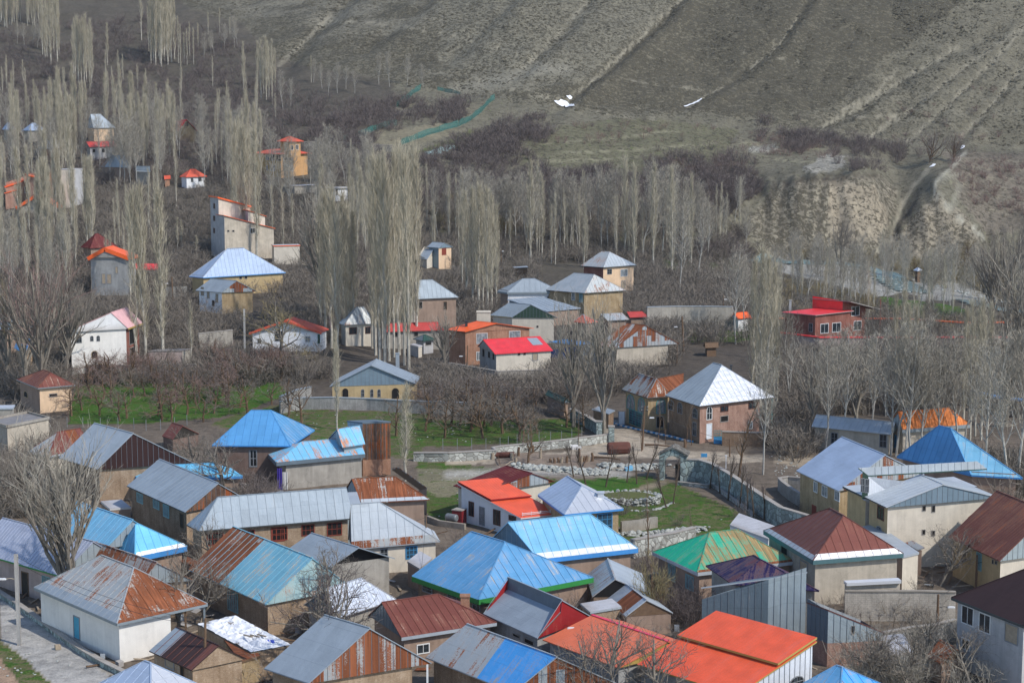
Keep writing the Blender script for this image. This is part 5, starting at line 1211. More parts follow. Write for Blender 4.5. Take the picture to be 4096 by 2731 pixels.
H('porch_house', 'far house with white edged blue roof and open porch posts', 'house', (1145,575), (1165,605), (1285,608), 4.2, 'gable', 'FR', (1172,545), roof='galv_mid', roof2='galv', gable='plaster_grey', wall='cement', seam=0, rise=1.4, fascia=('white_flash', .3), posts=[('R', 'plaster_cream')])
H('orange_roof_shed', 'tiny far shed with orange roof left of the small white cottage', 'shed', (1395,668), (1405,678), (1460,672), 2.5, 'gable', 'FR', (1402,650), roof='orange_far', roof2='orange_far', gable='adobe', wall='brick_orange', seam=0, rise=1.0)
CUR = 'C2'
r = H('yellow_villa', 'three storey yellow villa with red roofs and open balconies', 'house', (12,448), (262,462), (530,434), 7.6, 'hip', 'LF', (330,425), (200,418), roof='orange_far', roof2='orange_far', wall='plaster_yellow', wall2='plaster_orange', seam=0, ov=.9, rise=1.3, wins=[('L', 175,468,212,520,'hole'), ('L', 225,470,265,522,'hole'), ('L', 135,470,165,515,'pale'), ('L', 140,560,152,605,'white'), ('L', 180,560,215,610,'pale'), ('R', 285,465,325,520,'hole'), ('R', 335,478,368,520,'white'), ('R', 285,555,330,608,'hole'), ('R', 340,560,370,605,'white')])
H('upper_storey', None, None, (228,349), (335,356), (462,345), 11.6, 'hip', 'LF', (342,310), (335,308), roof='orange_far', roof2='orange_far', wall='plaster_orange', wall2='plaster_orange', seam=0, ov=.7, root=r, base=5, wins=[('R', 345,388,372,430,'white'), ('R', 390,382,415,425,'white')], chim=[(380,330,.7,.8,'steel_dark')])
r = H('grey_cottage', 'cream cottage with steep grey roof, lower tin wing and red window', 'house', (1512,1230), (1612,1264), (1738,1256), 5.6, 'gable', 'LF', (1662,1222), roof='galv_mid', roof2='galv', gable='panel_blue_grey', wall='panel_blue_grey', wall2='plaster_peach', seam=.9, ov=.35, wins=[('R', 1640,1268,1678,1326,'redboard')])
H('lower_wing', None, None, (1432,1328), (1515,1362), (1612,1355), 2.6, 'shed', roof='galv', roof2='galv', hr=(0, 2.2), wall='plaster_cream', seam=.9, ov=.3, root=r, depth=('R', (1.5, 5)))
H('concrete_slab_house', 'flat concrete roofed white house half hidden by pale trunks', 'house', (640,735), (695,752), (862,738), 4.2, 'flat', roof='concrete_roof', roof2='plaster_clean', wall='plaster_grey', wall2='plaster_clean', ov=.6, wins=[('R', 735,765,750,815,'hole'), ('R', 700,760,712,800,'hole')])
H('concrete_terrace', 'long low pale concrete roof between dark brush below the yellow villa', 'shed', (262,712), (380,735), (640,722), 2.6, 'flat', roof='concrete_roof', roof2='cement', wall='cement', ov=.2)
CUR = 'D1'
H('slate_house', 'house with slate blue roof behind bare trees at the left edge', 'house', (-120,640), (20,680), (265,560), 4.6, 'gable', 'LF', (120,560), roof='galv', roof2='galv', gable='panel_blue_grey', wall='adobe', seam=0, rise=2.2)
H('blue_roof_shed', 'shed with blue sheet roof and cream end hidden in bare branches at the left', 'shed', (120,835), (215,885), (292,868), 3.2, 'gable', 'LF', (262,772), roof='blue', roof2='blue', gable='plaster_peach', wall='plaster_peach', seam=0, rise=2.2)

H('patio_shed', 'low flat pale roof tucked behind the cyan wing and the plain grey gabled roof', 'shed', (860,1075), (940,1142), (1122,1128), 2.7, 'flat', roof='concrete_roof', roof2='plaster_clean', wall='adobe', ov=.08, tile='E1')
H('flat_yard_shed', 'low flat grey roof beside the wall of the big worn blue roof', 'shed', (1345,520), (1450,582), (1560,492), 2.6, 'flat', roof='concrete_roof', roof2='concrete', wall='adobe', ov=.08, tile='F2')
H('tilted_tin_shed', 'small tilted tin roof behind the round walnut tree at the cream wall', 'shed', (1335,362), (1440,422), (1502,402), 2.8, 'shed', roof='galv_rust_some', hr=(.5, .3), wall='adobe', ov=.15, seam=0, tile='F4')
H('scrap_shed', 'scrap covered low shed roof left of the rust streaked end of the big gabled roof', 'shed', (1535,520), (1640,562), (1705,522), 2.0, 'shed', roof='rust_flash', hr=(.2, .3), wall='brick_brown', ov=.1, seam=0, tile='F1')
# ------------------------------------------------------------------ walls, poles, tanks, small things
def at(x, y, tile, h=0.0): return hit(px((x, y), tile), h)
def wall_run(name, label, cat, pts, h, t=.35, mat='stone_blue', cap=None, tile='E3', caph=.12, sink=.7, hs=None, group=None, step=6.0, capw=.16):
    """free-standing wall along base points"""
    P = [at(*p, tile) if len(p) == 2 else at(p[1], p[2], p[0]) for p in pts]
    Hs = hs or [h] * len(P); Q = []
    for i in range(len(P) - 1):
        n = max(1, int((P[i + 1] - P[i]).length / step))
        for k in range(n): Q.append((P[i].lerp(P[i + 1], k / n), Hs[i] + (Hs[i + 1] - Hs[i]) * k / n))
    Q.append((P[-1], Hs[-1]))
    Q = [(Vector((p.x, p.y, zt(p.x, p.y))), hh) for p, hh in Q]
    org = Q[0][0].copy()
    root = empty(name, org, label, cat, group) if cap else None
    b = MB(); c = MB()
    N = []
    for i, (p, hh) in enumerate(Q):
        d = flat2(Q[min(i + 1, len(Q) - 1)][0] - Q[max(i - 1, 0)][0]).normalized(); N.append(Vector((-d.y, d.x, 0)))
    run = 0
    for i in range(len(Q) - 1):
        (p, h0), (q, h1) = Q[i], Q[i + 1]; l = (q - p).length
        for sgn in (1, -1):
            A, Bq = p + N[i] * sgn * t / 2, q + N[i + 1] * sgn * t / 2
            f = [A - UP * sink, Bq - UP * sink, Bq + UP * h1, A + UP * h0]
            b.poly(f if sgn < 0 else f[::-1], [(run, -sink), (run + l, -sink), (run + l, h1), (run, h0)] if sgn < 0 else [(run, h0), (run + l, h1), (run + l, -sink), (run, -sink)])
        b.poly([p + N[i] * t / 2 + UP * h0, p - N[i] * t / 2 + UP * h0, q - N[i + 1] * t / 2 + UP * h1, q + N[i + 1] * t / 2 + UP * h1], [(run, 0), (run, t), (run + l, t), (run + l, 0)])
        if cap:
            w = t / 2 + capw / 2
            k = [p + N[i] * w + UP * (h0 + .01), p - N[i] * w + UP * (h0 + .01), q - N[i + 1] * w + UP * (h1 + .01), q + N[i + 1] * w + UP * (h1 + .01)]
            u = [v + UP * caph for v in k]
            c.poly(u, [(run, 0), (run, 2 * w), (run + l, 2 * w), (run + l, 0)])
            c.poly([k[1], k[2], u[2], u[1]]); c.poly([k[3], k[0], u[0], u[3]]); c.poly(k[::-1])
            if i == 0: c.poly([k[0], k[1], u[1], u[0]])
            if i == len(Q) - 2: c.poly([k[2], k[3], u[3], u[2]])
        run += l
    for (p, hh), n in ((Q[0], N[0]), (Q[-1], N[-1])):
        b.poly([p + n * t / 2 - UP * sink, p - n * t / 2 - UP * sink, p - n * t / 2 + UP * hh, p + n * t / 2 + UP * hh], [(0, 0), (t, 0), (t, hh), (0, hh)])
    if cap:
        b.build('masonry', mat, root); c.build('coping', cap, root); return root
    return tag(b.build(name, mat, None, org), label, cat, group)
wall_run('lane_wall', 'low kerb wall with pale coping running along the paved lane at the lower left', 'wall', [(-40,800),(0,822),(130,905),(300,1020),(480,1160),(700,1310),(880,1420),(1060,1510)], .45, .4, 'stone_blue', 'concrete', 'F1', .1)
wall_run('garden_wall', 'long curved blue grey stone wall bounding the walled garden', 'wall', [(1592,905),(1700,912),(1810,940),(1900,985),(2000,1040),(2100,1105),(2200,1175),(2300,1245),(2400,1310),('E4',520,1390)], 2.9, .5, 'stone_blue', 'concrete', 'E3', hs=[2.9,2.9,2.8,2.7,2.6,2.5,2.5,2.5,2.5,2.5])
wall_run('grass_edging', 'low pale stone edging on the grass at the foot of the curved garden wall', 'edging', [(1520,935),(1780,965),(1810,950),(1900,1010),(2050,1120),(2150,1200),(2165,1240)], .4, .35, 'stone_pale', 'concrete', 'E3', .06, step=3)
wall_run('lane_stone_wall', 'low pale stone wall with white coping below the fruit trees', 'wall', [('E2',1400,735),('E2',1700,735),('E2',2100,712),(-60,690),(0,678),(300,650),(600,615),(800,590),(945,570)], 1.15, .4, 'stone_pale', 'concrete', 'E3')
wall_run('gate_wall', 'blue grey stone wall with pale sloping top left of the lane gate', 'wall', [(612,385),(640,392),(740,445),(835,505)], 1.7, .45, 'stone_blue', 'concrete', 'E3')
for lab, x, y, t_ in (('stone gate post at the near side of the lane', 952, 575, 435), ('stone gate post at the end of the sloping stone wall', 848, 520, 392), ('stone gate post at the far end of the sloping wall', 622, 385, 290)):
    p = at(x, y, 'E3'); h = (y - t_) * TS / K / (FOC / K / p.y) ; root = empty('gate_post', p, lab, 'gate post', None)
    b = MB(); b.box(p + UP * (h / 2 - .2), Vector((.42, 0, 0)), Vector((0, .42, 0)), UP * (h / 2 + .2)); b.build('masonry', 'stone_blue', root)
    b = MB(); b.box(p + UP * (h + .06), Vector((.5, 0, 0)), Vector((0, .5, 0)), UP * .06); b.build('coping', 'concrete', root)
# arch gate of the garden
def arch_gate():
    a = at(1358, 895, 'E3'); bq = at(1590, 905, 'E3'); bq = Vector((bq.x, a.y - .8, a.z)); e = flat2(bq - a).normalized(); n = Vector((-e.y, e.x, 0)); W = (bq - a).length
    sc = FOC / K / a.y; H0 = (905 - 690) * TS / K / sc; HA = (905 - 622) * TS / K / sc
    x0, x1, sp = W * .19, W * .78, H0 * .78
    root = empty('arch_gate', a, 'pointed blue grey stone archway with a ruined stone roof in the garden wall', 'gateway')
    b = MB(); th = 1.3
    def P(x, z, d): return a + e * x + UP * z + n * d
    def face(pts, d, flip):
        q = [P(x, z, d) for x, z in pts]; b.poly(q[::-1] if flip else q, [(x, z) for x, z in (pts[::-1] if flip else pts)])
    r = (x1 - x0) / 2; cx = (x0 + x1) / 2
    arc = [(cx - r * math.cos(t), sp - r * .35 + r * 1.05 * math.sin(t)) for t in np.linspace(0, math.pi, 13)]
    for d, fl in ((0, False), (th, True)):
        face([(0, -.5), (x0, -.5), arc[0], (0, arc[0][1])], d, fl); face([(x1, -.5), (W, -.5), (W, arc[-1][1]), arc[-1]], d, fl)
        def roof(x): return H0 + (HA - H0) * (1 - abs(x - cx) / max(cx, W - cx))
        top = [(x, roof(x)) for x, z in arc]
        face([(0, arc[0][1]), arc[0], top[0], (0, H0)], d, fl); face([arc[-1], (W, arc[-1][1]), (W, H0), top[-1]], d, fl)
        for i in range(12): face([arc[i], arc[i + 1], top[i + 1], top[i]], d, fl)
    for i in range(12): b.poly([P(*arc[i], 0), P(*arc[i], th), P(*arc[i + 1], th), P(*arc[i + 1], 0)])
    for x in (x0, x1): b.poly([P(x, -.5, 0), P(x, arc[0][1], 0), P(x, arc[0][1], th), P(x, -.5, th)])
    for x in (0, W): b.poly([P(x, -.5, 0), P(x, H0, 0), P(x, H0, th), P(x, -.5, th)])
    b.build('masonry', 'stone_blue', root)
    c = MB(); k = 7
    for s0, s1 in (((-.15, H0), (cx, HA)), ((cx, HA), (W + .2, H0))):
        for i in range(k):
            for j in range(2):
                f0, f1 = i / k, (i + 1) / k; lift = .12 + .1 * random.random()
                A0 = (s0[0] + (s1[0] - s0[0]) * f0, s0[1] + (s1[1] - s0[1]) * f0); A1 = (s0[0] + (s1[0] - s0[0]) * f1, s0[1] + (s1[1] - s0[1]) * f1)
                d0, d1 = -.15 + j * .85, .65 + j * .85 + (.9 if s0[0] >= cx - .01 and j else 0)
                mid = (P(*A0, d0) + P(*A1, d1)) / 2
                c.box(mid + UP * lift, (P(*A1, 0) - P(*A0, 0)) / 2, n * (d1 - d0) / 2, UP * .12)
    c.build('roof', 'stone_dark', root)
    c = MB(); c.poly([P(cx + r * .25, -.3, th * .7), P(x1 - .02, -.3, th * .7), P(x1 - .02, sp * .8, th * .7), P(cx + r * .25, sp * .8, th * .7)]); c.poly([P(cx + r * .25, -.3, th * .7 + .06), P(cx + r * .25, sp * .8, th * .7 + .06), P(x1 - .02, sp * .8, th * .7 + .06), P(x1 - .02, -.3, th * .7 + .06)])
    c.build('door', 'door_dark', root)
arch_gate()
wall_run('retaining_wall', 'curved dark concrete retaining wall beside the pale lilac gabled house', 'wall', [(480,1150),(380,1090),(285,1020),(255,985),(330,975),(440,985)], 1.6, .3, 'block_grey', 'concrete', 'E4', step=2)
wall_run('terrace_wall', 'grey cement terrace wall right of the silver blue hipped roof', 'wall', [('E3',1035,1345),('E3',1180,1330),('E3',1340,1300)], 1.3, .4, 'cement', None, 'E3')
wall_run('rubble_garden_wall', 'stone wall with pale coping behind the sky blue roof', 'wall', [('F3',1125,495),('F3',1330,455),('F3',1480,430),('F3',1660,380)], 2.0, .5, 'stone_pale', 'concrete', 'F3')
wall_run('white_brick_wall', 'cream brick garden wall in piers in front of the blank cement house', 'wall', [('F4',815,1030),('F4',1100,1030),('F4',1290,1030),('F4',1480,1030),('F4',1760,1035)], 2.9, .3, 'brick_white', 'cement', 'F4')
wall_run('white_flashed_wall', 'bright metal topped low wall at the foot of the tall cement house', 'wall', [('F4',815,1015),('F4',1280,985)], 3.4, .3, 'cement_warm', 'white_flash', 'F4', .3, capw=.7)
wall_run('yard_wall', 'low brick yard wall left of the grey white house in the lower right', 'wall', [('F4',1140,1270),('F4',1380,1225),('F4',1590,1200),('F4',1760,1150)], 1.5, .3, 'block_grey', 'concrete', 'F4')
wall_run('compound_wall', 'long grey block wall in front of the ochre gabled house', 'wall', [('E2',258,330),('E2',450,295),('E2',700,292),('E2',1000,300),('E2',1300,318),('E2',1600,330),('E2',2150,345)], 1.9, .3, 'block_grey', 'galv_light', 'E2')
wall_run('metal_topped_wall', 'grey metal topped wall leading back from the left end of the long block wall', 'wall', [('E2',258,325),('E2',400,262),('E2',520,235)], 2.6, .3, 'block_grey', 'galv', 'E2')
wall_run('brown_garden_wall', 'long brown mud wall with pale coping behind the fruit trees', 'wall', [('E2',1430,240),('E2',1700,232),('E2',2100,225),('E3',60,220),('E3',330,225)], 2.3, .4, 'adobe', 'cement', 'E2')
wall_run('coped_garden_wall', 'pale coped wall below the vivid red roofed house', 'wall', [('D2',1700,1055),('D2',1900,1090),('D2',2120,1130),('D2',2400,1120),('D3',560,1110)], 1.9, .35, 'cement', 'concrete', 'D2')
wall_run('villa_wall', 'long mauve grey wall with white coping in front of the white villa', 'wall', [('D1',740,1055),('D1',1180,1060),('D1',1640,1050),('D1',2000,1050),('D1',2390,1055)], 1.5, .35, 'plaster_pink', 'concrete', 'D1')
wall_run('cottage_wall', 'grey wall rising to the right beside the three very tall poplars', 'wall', [('D1',1700,860),('D1',1850,845),('D1',1990,830)], 3.2, .3, 'cement', 'concrete', 'D1')
wall_run('terrace_block_wall', 'grey block wall with railing beside the small brick house', 'wall', [('D1',1420,405),('D1',1600,395)], 2.2, .3, 'block_grey', None, 'D1')
wall_run('valley_wall', 'long pale grey wall with blue metal coping across the valley floor', 'wall', [('D3',1255,690),('D3',1500,682),('D3',1760,680),('D3',1990,684)], 5.0, .35, 'cement', 'galv_light', 'D3')
wall_run('orange_coped_wall', 'far garden wall topped with a line of orange tiles by the river meadow', 'wall', [('D4',10,690),('D4',290,690),('D4',1010,690),('D4',1300,692),('D4',1500,706),('D4',1780,722),('D4',2250,722)], 2.6, .35, 'stone_dark', 'orange_tile', 'D4', .22, capw=.5)
wall_run('red_coped_wall', 'near garden wall topped with a line of red tiles before the dark red brick house', 'wall', [('D4',270,820),('D4',600,862),('D4',1100,860),('D4',1700,858),('D4',2400,860)], 2.6, .35, 'plaster_pink', 'red', 'D4', .22, capw=.5)
wall_run('blue_coped_wall', 'brown wall with blue metal coping at the right edge behind the poplars', 'wall', [('E4',1975,300),('E4',2060,320),('E4',2200,345),('E4',2400,370)], 2.6, .4, 'adobe', 'blue_vivid', 'E4', .3, capw=.9)
wall_run('lane_house_wall', 'brown brick wall with pale coping right of the pink brick house', 'wall', [('E3',1900,600),('E3',2050,605),('E3',2250,610),('E4',150,600),('E4',420,650)], 2.0, .35, 'brick_brown', 'concrete', 'E3')
wall_run('villa_fence_wall', 'dark wall with pale railings right of the yellow villa', 'wall', [('C2',460,418),('C2',705,412),('C2',960,430),('C2',1220,445)], 2.2, .4, 'stone_dark', 'concrete', 'C2')
# fences
def fence(label, pts, tile, h=1.8, n=10, mat='steel_dark', rails=2, group=None):
    P = [at(*p, tile) if len(p) == 2 else at(p[1], p[2], p[0]) for p in pts]; root = empty('wire_fence', P[0], label, 'fence', group)
    tot = sum((b - a).length for a, b in zip(P[:-1], P[1:])); Q = []
    for k in range(n + 1):
        s = tot * k / n; i = 0
        while i < len(P) - 2 and s > (P[i + 1] - P[i]).length: s -= (P[i + 1] - P[i]).length; i += 1
        p = P[i].lerp(P[i + 1], min(1, s / (P[i + 1] - P[i]).length)); Q.append(Vector((p.x, p.y, zt(p.x, p.y))))
    for p in Q:
        b = MB(); b.bar(p - UP * .3, p + UP * h, .07, .07, 0, Vector((1, 0, 0))); b.build('post', 'frame_grey' if mat == 'steel_dark' else mat, root)
    b = MB()
    for r in range(rails):
        z = h * (.35 + .6 * r / max(rails - 1, 1))
        for p, q in zip(Q[:-1], Q[1:]): b.bar(p + UP * z, q + UP * z, .02, .02)
    b.build('wire', mat, root)
fence('wire fence on thin posts along the near edge of the bright orchard grass', [(430,450),(535,445),(705,455),(1110,455),(1290,480),(1440,465),(1600,430)], 'E1', 1.7, 9, rails=3)
fence('wire fence on thin posts above the low pale stone wall', [('E2',1650,640),('E2',1950,640),('E2',2210,630),('E3',70,615),('E3',230,590),('E3',370,570),('E3',480,585),('E3',700,540)], 'E3', 1.7, 12, rails=3)
# green shade nets on the slope
def m_net(name):
    t = NT(name); n = t.noise(t.pos(), 5, 3); t.set(t.b, 'Alpha', t.math('ADD', .3, t.math('MULTIPLY', n, .35))); return t.fin((.06, .19, .165), .8)
D('green_net', m_net)
def net(label, pts, tile, h=2.2):
    P = [at(*p, tile) for p in pts]; root = empty('net_fence', P[0], label, 'fence', 'green shade nets on the slope'); b = MB(); prev = None; run = 0
    for i in range(len(P) - 1):
        n = max(1, int((P[i + 1] - P[i]).length / 3))
        for k in range(n + 1):
            p = P[i].lerp(P[i + 1], k / n); z = zt(p.x, p.y); hh = h * (.75 + .35 * random.random()); cur = (Vector((p.x, p.y, z - .1)), Vector((p.x + .3 * random.random(), p.y + .4 * random.random(), z + hh)))
            if prev:
                b.poly([prev[0], cur[0], cur[1], prev[1]]); o = Vector((0, .05, 0)); b.poly([prev[1] + o, cur[1] + o, cur[0] + o, prev[0] + o]); b.poly([prev[1], cur[1], cur[1] + o, prev[1] + o])
            prev = cur
    b.build('net', 'green_net', root)
    for i in range(len(P)):
        b = MB(); p = P[i]; b.bar(Vector((p.x, p.y, zt(p.x, p.y) - .3)), Vector((p.x, p.y, zt(p.x, p.y) + h * 1.1)), .1, .1, 0, Vector((1, 0, 0))); b.build('post', 'timber', root)
net('green net fence climbing the slope to its upper corner, longest of the nets', [(1290,1240),(1430,1190),(1620,1130),(1780,1085),(1900,1020),(1990,950),(2050,880),(2095,850)], 'B2', 2.4)
net('green net fence lying low on the slope left of the longest net', [(800,1200),(920,1180),(1060,1120),(1180,1080),(1260,1070)], 'B2', 2.2)
net('green net fence running steeply up to the trees at the mountain foot', [(1250,920),(1330,860),(1400,800),(1460,765)], 'B2', 2.2)
net('ragged top edge of green net along the mountain foot', [(1600,770),(1660,785),(1740,800),(1800,815)], 'B2', 1.5)

# poles with lamps and wires
TOPS = {}
def pole(key, label, tile, base, top, r=.12, mat='timber', lamp=None, arms=0, lean=0):
    p = at(*base, tile); h = (base[1] - top[1]) * TS / K / (FOC / K / p.y)
    root = empty('utility_pole', p, label, 'pole', None)
    q = p + Vector(((top[0] - base[0]) * TS / K / (FOC / K / p.y), 0, h))
    b = MB()
    if mat == 'concrete':
        b.bar(p - UP * .6, q, .34, .24, 0, Vector((0, 1, 0)))
    else: b.tube([p - UP * .6, p.lerp(q, .5), q], [r * 1.15, r, r * .8], 7)
    b.build('mast', mat, root)
    if lamp:
        lx, lz = lamp; c = q - UP * lz; e = c + Vector((lx, -.25, .12))
        b = MB(); b.tube([c, c.lerp(e, .6) + UP * .1, e], .03, 5); ar = b.build('lamp_arm', 'steel_dark', root)
        b = MB(); d = Vector((math.copysign(1, lx), 0, 0)); b.box(e + d * .3 - UP * .02, d * .34, Vector((0, .13, 0)), UP * .045); b.box(e + d * .3 + UP * .05, d * .26, Vector((0, .1, 0)), UP * .03); b.build('street_lamp_head', 'white_paint', root)
    for k in range(arms):
        z = h - .25 - .45 * k; b = MB(); b.box(p.lerp(q, z / h), Vector((.5, 0, 0)), Vector((0, .05, 0)), UP * .05)
        b.build('crossarm', 'steel_dark', root)
        for s in (-.4, .4):
            b = MB(); b.tube([p.lerp(q, z / h) + Vector((s, 0, .05)), p.lerp(q, z / h) + Vector((s, 0, .2))], .045, 6); b.build('insulator', 'plaster_grey', root)
    TOPS[key] = q - UP * .2
    return root
D('pole_concrete', m_plain, (.46, .39, .29), .9, 0, .25, .2, 1.5)
DEF['concrete_pole'] = DEF['pole_concrete']
r_ = pole('p1', 'pale concrete utility pole with lamp on the grass bank by the lane', 'F1', (165,1240), (165,415), mat='concrete', lamp=(-.95, 2.4))
r_.children[0].data.materials[0] = MAT('pole_concrete')
pole('p2', 'dark wooden pole with lamp in front of the brick hut', 'F1', (1748,1640), (1772,965), .13, 'timber', lamp=(-1.3, 3.9))
pole('p3', 'weathered pole rising behind the half blue brick house', 'F2', (455,620), (455,365), .13, 'timber', lamp=(.9, 2.2), arms=2)
pole('p4', 'thin rusty pole with lamp beside the pale silvery roof', 'F2', (1510,520), (1508,110), .1, 'timber', lamp=(.5, 2.4))
pole('p5', 'pole with lamp at the left corner of the big worn blue roof', 'F2', (1460,870), (1457,630), .13, 'timber', lamp=(.8, 1.9), arms=2)
pole('p6', 'thin pole with square lamp arm before the faded orange gabled roof', 'F3', (683,1420), (683,1045), .09, 'timber', lamp=(-.5, .3))
pole('p7', 'dark pole in front of the cream brick garden wall', 'F4', (1605,1180), (1607,780), .13, 'timber', lamp=(.9, 1.3))
pole('p8', 'dark pole with lamp in front of the rust brown ribbed roof house', 'F4', (1940,770), (1940,450), .12, 'timber', lamp=(.6, .9))
pole('p9', 'dark pole with cross arms in front of the green shopfront', 'E3', (1215,640), (1235,250), .13, 'timber', lamp=(.7, 1.8), arms=2)
pole('p10', 'tall dark pole on the valley floor right of the rust patched barn', 'D3', (1570,870), (1553,560), .2, 'timber', lamp=(-.9, 2.2))
pole('p11', 'grey pole beside the white orange cottage', 'D1', (2096,1000), (2098,495), .13, 'concrete')
pole('p12', 'dark pole left of the narrow brick house', 'D1', (1478,430), (1474,225), .16, 'timber', lamp=(-.8, 1.6))
pole('p13', 'dark pole with lamp before the bright orange roofed house', 'D2', (1855,1060), (1862,812), .12, 'timber', lamp=(-.9, 2.0))
pole('p14', 'dark pole against the white wall under the green boarded gable', 'D3', (310,745), (308,588), .12, 'timber', arms=1)
pole('p15', 'thin pole with lamp in the dark brush near the gatehouse', 'D3', (1912,640), (1905,375), .12, 'timber', lamp=(.2, 1.2))
pole('p16', 'thin dark pole with lamp right of the cream cottage with red window', 'C2', (2150,1420), (2147,1270), .12, 'timber', lamp=(.2, .8))
pole('p17', 'rusty pole leaning beside the dark slender tree right of the garden', 'E3', (1965,700), (1962,540), .1, 'timber')
def cable(label, a, b, sag=.5, r=.018):
    n = 14; P = []
    for i in range(n + 1):
        f = i / n; P.append(a.lerp(b, f) - UP * sag * 4 * f * (1 - f))
    m = MB(); m.tube(P, r, 4, 0, False); tag(m.build('power_cable', 'steel_dark', None, a), label, 'cable', None)
cable('sagging cable from the pale concrete pole to the dark wooden pole', TOPS['p1'], TOPS['p2'], .9)
cable('second sagging cable from the pale concrete pole, slightly lower', TOPS['p1'] - UP * .5, TOPS['p2'] - UP * .5, 1.0)
cable('cable from the weathered pole to the thin rusty pole across the pale silvery roof', TOPS['p3'], TOPS['p4'], .5)
cable('cable from the thin rusty pole to the pole at the big worn blue roof', TOPS['p4'], TOPS['p5'], .5)
cable('cable in front of the stepped grey roof and dark red gable', TOPS['p5'], TOPS['p6'], .8)
cable('cable over the tall cement house to the pole by the rust brown roof', TOPS['p8'], TOPS['p7'], .7)
cable('cable across the lane from the pole in front of the green shopfront', TOPS['p9'], TOPS['p17'], .6)
cable('pale cable from the tall dark pole to the rust patched barn', TOPS['p10'], at(1240, 645, 'D3', 8), .4)

# rusty tank on the lane, barrel, oil tanks
def tank(name, label, c, ax, L, r, mat, mid=None, squash=1.0, n=18):
    ax = Vector(ax).normalized(); b = MB(); P = []; Rr = []
    for f, k in ((-.5, .0), (-.5, .78), (-.46, .93), (-.40, 1), (.40, 1), (.46, .93), (.5, .78), (.5, .0)): P.append(c + ax * L * f); Rr.append(max(r * k, .001))
    s = ax.cross(UP).normalized(); rings = []
    for p, rr in zip(P, Rr): rings.append([p + (s * math.cos(t) + UP * math.sin(t) * squash) * rr for t in np.linspace(0, 2 * math.pi, n, endpoint=False)])
    for r0, r1 in zip(rings[:-1], rings[1:]):
        for k in range(n): b.poly([r0[k], r0[(k + 1) % n], r1[(k + 1) % n], r1[k]])
    return b
D('tank_rust', m_plain, (.13, .05, .035), .75, .1, .45, .3, 1.2)
D('tank_red', m_plain, (.2, .02, .025), .55, .1, .2)
D('tank_grey', m_plain, (.2, .22, .23), .5, .2, .25)
p = at(1015, 672, 'E3')
root = empty('rusty_tank', p, 'big dented rusty tank lying on the lane edge', 'tank')
o = tank('shell', '', p + UP * .85, (1, .12, 0), 3.2, .9, 'tank_rust', n=9).build('shell', 'tank_rust', root)
for s_ in (-1, 1):
    b = MB(); b.tube([p + UP * .85 + Vector((s_ * 1.59, .19 * s_, 0)), p + UP * .85 + Vector((s_ * 1.66, .2 * s_, 0))], .36, 10); b.build('end_cap', 'tank_rust', root)
p = at(2170, 705, 'E2')
b = tank('', '', p + UP * .42, (1, 0, .03), 3.0, .4, '', n=12); tag(b.build('rusty_barrel', 'tank_rust', None, p), 'long rusty cylinder lying before the low pale stone wall', 'barrel')
for s_ in (-1, 1):
    q = p + Vector((s_ * 1.35 - .2, -.5, 0)); b = MB(); b.tube([q - UP * .2, q + UP * .75], [.28, .25], 9); tag(b.build('log_stump', 'timber_pale', None, q), 'cut log standing at the %s end of the long rusty cylinder' % ('left' if s_ < 0 else 'right'), 'log')
p = at(1725, 1290, 'E2', .0)
root = empty('oil_tank', p, 'grey cylindrical oil tank on stand beside the red box tank', 'tank')
tank('', '', p + UP * 1.05, (.8, -.5, 0), 1.5, .45, '').build('shell', 'tank_grey', root)
for s_ in (-1, 1):
    b = MB(); q = p + Vector((.8, -.5, 0)) * .5 * s_; b.box(q + UP * .25, Vector((.06, .04, 0)), Vector((-.18, .28, 0)), UP * .45); b.build('leg', 'steel_dark', root)
p = at(1790, 1280, 'E2')
root = empty('box_tank', p, 'dark red box tank with a stony lid beside the white house with orange roof', 'tank')
b = MB(); b.box(p + UP * .85, Vector((.58, -.25, 0)), Vector((.28, .58, 0)), UP * 1.0); b.build('body', 'tank_red', root)
b = MB(); b.box(p + UP * 1.9, Vector((.62, -.27, 0)), Vector((.31, .62, 0)), UP * .05); b.build('lid', 'concrete', root)
wall_run('tank_terrace', 'grey concrete terrace under the oil tanks', 'wall', [('E2',1520,1250),('E2',1620,1290),('E2',1840,1320)], .7, .4, 'cement', None, 'E2')
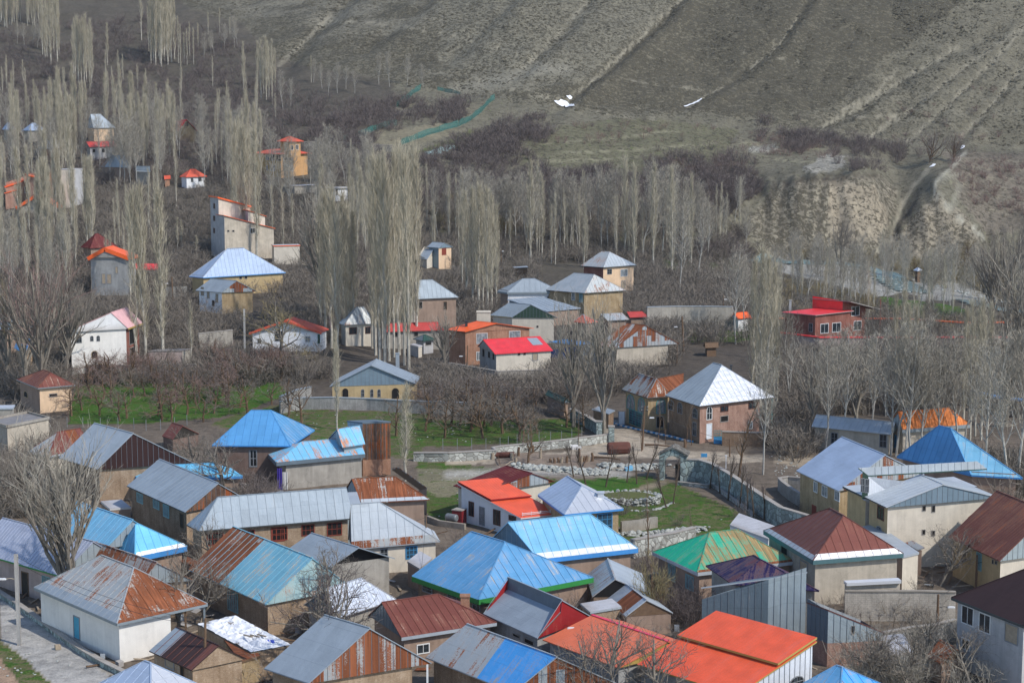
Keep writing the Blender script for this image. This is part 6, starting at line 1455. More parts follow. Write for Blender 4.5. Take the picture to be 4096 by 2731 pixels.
# cut posts in rows by the lane
k = 0
for x, y, t_ in [(157,690,612),(280,660,595),(345,710,620),(465,750,708),(500,745,705),(525,748,700),(570,748,690),(675,745,622),(695,740,690),(715,738,690),(735,738,688),(755,735,690),(790,735,660),(1580,622,545),(135,750,700),(430,745,712)]:
    p = at(x, y, 'E3'); h = (y - t_) * TS / K / (FOC / K / p.y); k += 1
    b = MB(); b.tube([p - UP * .3, p + UP * h * .6 + Vector((.03, 0, 0)), p + UP * h + Vector((random.uniform(-.15, .2), 0, 0))], [.2, .19, .16], 8)
    tag(b.build('cut_stump', 'timber' if k % 3 else 'timber_pale', None, p), 'cut tree stump standing in the row beside the lane and rubble', 'stump', 'cut stumps by the lane')
for (x0, y0, x1, y1, lab) in [(805,700,1030,722,'fallen trunk lying beside the big rusty tank'),(1240,595,1470,612,'log lying along the kerb before the pink brick house'),(40,775,140,720,'pale stick leaning over the maroon roof corner'),(950,800,1090,800,'pale broken branch on the rubble'),(715,770,770,690,'leaning cut branch between the stumps'),(0,760,-20,690,'branch lying by the long rusty cylinder')]:
    a, c = at(x0, y0, 'E3', .25), at(x1, y1, 'E3', .35); b = MB(); b.tube([a, a.lerp(c, .5) + UP * .12, c], [.17, .14, .09] if 'log' in lab or 'trunk' in lab else [.07, .06, .04], 7); tag(b.build('fallen_log', 'timber_pale' if 'pale' in lab else 'timber', None, a), lab, 'log')
# stones of the tumbled wall and the round stone bed
def rocks(name, label, mat, pts, seed, size=(.15, .5), kind='stuff'):
    rg = np.random.default_rng(seed); V = []; F = []
    t = (1 + 5 ** .5) / 2
    ico = np.array([(-1, t, 0), (1, t, 0), (-1, -t, 0), (1, -t, 0), (0, -1, t), (0, 1, t), (0, -1, -t), (0, 1, -t), (t, 0, -1), (t, 0, 1), (-t, 0, -1), (-t, 0, 1)]) / 1.9
    fa = [(0, 11, 5), (0, 5, 1), (0, 1, 7), (0, 7, 10), (0, 10, 11), (1, 5, 9), (5, 11, 4), (11, 10, 2), (10, 7, 6), (7, 1, 8), (3, 9, 4), (3, 4, 2), (3, 2, 6), (3, 6, 8), (3, 8, 9), (4, 9, 5), (2, 4, 11), (6, 2, 10), (8, 6, 7), (9, 8, 1)]
    for (x, y, z) in pts:
        s = rg.uniform(*size); v = ico * (1 + rg.normal(size=(12, 1)) * .18) * np.array([s * rg.uniform(.8, 1.3), s * rg.uniform(.8, 1.3), s * rg.uniform(.5, .9)]); b0 = len(V) * 1
        V += [tuple(q) for q in (v + np.array([x, y, z + s * .25]))]; F += [tuple(i + b0 for i in f) for f in fa]
    me = bpy.data.meshes.new(name); me.from_pydata(V, [], F); me.materials.append(MAT(mat)); o = bpy.data.objects.new(name, me); COL.objects.link(o); o['kind'] = kind; o['label'] = label; return o
D('stone_turquoise', m_plain, (.42, .55, .53), .9, 0, .2)
D('rock', m_plain, (.37, .375, .34), .9, 0, .5, .15, .8)
def band(pts, tile, n, w, seed, mound=0):
    rg = np.random.default_rng(seed); P = [at(*p, tile) if len(p) == 2 else at(p[1], p[2], p[0]) for p in pts]; out = []
    L = [(b - a).length for a, b in zip(P[:-1], P[1:])]
    for i in range(n):
        j = rg.choice(len(L), p=np.array(L) / sum(L)); q = P[j].lerp(P[j + 1], rg.random()); dx, dy = rg.normal() * w * .5, rg.normal() * w * .5
        out.append((q.x + dx, q.y + dy, zt(q.x + dx, q.y + dy) + mound * max(0, 1 - (abs(dy) + abs(dx) * .3) / w) * rg.random()))
    return out
rocks('rubble', 'long heap of pale tumbled wall stones across the top of the garden', 'rock', band([(150,790),(330,805),(520,820),(700,835),(880,845)], 'E3', 420, 1.1, 1, .6) + band([(900,780),(1050,800),(1200,800),(1340,790)], 'E3', 260, 1.6, 2, .5), 3, (.14, .42))
c = at(1100, 1080, 'E3', 0)
rocks('stone_heap', 'round bed walled with piled pale stones in the garden', 'rock', [(c.x + 2.9 * math.cos(t) * r * 1.35, c.y + 2.6 * math.sin(t) * r, zt(c.x, c.y) + z) for t, r, z in [(random.random() * 6.283, random.uniform(.86, 1.05), random.uniform(-.1, .85)) for _ in range(520)]], 5, (.12, .3))
def mound(name, label, c, rx, ry, h, mat='ground'):
    b = MB(); n = 24
    rings = [[Vector((c.x + rx * f * math.cos(t), c.y + ry * f * math.sin(t), zt(c.x, c.y) + z)) for t in np.linspace(0, 6.283, n, endpoint=False)] for f, z in ((1, -.3), (.98, h * .75), (.8, h * .95), (.4, h * 1.03), (.02, h * 1.05))]
    for r0, r1 in zip(rings[:-1], rings[1:]):
        for k in range(n): b.poly([r0[k], r0[(k + 1) % n], r1[(k + 1) % n], r1[k]])
    b.poly(rings[-1]); o = b.build(name, mat, None, c); o['kind'] = 'structure'; return o
D('mound_grass', m_plain, (.11, .12, .045), .95, 0, .5, .1, 1.5)
mound('grass_mound', '', c, 3.7, 2.5, .9, 'mound_grass')
rocks('stone_edging', 'curved line of small white stones on the garden grass', 'rock', band([(1130,1160),(1230,1162),(1330,1150),(1420,1125),(1475,1095)], 'E3', 60, .25, 6), 7, (.1, .22))
rocks('terrace_stones', 'low terrace of pale stones below the round stone bed', 'rock', band([(1060,1370),(1250,1365),(1500,1350),(1640,1330),(1760,1320)], 'E3', 260, .9, 8, .4), 9, (.12, .35))
rocks('turquoise_stones', 'scatter of pale turquoise stones on the far field', 'rock', band([('C2',1530,465),('C2',1620,440),('C2',1730,405)], 'C2', 130, 1.6, 10, .5), 11, (.3, .8)).data.materials[0] = MAT('stone_turquoise') if 'stone_turquoise' in DEF else MAT('rock')
pts_ = []
for poly, n in [([(160,888),(640,876),(650,940),(300,975)], 12), ([(960,965),(1340,962),(1320,1010),(960,1020)], 30), ([(960,1065),(1300,1100),(1700,1190),(1420,1230),(980,1190)], 45), ([(640,930),(960,950),(960,1010),(700,1000)], 30), ([(1760,1040),(1880,1050),(1860,1120),(1780,1100)], 120), ([(100,1440),(0,1400),(0,1560),(190,1560)], 60)]:
    us = [a for a, b in poly]; vs = [b for a, b in poly]
    for _ in range(n):
        u, v = random.uniform(min(us), max(us)), random.uniform(min(vs), max(vs))
        if inpoly(poly, np.array([u]), np.array([v]))[0]: q = hitW(u, v); pts_.append((q.x, q.y, q.z))
        if len(pts_) > 2000: break
rocks('loose_stones', 'small pale stones scattered over grass and yards', 'rock', pts_, 13, (.06, .15))
rocks('river_stones', 'pale boulders along the river', 'rock', band([('W',1800,606),('W',1900,612),('W',2010,625),('W',2060,660),('W',2090,680)], 'E3', 90, 7, 14, .2) + band([('W',2110,650),('W',2200,670),('W',2290,695)], 'E3', 60, 6, 15, .2), 16, (.2, .6))
# white plastic sheeting on the flat roof
def sheeting():
    L, F_, R_ = on_plane(px((1690,1080), 'F1'), 2.4), on_plane(px((2290,1330), 'F1'), 2.4), on_plane(px((355,1215), 'F2'), 2.4)
    Lr, Fr = on_plane(px((1650,1115), 'F1'), 2.3), on_plane(px((2240,1405), 'F1'), 2.3)
    far = on_plane(px((1960,1000), 'F1'), 2.4)
    A, Bq, C, Dq = on_plane(px((1690,1060), 'F1'), 2.4), on_plane(px((2150,1300), 'F1'), 2.4), on_plane(px((350,1235), 'F2'), 2.4), on_plane(px((2010,985), 'F1'), 2.4)
    root = empty('sheeted_shed', (A + C) / 2 - UP * 2.4, 'low shed whose flat roof is covered with crumpled white plastic sheeting', 'shed')
    FOOTS.append([(q.x, q.y) for q in (A, Bq, C, Dq)])
    b = MB()
    for p, q in ((A, Bq), (Bq, C), (C, Dq), (Dq, A)):
        b.poly([p - UP * 3, q - UP * 3, q - UP * .1, p - UP * .1], [(0, 0), ((q - p).length, 0), ((q - p).length, 2.9), (0, 2.9)])
    b.poly([A - UP * .1, Bq - UP * .1, C - UP * .1, Dq - UP * .1]); b.build('wall', 'brick_tan', root)
    n = 46; g = [[None] * (n + 1) for _ in range(n + 1)]
    for i in range(n + 1):
        for j in range(n + 1):
            f, k = i / n, j / n
            p = (A * (1 - f) + Bq * f) * (1 - k) + (Dq * (1 - f) + C * f) * k
            x, y = np.array([p.x]), np.array([p.y])
            z = float(abs(fbm(x * .8, y * .8, 401)[0] - .5) * 1.3 + abs(fbm(x * 2.1, y * 2.1, 411)[0] - .5) * .6)
            edge = min(f, 1 - f, k, 1 - k) * 8
            g[i][j] = p + UP * (z * min(1, edge + .25) * .9)
    b = MB()
    D('plastic', m_plain, (.80, .81, .83), .45, 0, .10, .4); D('plastic_blue', m_plain, (.06, .1, .55), .5, 0, .2)
    for i in range(n):
        for j in range(n):
            b.poly([g[i][j], g[i + 1][j], g[i + 1][j + 1], g[i][j + 1]], None, 1 if (36 < i < 42 and 30 < j < 36 and (i + j) % 5) else (2 if fbm(np.array([i / 9.]), np.array([j / 9.]), 431)[0] > .68 else 0))
    b.build('sheeting', ['plastic', 'plastic_blue', 'concrete'], root, None, False)
    for s in range(3):
        b = MB(); p = g[30][14 + 8 * s] + UP * .2; b.tube([p, p + Vector((.9, -1.1, .15))], .08, 6); b.build('weight_log', 'timber_pale', root)
sheeting()
H('low_brick_annex', 'low brick annex with patched dark roof joined to the right of the brick hut', 'shed', (1915,1190), (2060,1375), (2225,1325), 2.3, 'flat', roof='rust_flash', roof2='timber', wall='brick_ochre', ov=.08, tile='F1')

# odds and ends
p = at(1100, 815, 'E3'); b = MB(); b.box(p + UP * .2, Vector((.5, .1, 0)), Vector((-.1, .4, 0)), UP * .2); b.box(p + UP * .5 + Vector((.2, 0, 0)), Vector((.25, .1, .05)), Vector((-.1, .25, 0)), UP * .12); tag(b.build('blue_sack', 'sky', None, p), 'pale blue sack on the rubble under the rusty tank', 'sack')
b = MB(); p = at(1760, 710, 'E2'); q = at(1900, 722, 'E2'); b.bar(p + UP * .25, q + UP * .2, 1.1, .06); b.bar(p + UP * .33 + Vector((.2, .4, 0)), q + UP * .3, .5, .05); tag(b.build('blue_sheet', 'blue_vivid', None, p), 'blue metal sheet lying before the low pale stone wall', 'sheet')
p = at(640, 632, 'E3'); b = MB(); b.box(p + UP * .25, Vector((.5, .1, 0)), Vector((-.05, .3, .1)), UP * .22); b.box(p + UP * .2 + Vector((.6, -.1, 0)), Vector((.3, .1, 0)), Vector((-.05, .3, 0)), UP * .18); tag(b.build('white_sacks', 'plaster_clean', None, p), 'white sacks on the lane beside the leaning stump', 'sack')
p = at(1745, 730, 'E3', 1.5); root = empty('blue_sign', at(1745, 745, 'E3'), 'small blue sign on thin posts above the curved garden wall', 'sign')
b = MB(); b.box(at(1745, 745, 'E3') + UP * 1.0, Vector((.42, 0, 0)), Vector((0, .03, 0)), UP * .26); b.build('panel', 'frame_blue', root)
for s_ in (-1, 1):
    b = MB(); q = at(1745, 745, 'E3') + Vector((s_ * .3, .06, 0)); b.bar(q - UP * .2, q + UP * 1.25, .06, .06, 0, Vector((1, 0, 0))); b.build('post', 'frame_white', root)
p = at(1932, 800, 'E3'); b = MB(); b.bar(p - UP * .3, p + UP * 1.8, .1, .1, 0, Vector((1, 0, 0))); b.bar(p + UP * 1.8 + Vector((-.15, 0, 0)), p + UP * 1.8 + Vector((.15, 0, 0)), .14, .14); tag(b.build('white_post', 'white_paint', None, p), 'white post rising behind the curved garden wall', 'post')
root = empty('yard_gate', at(1862, 580, 'E3'), 'blue and teal metal gate beside the pink brick house', 'gate'); p = at(1862, 585, 'E3')
b = MB(); b.box(p + UP * .5, Vector((.6, 0, 0)), Vector((0, .04, 0)), UP * .5); b.build('door_panel', 'frame_blue', root)
b = MB()
for i in range(5): x = -.56 + .28 * i; b.bar(p + UP * 1.0 + Vector((x, 0, 0)), p + UP * 1.95 + Vector((x, 0, 0)), .08, .06, 0, Vector((1, 0, 0)))
for z in (1.05, 1.5, 1.93): b.bar(p + UP * z - Vector((.6, 0, 0)), p + UP * z + Vector((.6, 0, 0)), .05, .06)
b.build('grille', 'frame_teal', root)
root = empty('white_door', at(1040, 415, 'E3'), 'white metal yard door beside the green shopfront', 'door'); p = at(1040, 418, 'E3')
b = MB(); b.box(p + UP * .95, Vector((.42, 0, 0)), Vector((0, .05, 0)), UP * 1.0); b.build('leaf', 'door_white', root)
b = MB(); b.box(p + UP * .95 - Vector((.48, 0, 0)), Vector((.06, 0, 0)), Vector((0, .07, 0)), UP * 1.08); b.box(p + UP * .95 + Vector((.48, 0, 0)), Vector((.06, 0, 0)), Vector((0, .07, 0)), UP * 1.08); b.build('frame', 'frame_grey', root)
# kerb stones painted blue and white by the shop
a0, a1 = at(905, 405, 'E3'), at(1650, 575, 'E3'); n = 34
root = empty('kerb', a0, 'kerb of blue and white painted stones along the lane before the shop', 'kerb')
for half, m in ((0, 'white_paint'), (1, 'frame_blue')):
    b = MB()
    for i in range(half, n, 2):
        p, q = a0.lerp(a1, i / n), a0.lerp(a1, (i + .92) / n); p.z = zt(p.x, p.y); q.z = zt(q.x, q.y); b.bar(p + UP * .08, q + UP * .08, .3, .28)
    o = b.build('white_stones' if not half else 'blue_stones', m, root); o['kind'] = 'stuff'
# blue lean-on laundry, junk roof, car-like red canopy
root = empty('red_canopy', at(1215, 235, 'D1'), 'small bright red canopy behind the very tall poplars', 'canopy'); p = at(1215, 235, 'D1')
b = MB(); b.planar([p + Vector((-4, -1, 2.2)), p + Vector((4, -1, 2.0)), p + Vector((4, 2, 3.0)), p + Vector((-4, 2, 3.2))], Vector((1, 0, 0)), Vector((0, .95, .3))); b.box(p + Vector((0, -1, 2.0)), Vector((4, 0, -.1)), Vector((0, .03, 0)), UP * .12); b.build('cover', 'red', root)
for s_ in (-3.8, 3.8):
    b = MB(); b.bar(p + Vector((s_, -.9, -.3)), p + Vector((s_, -.9, 2.1)), .12, .12, 0, Vector((1, 0, 0))); b.build('post', 'frame_grey', root)
root = empty('hung_cloth', at(255, 975, 'E2'), 'purple and white cloth hanging at the left end of the rust blotched blue roof', 'cloth'); p = at(235, 985, 'E2', .3)
for i, (dx, m) in enumerate(((0, 'purple_cloth'), (.7, 'plaster_clean'))):
    if m == 'purple_cloth': D('purple_cloth', m_plain, (.05, .03, .25), .8)
    b = MB(); prev = None
    for k in range(7):
        x = dx + .62 * k / 6; y = .08 * math.sin(k * 2.1); cur = (p + Vector((x, y, .1)), p + Vector((x, y * .5, 2.9 - .5 * i)))
        if prev: b.poly([prev[0], cur[0], cur[1], prev[1]]); o_ = Vector((0, .03, 0)); b.poly([prev[1] + o_, cur[1] + o_, cur[0] + o_, prev[0] + o_])
        prev = cur
    b.build('sheet', m, root)

# cushion plants on the mountain
def tufts():
    rg = np.random.default_rng(77); n = 24000
    u = rg.uniform(380, 2360, n); v = rg.uniform(-6, 335, n); fv = np.interp(u, [a for a, b in FOOT], [b for a, b in FOOT])
    k = (v < fv + 6) & (fbm(u / 60, v / 26, 501) + .25 * (fbm(u / 14, v / 8, 511) - .5) > .36 + .05 * (u < 1250)); u, v = u[k], v[k]
    t = np.array([(1, 0, 0), (.5, .87, 0), (-.5, .87, 0), (-1, 0, 0), (-.5, -.87, 0), (.5, -.87, 0), (.55, .2, .62), (-.1, .55, .7), (-.5, -.15, .6), (.1, -.5, .72), (0, 0, .95)]) * np.array([1, 1, .8])
    fa = np.array([(0, 1, 6), (1, 7, 6), (1, 2, 7), (2, 8, 7), (2, 3, 8), (3, 4, 8), (4, 9, 8), (4, 5, 9), (5, 6, 9), (5, 0, 6), (6, 7, 10), (7, 8, 10), (8, 9, 10), (9, 6, 10)])
    V = []; F = []
    for a, b in zip(u, v):
        p = hitW(a, b); s = rg.uniform(.24, .52) * (1.9 if rg.random() < .06 else 1); q = t * (1 + rg.normal(size=(11, 1)) * .15) * np.array([s * 1.15, s, s * .8]) + np.array([p.x, p.y, p.z - .12 * s]); F.append(fa + 11 * len(V)); V.append(q)
    V = np.concatenate(V); F = np.concatenate(F); me = bpy.data.meshes.new('hillside_tufts'); me.from_pydata(V.tolist(), [], F.tolist()); D('tuft', m_plain, (.078, .07, .05), .95, 0, .4, .05, .3); me.materials.append(MAT('tuft')); me.polygons.foreach_set('use_smooth', [True] * len(F))
    o = bpy.data.objects.new('hillside_tufts', me); COL.objects.link(o); o['kind'] = 'stuff'; o['label'] = 'dark cushion plants dotting the bare mountain side'
tufts()

def litter():
    rg = random.Random(9); b = MB(); k = 0
    while k < 420:
        u, v = rg.uniform(0, 2352), rg.uniform(1040, 1568); q = hitW(u, v)
        if in_foot0(q.x, q.y) or not any(in_foot0(q.x + dx, q.y + dy) for dx, dy in ((2.5, 0), (-2.5, 0), (0, 2.5), (0, -2.5))): continue
        k += 1; a = rg.random() * 6.283; d = Vector((math.cos(a), math.sin(a), rg.uniform(0, .35))); s = Vector((-d.y, d.x, 0)); t = rg.random()
        if t < .5: b.box(q + UP * .12, d * rg.uniform(.5, 1.5), s * rg.uniform(.05, .12), UP * .05, rg.choice((0, 1)))
        elif t < .8: b.box(q + UP * .15, d * rg.uniform(.3, .7), s * rg.uniform(.2, .5), UP * .03, rg.choice((2, 3, 4)))
        else: b.box(q + UP * .25, d * rg.uniform(.2, .4), s * rg.uniform(.2, .35), UP * rg.uniform(.15, .35), rg.choice((1, 2, 4)))
    o = b.build('yard_litter', ['timber', 'timber_pale', 'galv_light', 'rust', 'plaster_grey']); o['kind'] = 'stuff'; o['label'] = 'planks, sheets and scrap lying along the house walls'
def in_foot0(x, y):
    for f in FOOTS:
        n = 0; r = False
        for (x0, y0), (x1, y1) in zip(f, f[1:] + f[:1]):
            if (y0 > y) != (y1 > y) and x < (x1 - x0) * (y - y0) / (y1 - y0) + x0: r = not r
        if r: return True
    return False
litter()
# ------------------------------------------------------------------ bare trees
D('bark_pale', m_bark, (.50, .46, .38), .45)
D('bark_white', m_bark, (.44, .415, .365), .4)
D('bark_grey', m_bark, (.25, .22, .18), .4)
D('bark_brown', m_bark, (.17, .11, .068), .45)
D('bark_dark', m_bark, (.12, .09, .065), .4)
D('twig_tan', m_twig, (.52, .465, .35), (.39, .345, .25))
D('twig_pale', m_twig, (.40, .365, .30), (.29, .26, .21))
D('twig_grey', m_twig, (.245, .21, .17), (.165, .142, .118))
D('twig_mauve', m_twig, (.21, .175, .155), (.155, .128, .115))
D('twig_red', m_twig, (.26, .175, .15), (.2, .135, .115))
D('twig_olive', m_twig, (.30, .25, .12), (.22, .175, .10))
D('twig_dusk', m_twig, (.185, .15, .135), (.12, .098, .09))
D('twig_dark', m_twig, (.145, .115, .105), (.10, .082, .078))
def unit(v): return v / (np.linalg.norm(v, axis=-1, keepdims=True) + 1e-9)
def quads_mesh(name, Q, mat):
    me = bpy.data.meshes.new(name); n = len(Q)
    me.vertices.add(n * 4); me.vertices.foreach_set('co', Q.reshape(-1).astype(np.float32))
    me.loops.add(n * 4); me.loops.foreach_set('vertex_index', np.arange(n * 4, dtype=np.int32))
    me.polygons.add(n); me.polygons.foreach_set('loop_start', np.arange(0, n * 4, 4, dtype=np.int32))
    me.update(calc_edges=True); me.materials.append(MAT(mat)); return me
def ribbons(p0, p1, w0, w1, rg):
    d = unit(p1 - p0); s = unit(np.cross(d, rg.normal(size=p0.shape)))
    return np.stack([p0 - s * w0[:, None] / 2, p0 + s * w0[:, None] / 2, p1 + s * w1[:, None] / 2, p1 - s * w1[:, None] / 2], 1)
def tubes(segs, n=5):
    Q = []
    for p, q, r0, r1 in segs:
        d = unit(q - p); a = unit(np.cross(d, [0.3, 1, .1])); b = np.cross(d, a)
        an = np.arange(n + 1) * 2 * np.pi / n; c = np.cos(an)[:, None] * a + np.sin(an)[:, None] * b
        for k in range(n): Q.append([p + c[k] * r0, p + c[k + 1] * r0, q + c[k + 1] * r1, q + c[k] * r1])
    return np.array(Q)
def grow_tree(seed, H, bole, n1, ang1, L1, ratio=(.55, .5, .5), kids=(6, 5, 4), spread=.75, up=.16, wob=.12, r0=.2, tw=.02, lean=0., lead=.85, thick=.045, maxl=4, min1=.0):
    """limbs by recursion -> (limb quads, twig quads)"""
    rg = np.random.default_rng(seed); limbs = []; tw_ = []
    def stick(p, d, L, r, lvl):
        n = 4 if lvl < 2 else (3 if lvl == 2 else 2)
        pts = [(p, r)]
        for i in range(n):
            d = unit(d + rg.normal(size=3) * wob * (1 + .4 * lvl) + np.array([0, 0, up * (1 if lvl else .2)]))
            q = p + d * L / n; rr = r * (1 - .72 * (i + 1) / n)
            (limbs if r > thick else tw_).append((p, q, pts[-1][1], rr)); p = q; pts.append((p, rr))
        if lvl >= maxl - 1: return
        k = kids[lvl - 1] if lvl else n1
        for j in range(k):
            if lvl == 0:
                f = bole + (lead - bole) * (j + rg.random() * .6) / k
                Lc = L1 * H * (1 - .55 * max(0, (f - bole) / max(1 - bole, .1))) * (.8 + .4 * rg.random()); a = ang1 * (.8 + .4 * rg.random())
            else:
                f = .22 + .78 * (j + rg.random()) / k; Lc = L * ratio[min(lvl - 1, 2)] * (.7 + .6 * rg.random()) * (1.15 - .5 * f); a = spread * (.7 + .6 * rg.random())
            x = f * n; i = min(int(x), n - 1); (pa, ra), (pb, rb) = pts[i], pts[i + 1]
            po = pa + (pb - pa) * (x - i); ro = ra + (rb - ra) * (x - i)
            dd = unit(pb - pa); az = rg.random() * 6.283 if lvl else (j * 2.4 + rg.random())
            s = unit(np.cross(dd, [.31, .77, .2])); t = np.cross(dd, s)
            nd = dd * math.cos(a) + (s * math.cos(az) + t * math.sin(az)) * math.sin(a)
            stick(po, nd, max(Lc, .25), max(ro * .62, tw * .5), lvl + 1)
    stick(np.zeros(3), unit(np.array([lean, 0, 1.])), H, r0, 0)
    lq = tubes(limbs)
    a = np.array([s[0] for s in tw_]); b = np.array([s[1] for s in tw_])
    w0 = np.maximum(np.array([s[2] for s in tw_]) * 2, tw); w1 = np.maximum(np.array([s[3] for s in tw_]) * 2, tw * .6)
    return lq, ribbons(a, b, w0, w1, rg)
def poplar_mesh(seed, H=22., wid=.95, bare=.12, nb=140, tw=.034, spread=.26):
    """fastigiate: every branch climbs beside the stem"""
    rg = np.random.default_rng(seed); segs = []; p = np.zeros(3); N = 9
    ax = [p]
    for i in range(N):
        q = np.array([rg.normal() * .16, rg.normal() * .16, H * (i + 1) / N]) * np.array([min(1, (i + 1) / 3)] * 2 + [1]); segs.append((ax[-1], q, .19 * (1 - i / N) ** .8 + .02, .19 * (1 - (i + 1) / N) ** .8 + .02)); ax.append(q)
    lq = tubes(segs, 6); ax = np.array(ax)
    A = []; B = []; W0 = []; W1 = []
    for k in range(nb):
        f = bare + (.97 - bare) * ((k + rg.random()) / nb) ** .92
        z = f * H; o = np.array([np.interp(z, ax[:, 2], ax[:, 0]), np.interp(z, ax[:, 2], ax[:, 1]), z])
        env = wid * (min(1, (f - bare + .06) / .22)) * (1 - max(0, f - .55) / .5) ** 1.0 * (.6 + .65 * rg.random())
        az = rg.random() * 6.283; out = np.array([math.cos(az), math.sin(az), 0])
        L = min(env / spread, (1.02 - f) * H + .8) * (.8 + .3 * rg.random())
        e = o + out * env * .8 + np.array([0, 0, L]) + rg.normal(size=3) * .12
        m = o + out * env * .62 + np.array([0, 0, L * .42])
        A += [o, m]; B += [m, e]; W0 += [.07, .05]; W1 += [.05, .02]
        for j in range(9):
            t = .1 + .9 * rg.random(); s = o + (m - o) * t / .42 if t < .42 else m + (e - m) * (t - .42) / .58
            dv = np.array([rg.normal() * .30, rg.normal() * .30, 1.0]) + out * .12; l = (.7 + 1.1 * rg.random()) * H / 22
            A.append(s); B.append(s + unit(dv) * l); W0.append(tw); W1.append(tw * .5)
    return lq, ribbons(np.array(A), np.array(B), np.array(W0), np.array(W1), rg)
def bush_quads(seed, n=16, h=3., w=1.6, tw=.04, kids=7):
    rg = np.random.default_rng(seed); A = []; B = []; W = []
    for k in range(n):
        az = rg.random() * 6.283; out = np.array([math.cos(az), math.sin(az), 0]) * (rg.random() ** .6)
        o = out * w * .25 + np.array([0, 0, -.2]); m = o + out * w * .45 + np.array([0, 0, h * (.35 + .2 * rg.random())]) + rg.normal(size=3) * .15; e = m + out * w * .5 + np.array([rg.normal() * .2, rg.normal() * .2, h * (.3 + .25 * rg.random())])
        A += [o, m]; B += [m, e]; W += [tw * 1.8, tw * 1.1]
        for j in range(kids):
            t = rg.random(); s = m + (e - m) * t if rg.random() < .7 else o + (m - o) * (.4 + .6 * t)
            A.append(s); B.append(s + unit(out * .7 + rg.normal(size=3) * .55 + np.array([0, 0, .7])) * h * (.16 + .2 * rg.random())); W.append(tw)
    W = np.array(W); return ribbons(np.array(A), np.array(B), W, W * .5, rg)
KINDS = {}
def kind(name, H, variants, bark, twig):
    L = []
    for lq, tq in variants: L.append((quads_mesh(name + '_trunk', lq, bark), quads_mesh(name + '_crown', tq, twig)))
    KINDS[name] = (H, L)
kind('poplar', 22., [poplar_mesh(s) for s in range(5)], 'bark_pale', 'twig_tan')
kind('slim', 22., [poplar_mesh(40 + s, wid=.7, nb=80, bare=.25, spread=.2) for s in range(3)], 'bark_pale', 'twig_tan')
kind('aspen', 16., [grow_tree(70 + s, 16., .28, 22, .62, .3, kids=(9, 6), maxl=4, spread=.62, up=.2, r0=.15, tw=.04, wob=.09, lead=.96) for s in range(4)], 'bark_white', 'twig_pale')
kind('walnut', 8., [grow_tree(20 + s, 8., .2, 11, .85, .62, kids=(8, 8, 5), maxl=4, spread=.72, up=.12, r0=.26, tw=.03, wob=.17, lead=.8) for s in range(4)], 'bark_grey', 'twig_grey')
kind('vase', 12., [grow_tree(30 + s, 12., .14, 12, .42, .62, kids=(7, 7, 3), maxl=4, spread=.42, up=.13, r0=.3, tw=.022, wob=.09, lead=.5) for s in range(3)], 'bark_grey', 'twig_pale')
kind('orchard', 4.4, [grow_tree(50 + s, 4.4, .2, 9, .95, .6, kids=(7, 7, 4), maxl=4, spread=.8, up=.1, r0=.14, tw=.02, wob=.2, thick=.035, lead=.75) for s in range(5)], 'bark_brown', 'twig_mauve')
kind('pollard', 3.6, [grow_tree(90 + s, 3.6, .5, 9, .5, .42, kids=(5, 4), maxl=3, spread=.5, up=.25, r0=.1, tw=.024, wob=.1, thick=.03, lead=.9) for s in range(3)], 'bark_dark', 'twig_dark')
kind('thin', 8., [grow_tree(100 + s, 8., .35, 16, .5, .15, kids=(4, 3), maxl=3, spread=.6, up=.2, r0=.09, tw=.022, wob=.06, thick=.03, lead=.97) for s in range(3)], 'bark_brown', 'twig_grey')
kind('willow', 5., [grow_tree(110 + s, 5., .05, 16, .5, .7, kids=(7, 5), maxl=4, spread=.45, up=.12, r0=.12, tw=.026, wob=.14, thick=.04, lead=.4) for s in range(3)], 'bark_brown', 'twig_olive')
kind('brush', 3., [(tubes([(np.zeros(3), np.array([0, 0, .5]), .06, .03)]), np.concatenate([bush_quads(200 + s, 26, 3., 2.2, .03, 10)])) for s in range(3)], 'bark_dark', 'twig_grey')
NAMES = {'poplar': 'poplar_tree', 'slim': 'poplar_tree', 'aspen': 'white_poplar_tree', 'walnut': 'walnut_tree', 'vase': 'bare_tree', 'orchard': 'orchard_tree', 'pollard': 'young_tree', 'thin': 'young_tree', 'willow': 'willow_tree', 'brush': 'bare_bush'}
CATS = {'brush': 'bush'}
def in_foot(x, y, mrg=.5):
    for f in FOOTS:
        cx = sum(a for a, b in f) / 4; cy = sum(b for a, b in f) / 4
        ins = True; sg = 0
        for (x0, y0), (x1, y1) in zip(f, f[1:] + f[:1]):
            l = math.hypot(x1 - x0, y1 - y0) + 1e-6
            c = ((x1 - x0) * (y - y0) - (y1 - y0) * (x - x0)) / l; c0 = ((x1 - x0) * (cy - y0) - (y1 - y0) * (cx - x0))
            if c * (1 if c0 > 0 else -1) < -mrg: ins = False; break
        if ins: return True
    return False
HBOX = []
for f in FOOTS:
    us = []; vs = []
    for x, y in f:
        z = zt(x, y)
        for dz in (0, 6):
            a, b = project(x, y, z + dz); us.append(a); vs.append(b)
    HBOX.append((min(us), max(us), min(vs), max(vs), min(b for a, b in f)))
def blocks(u, v, y, hpx, wpx=6):
    """does something this tall standing here hide a house"""
    for u0, u1, v0, v1, yy in HBOX:
        if y < yy + 2 and u0 - wpx < u < u1 + wpx and v - hpx < v1 - .25 * (v1 - v0) and v > v0: return True
    return False
TR = random.Random(5)
NTREE = {}
SRC = {}
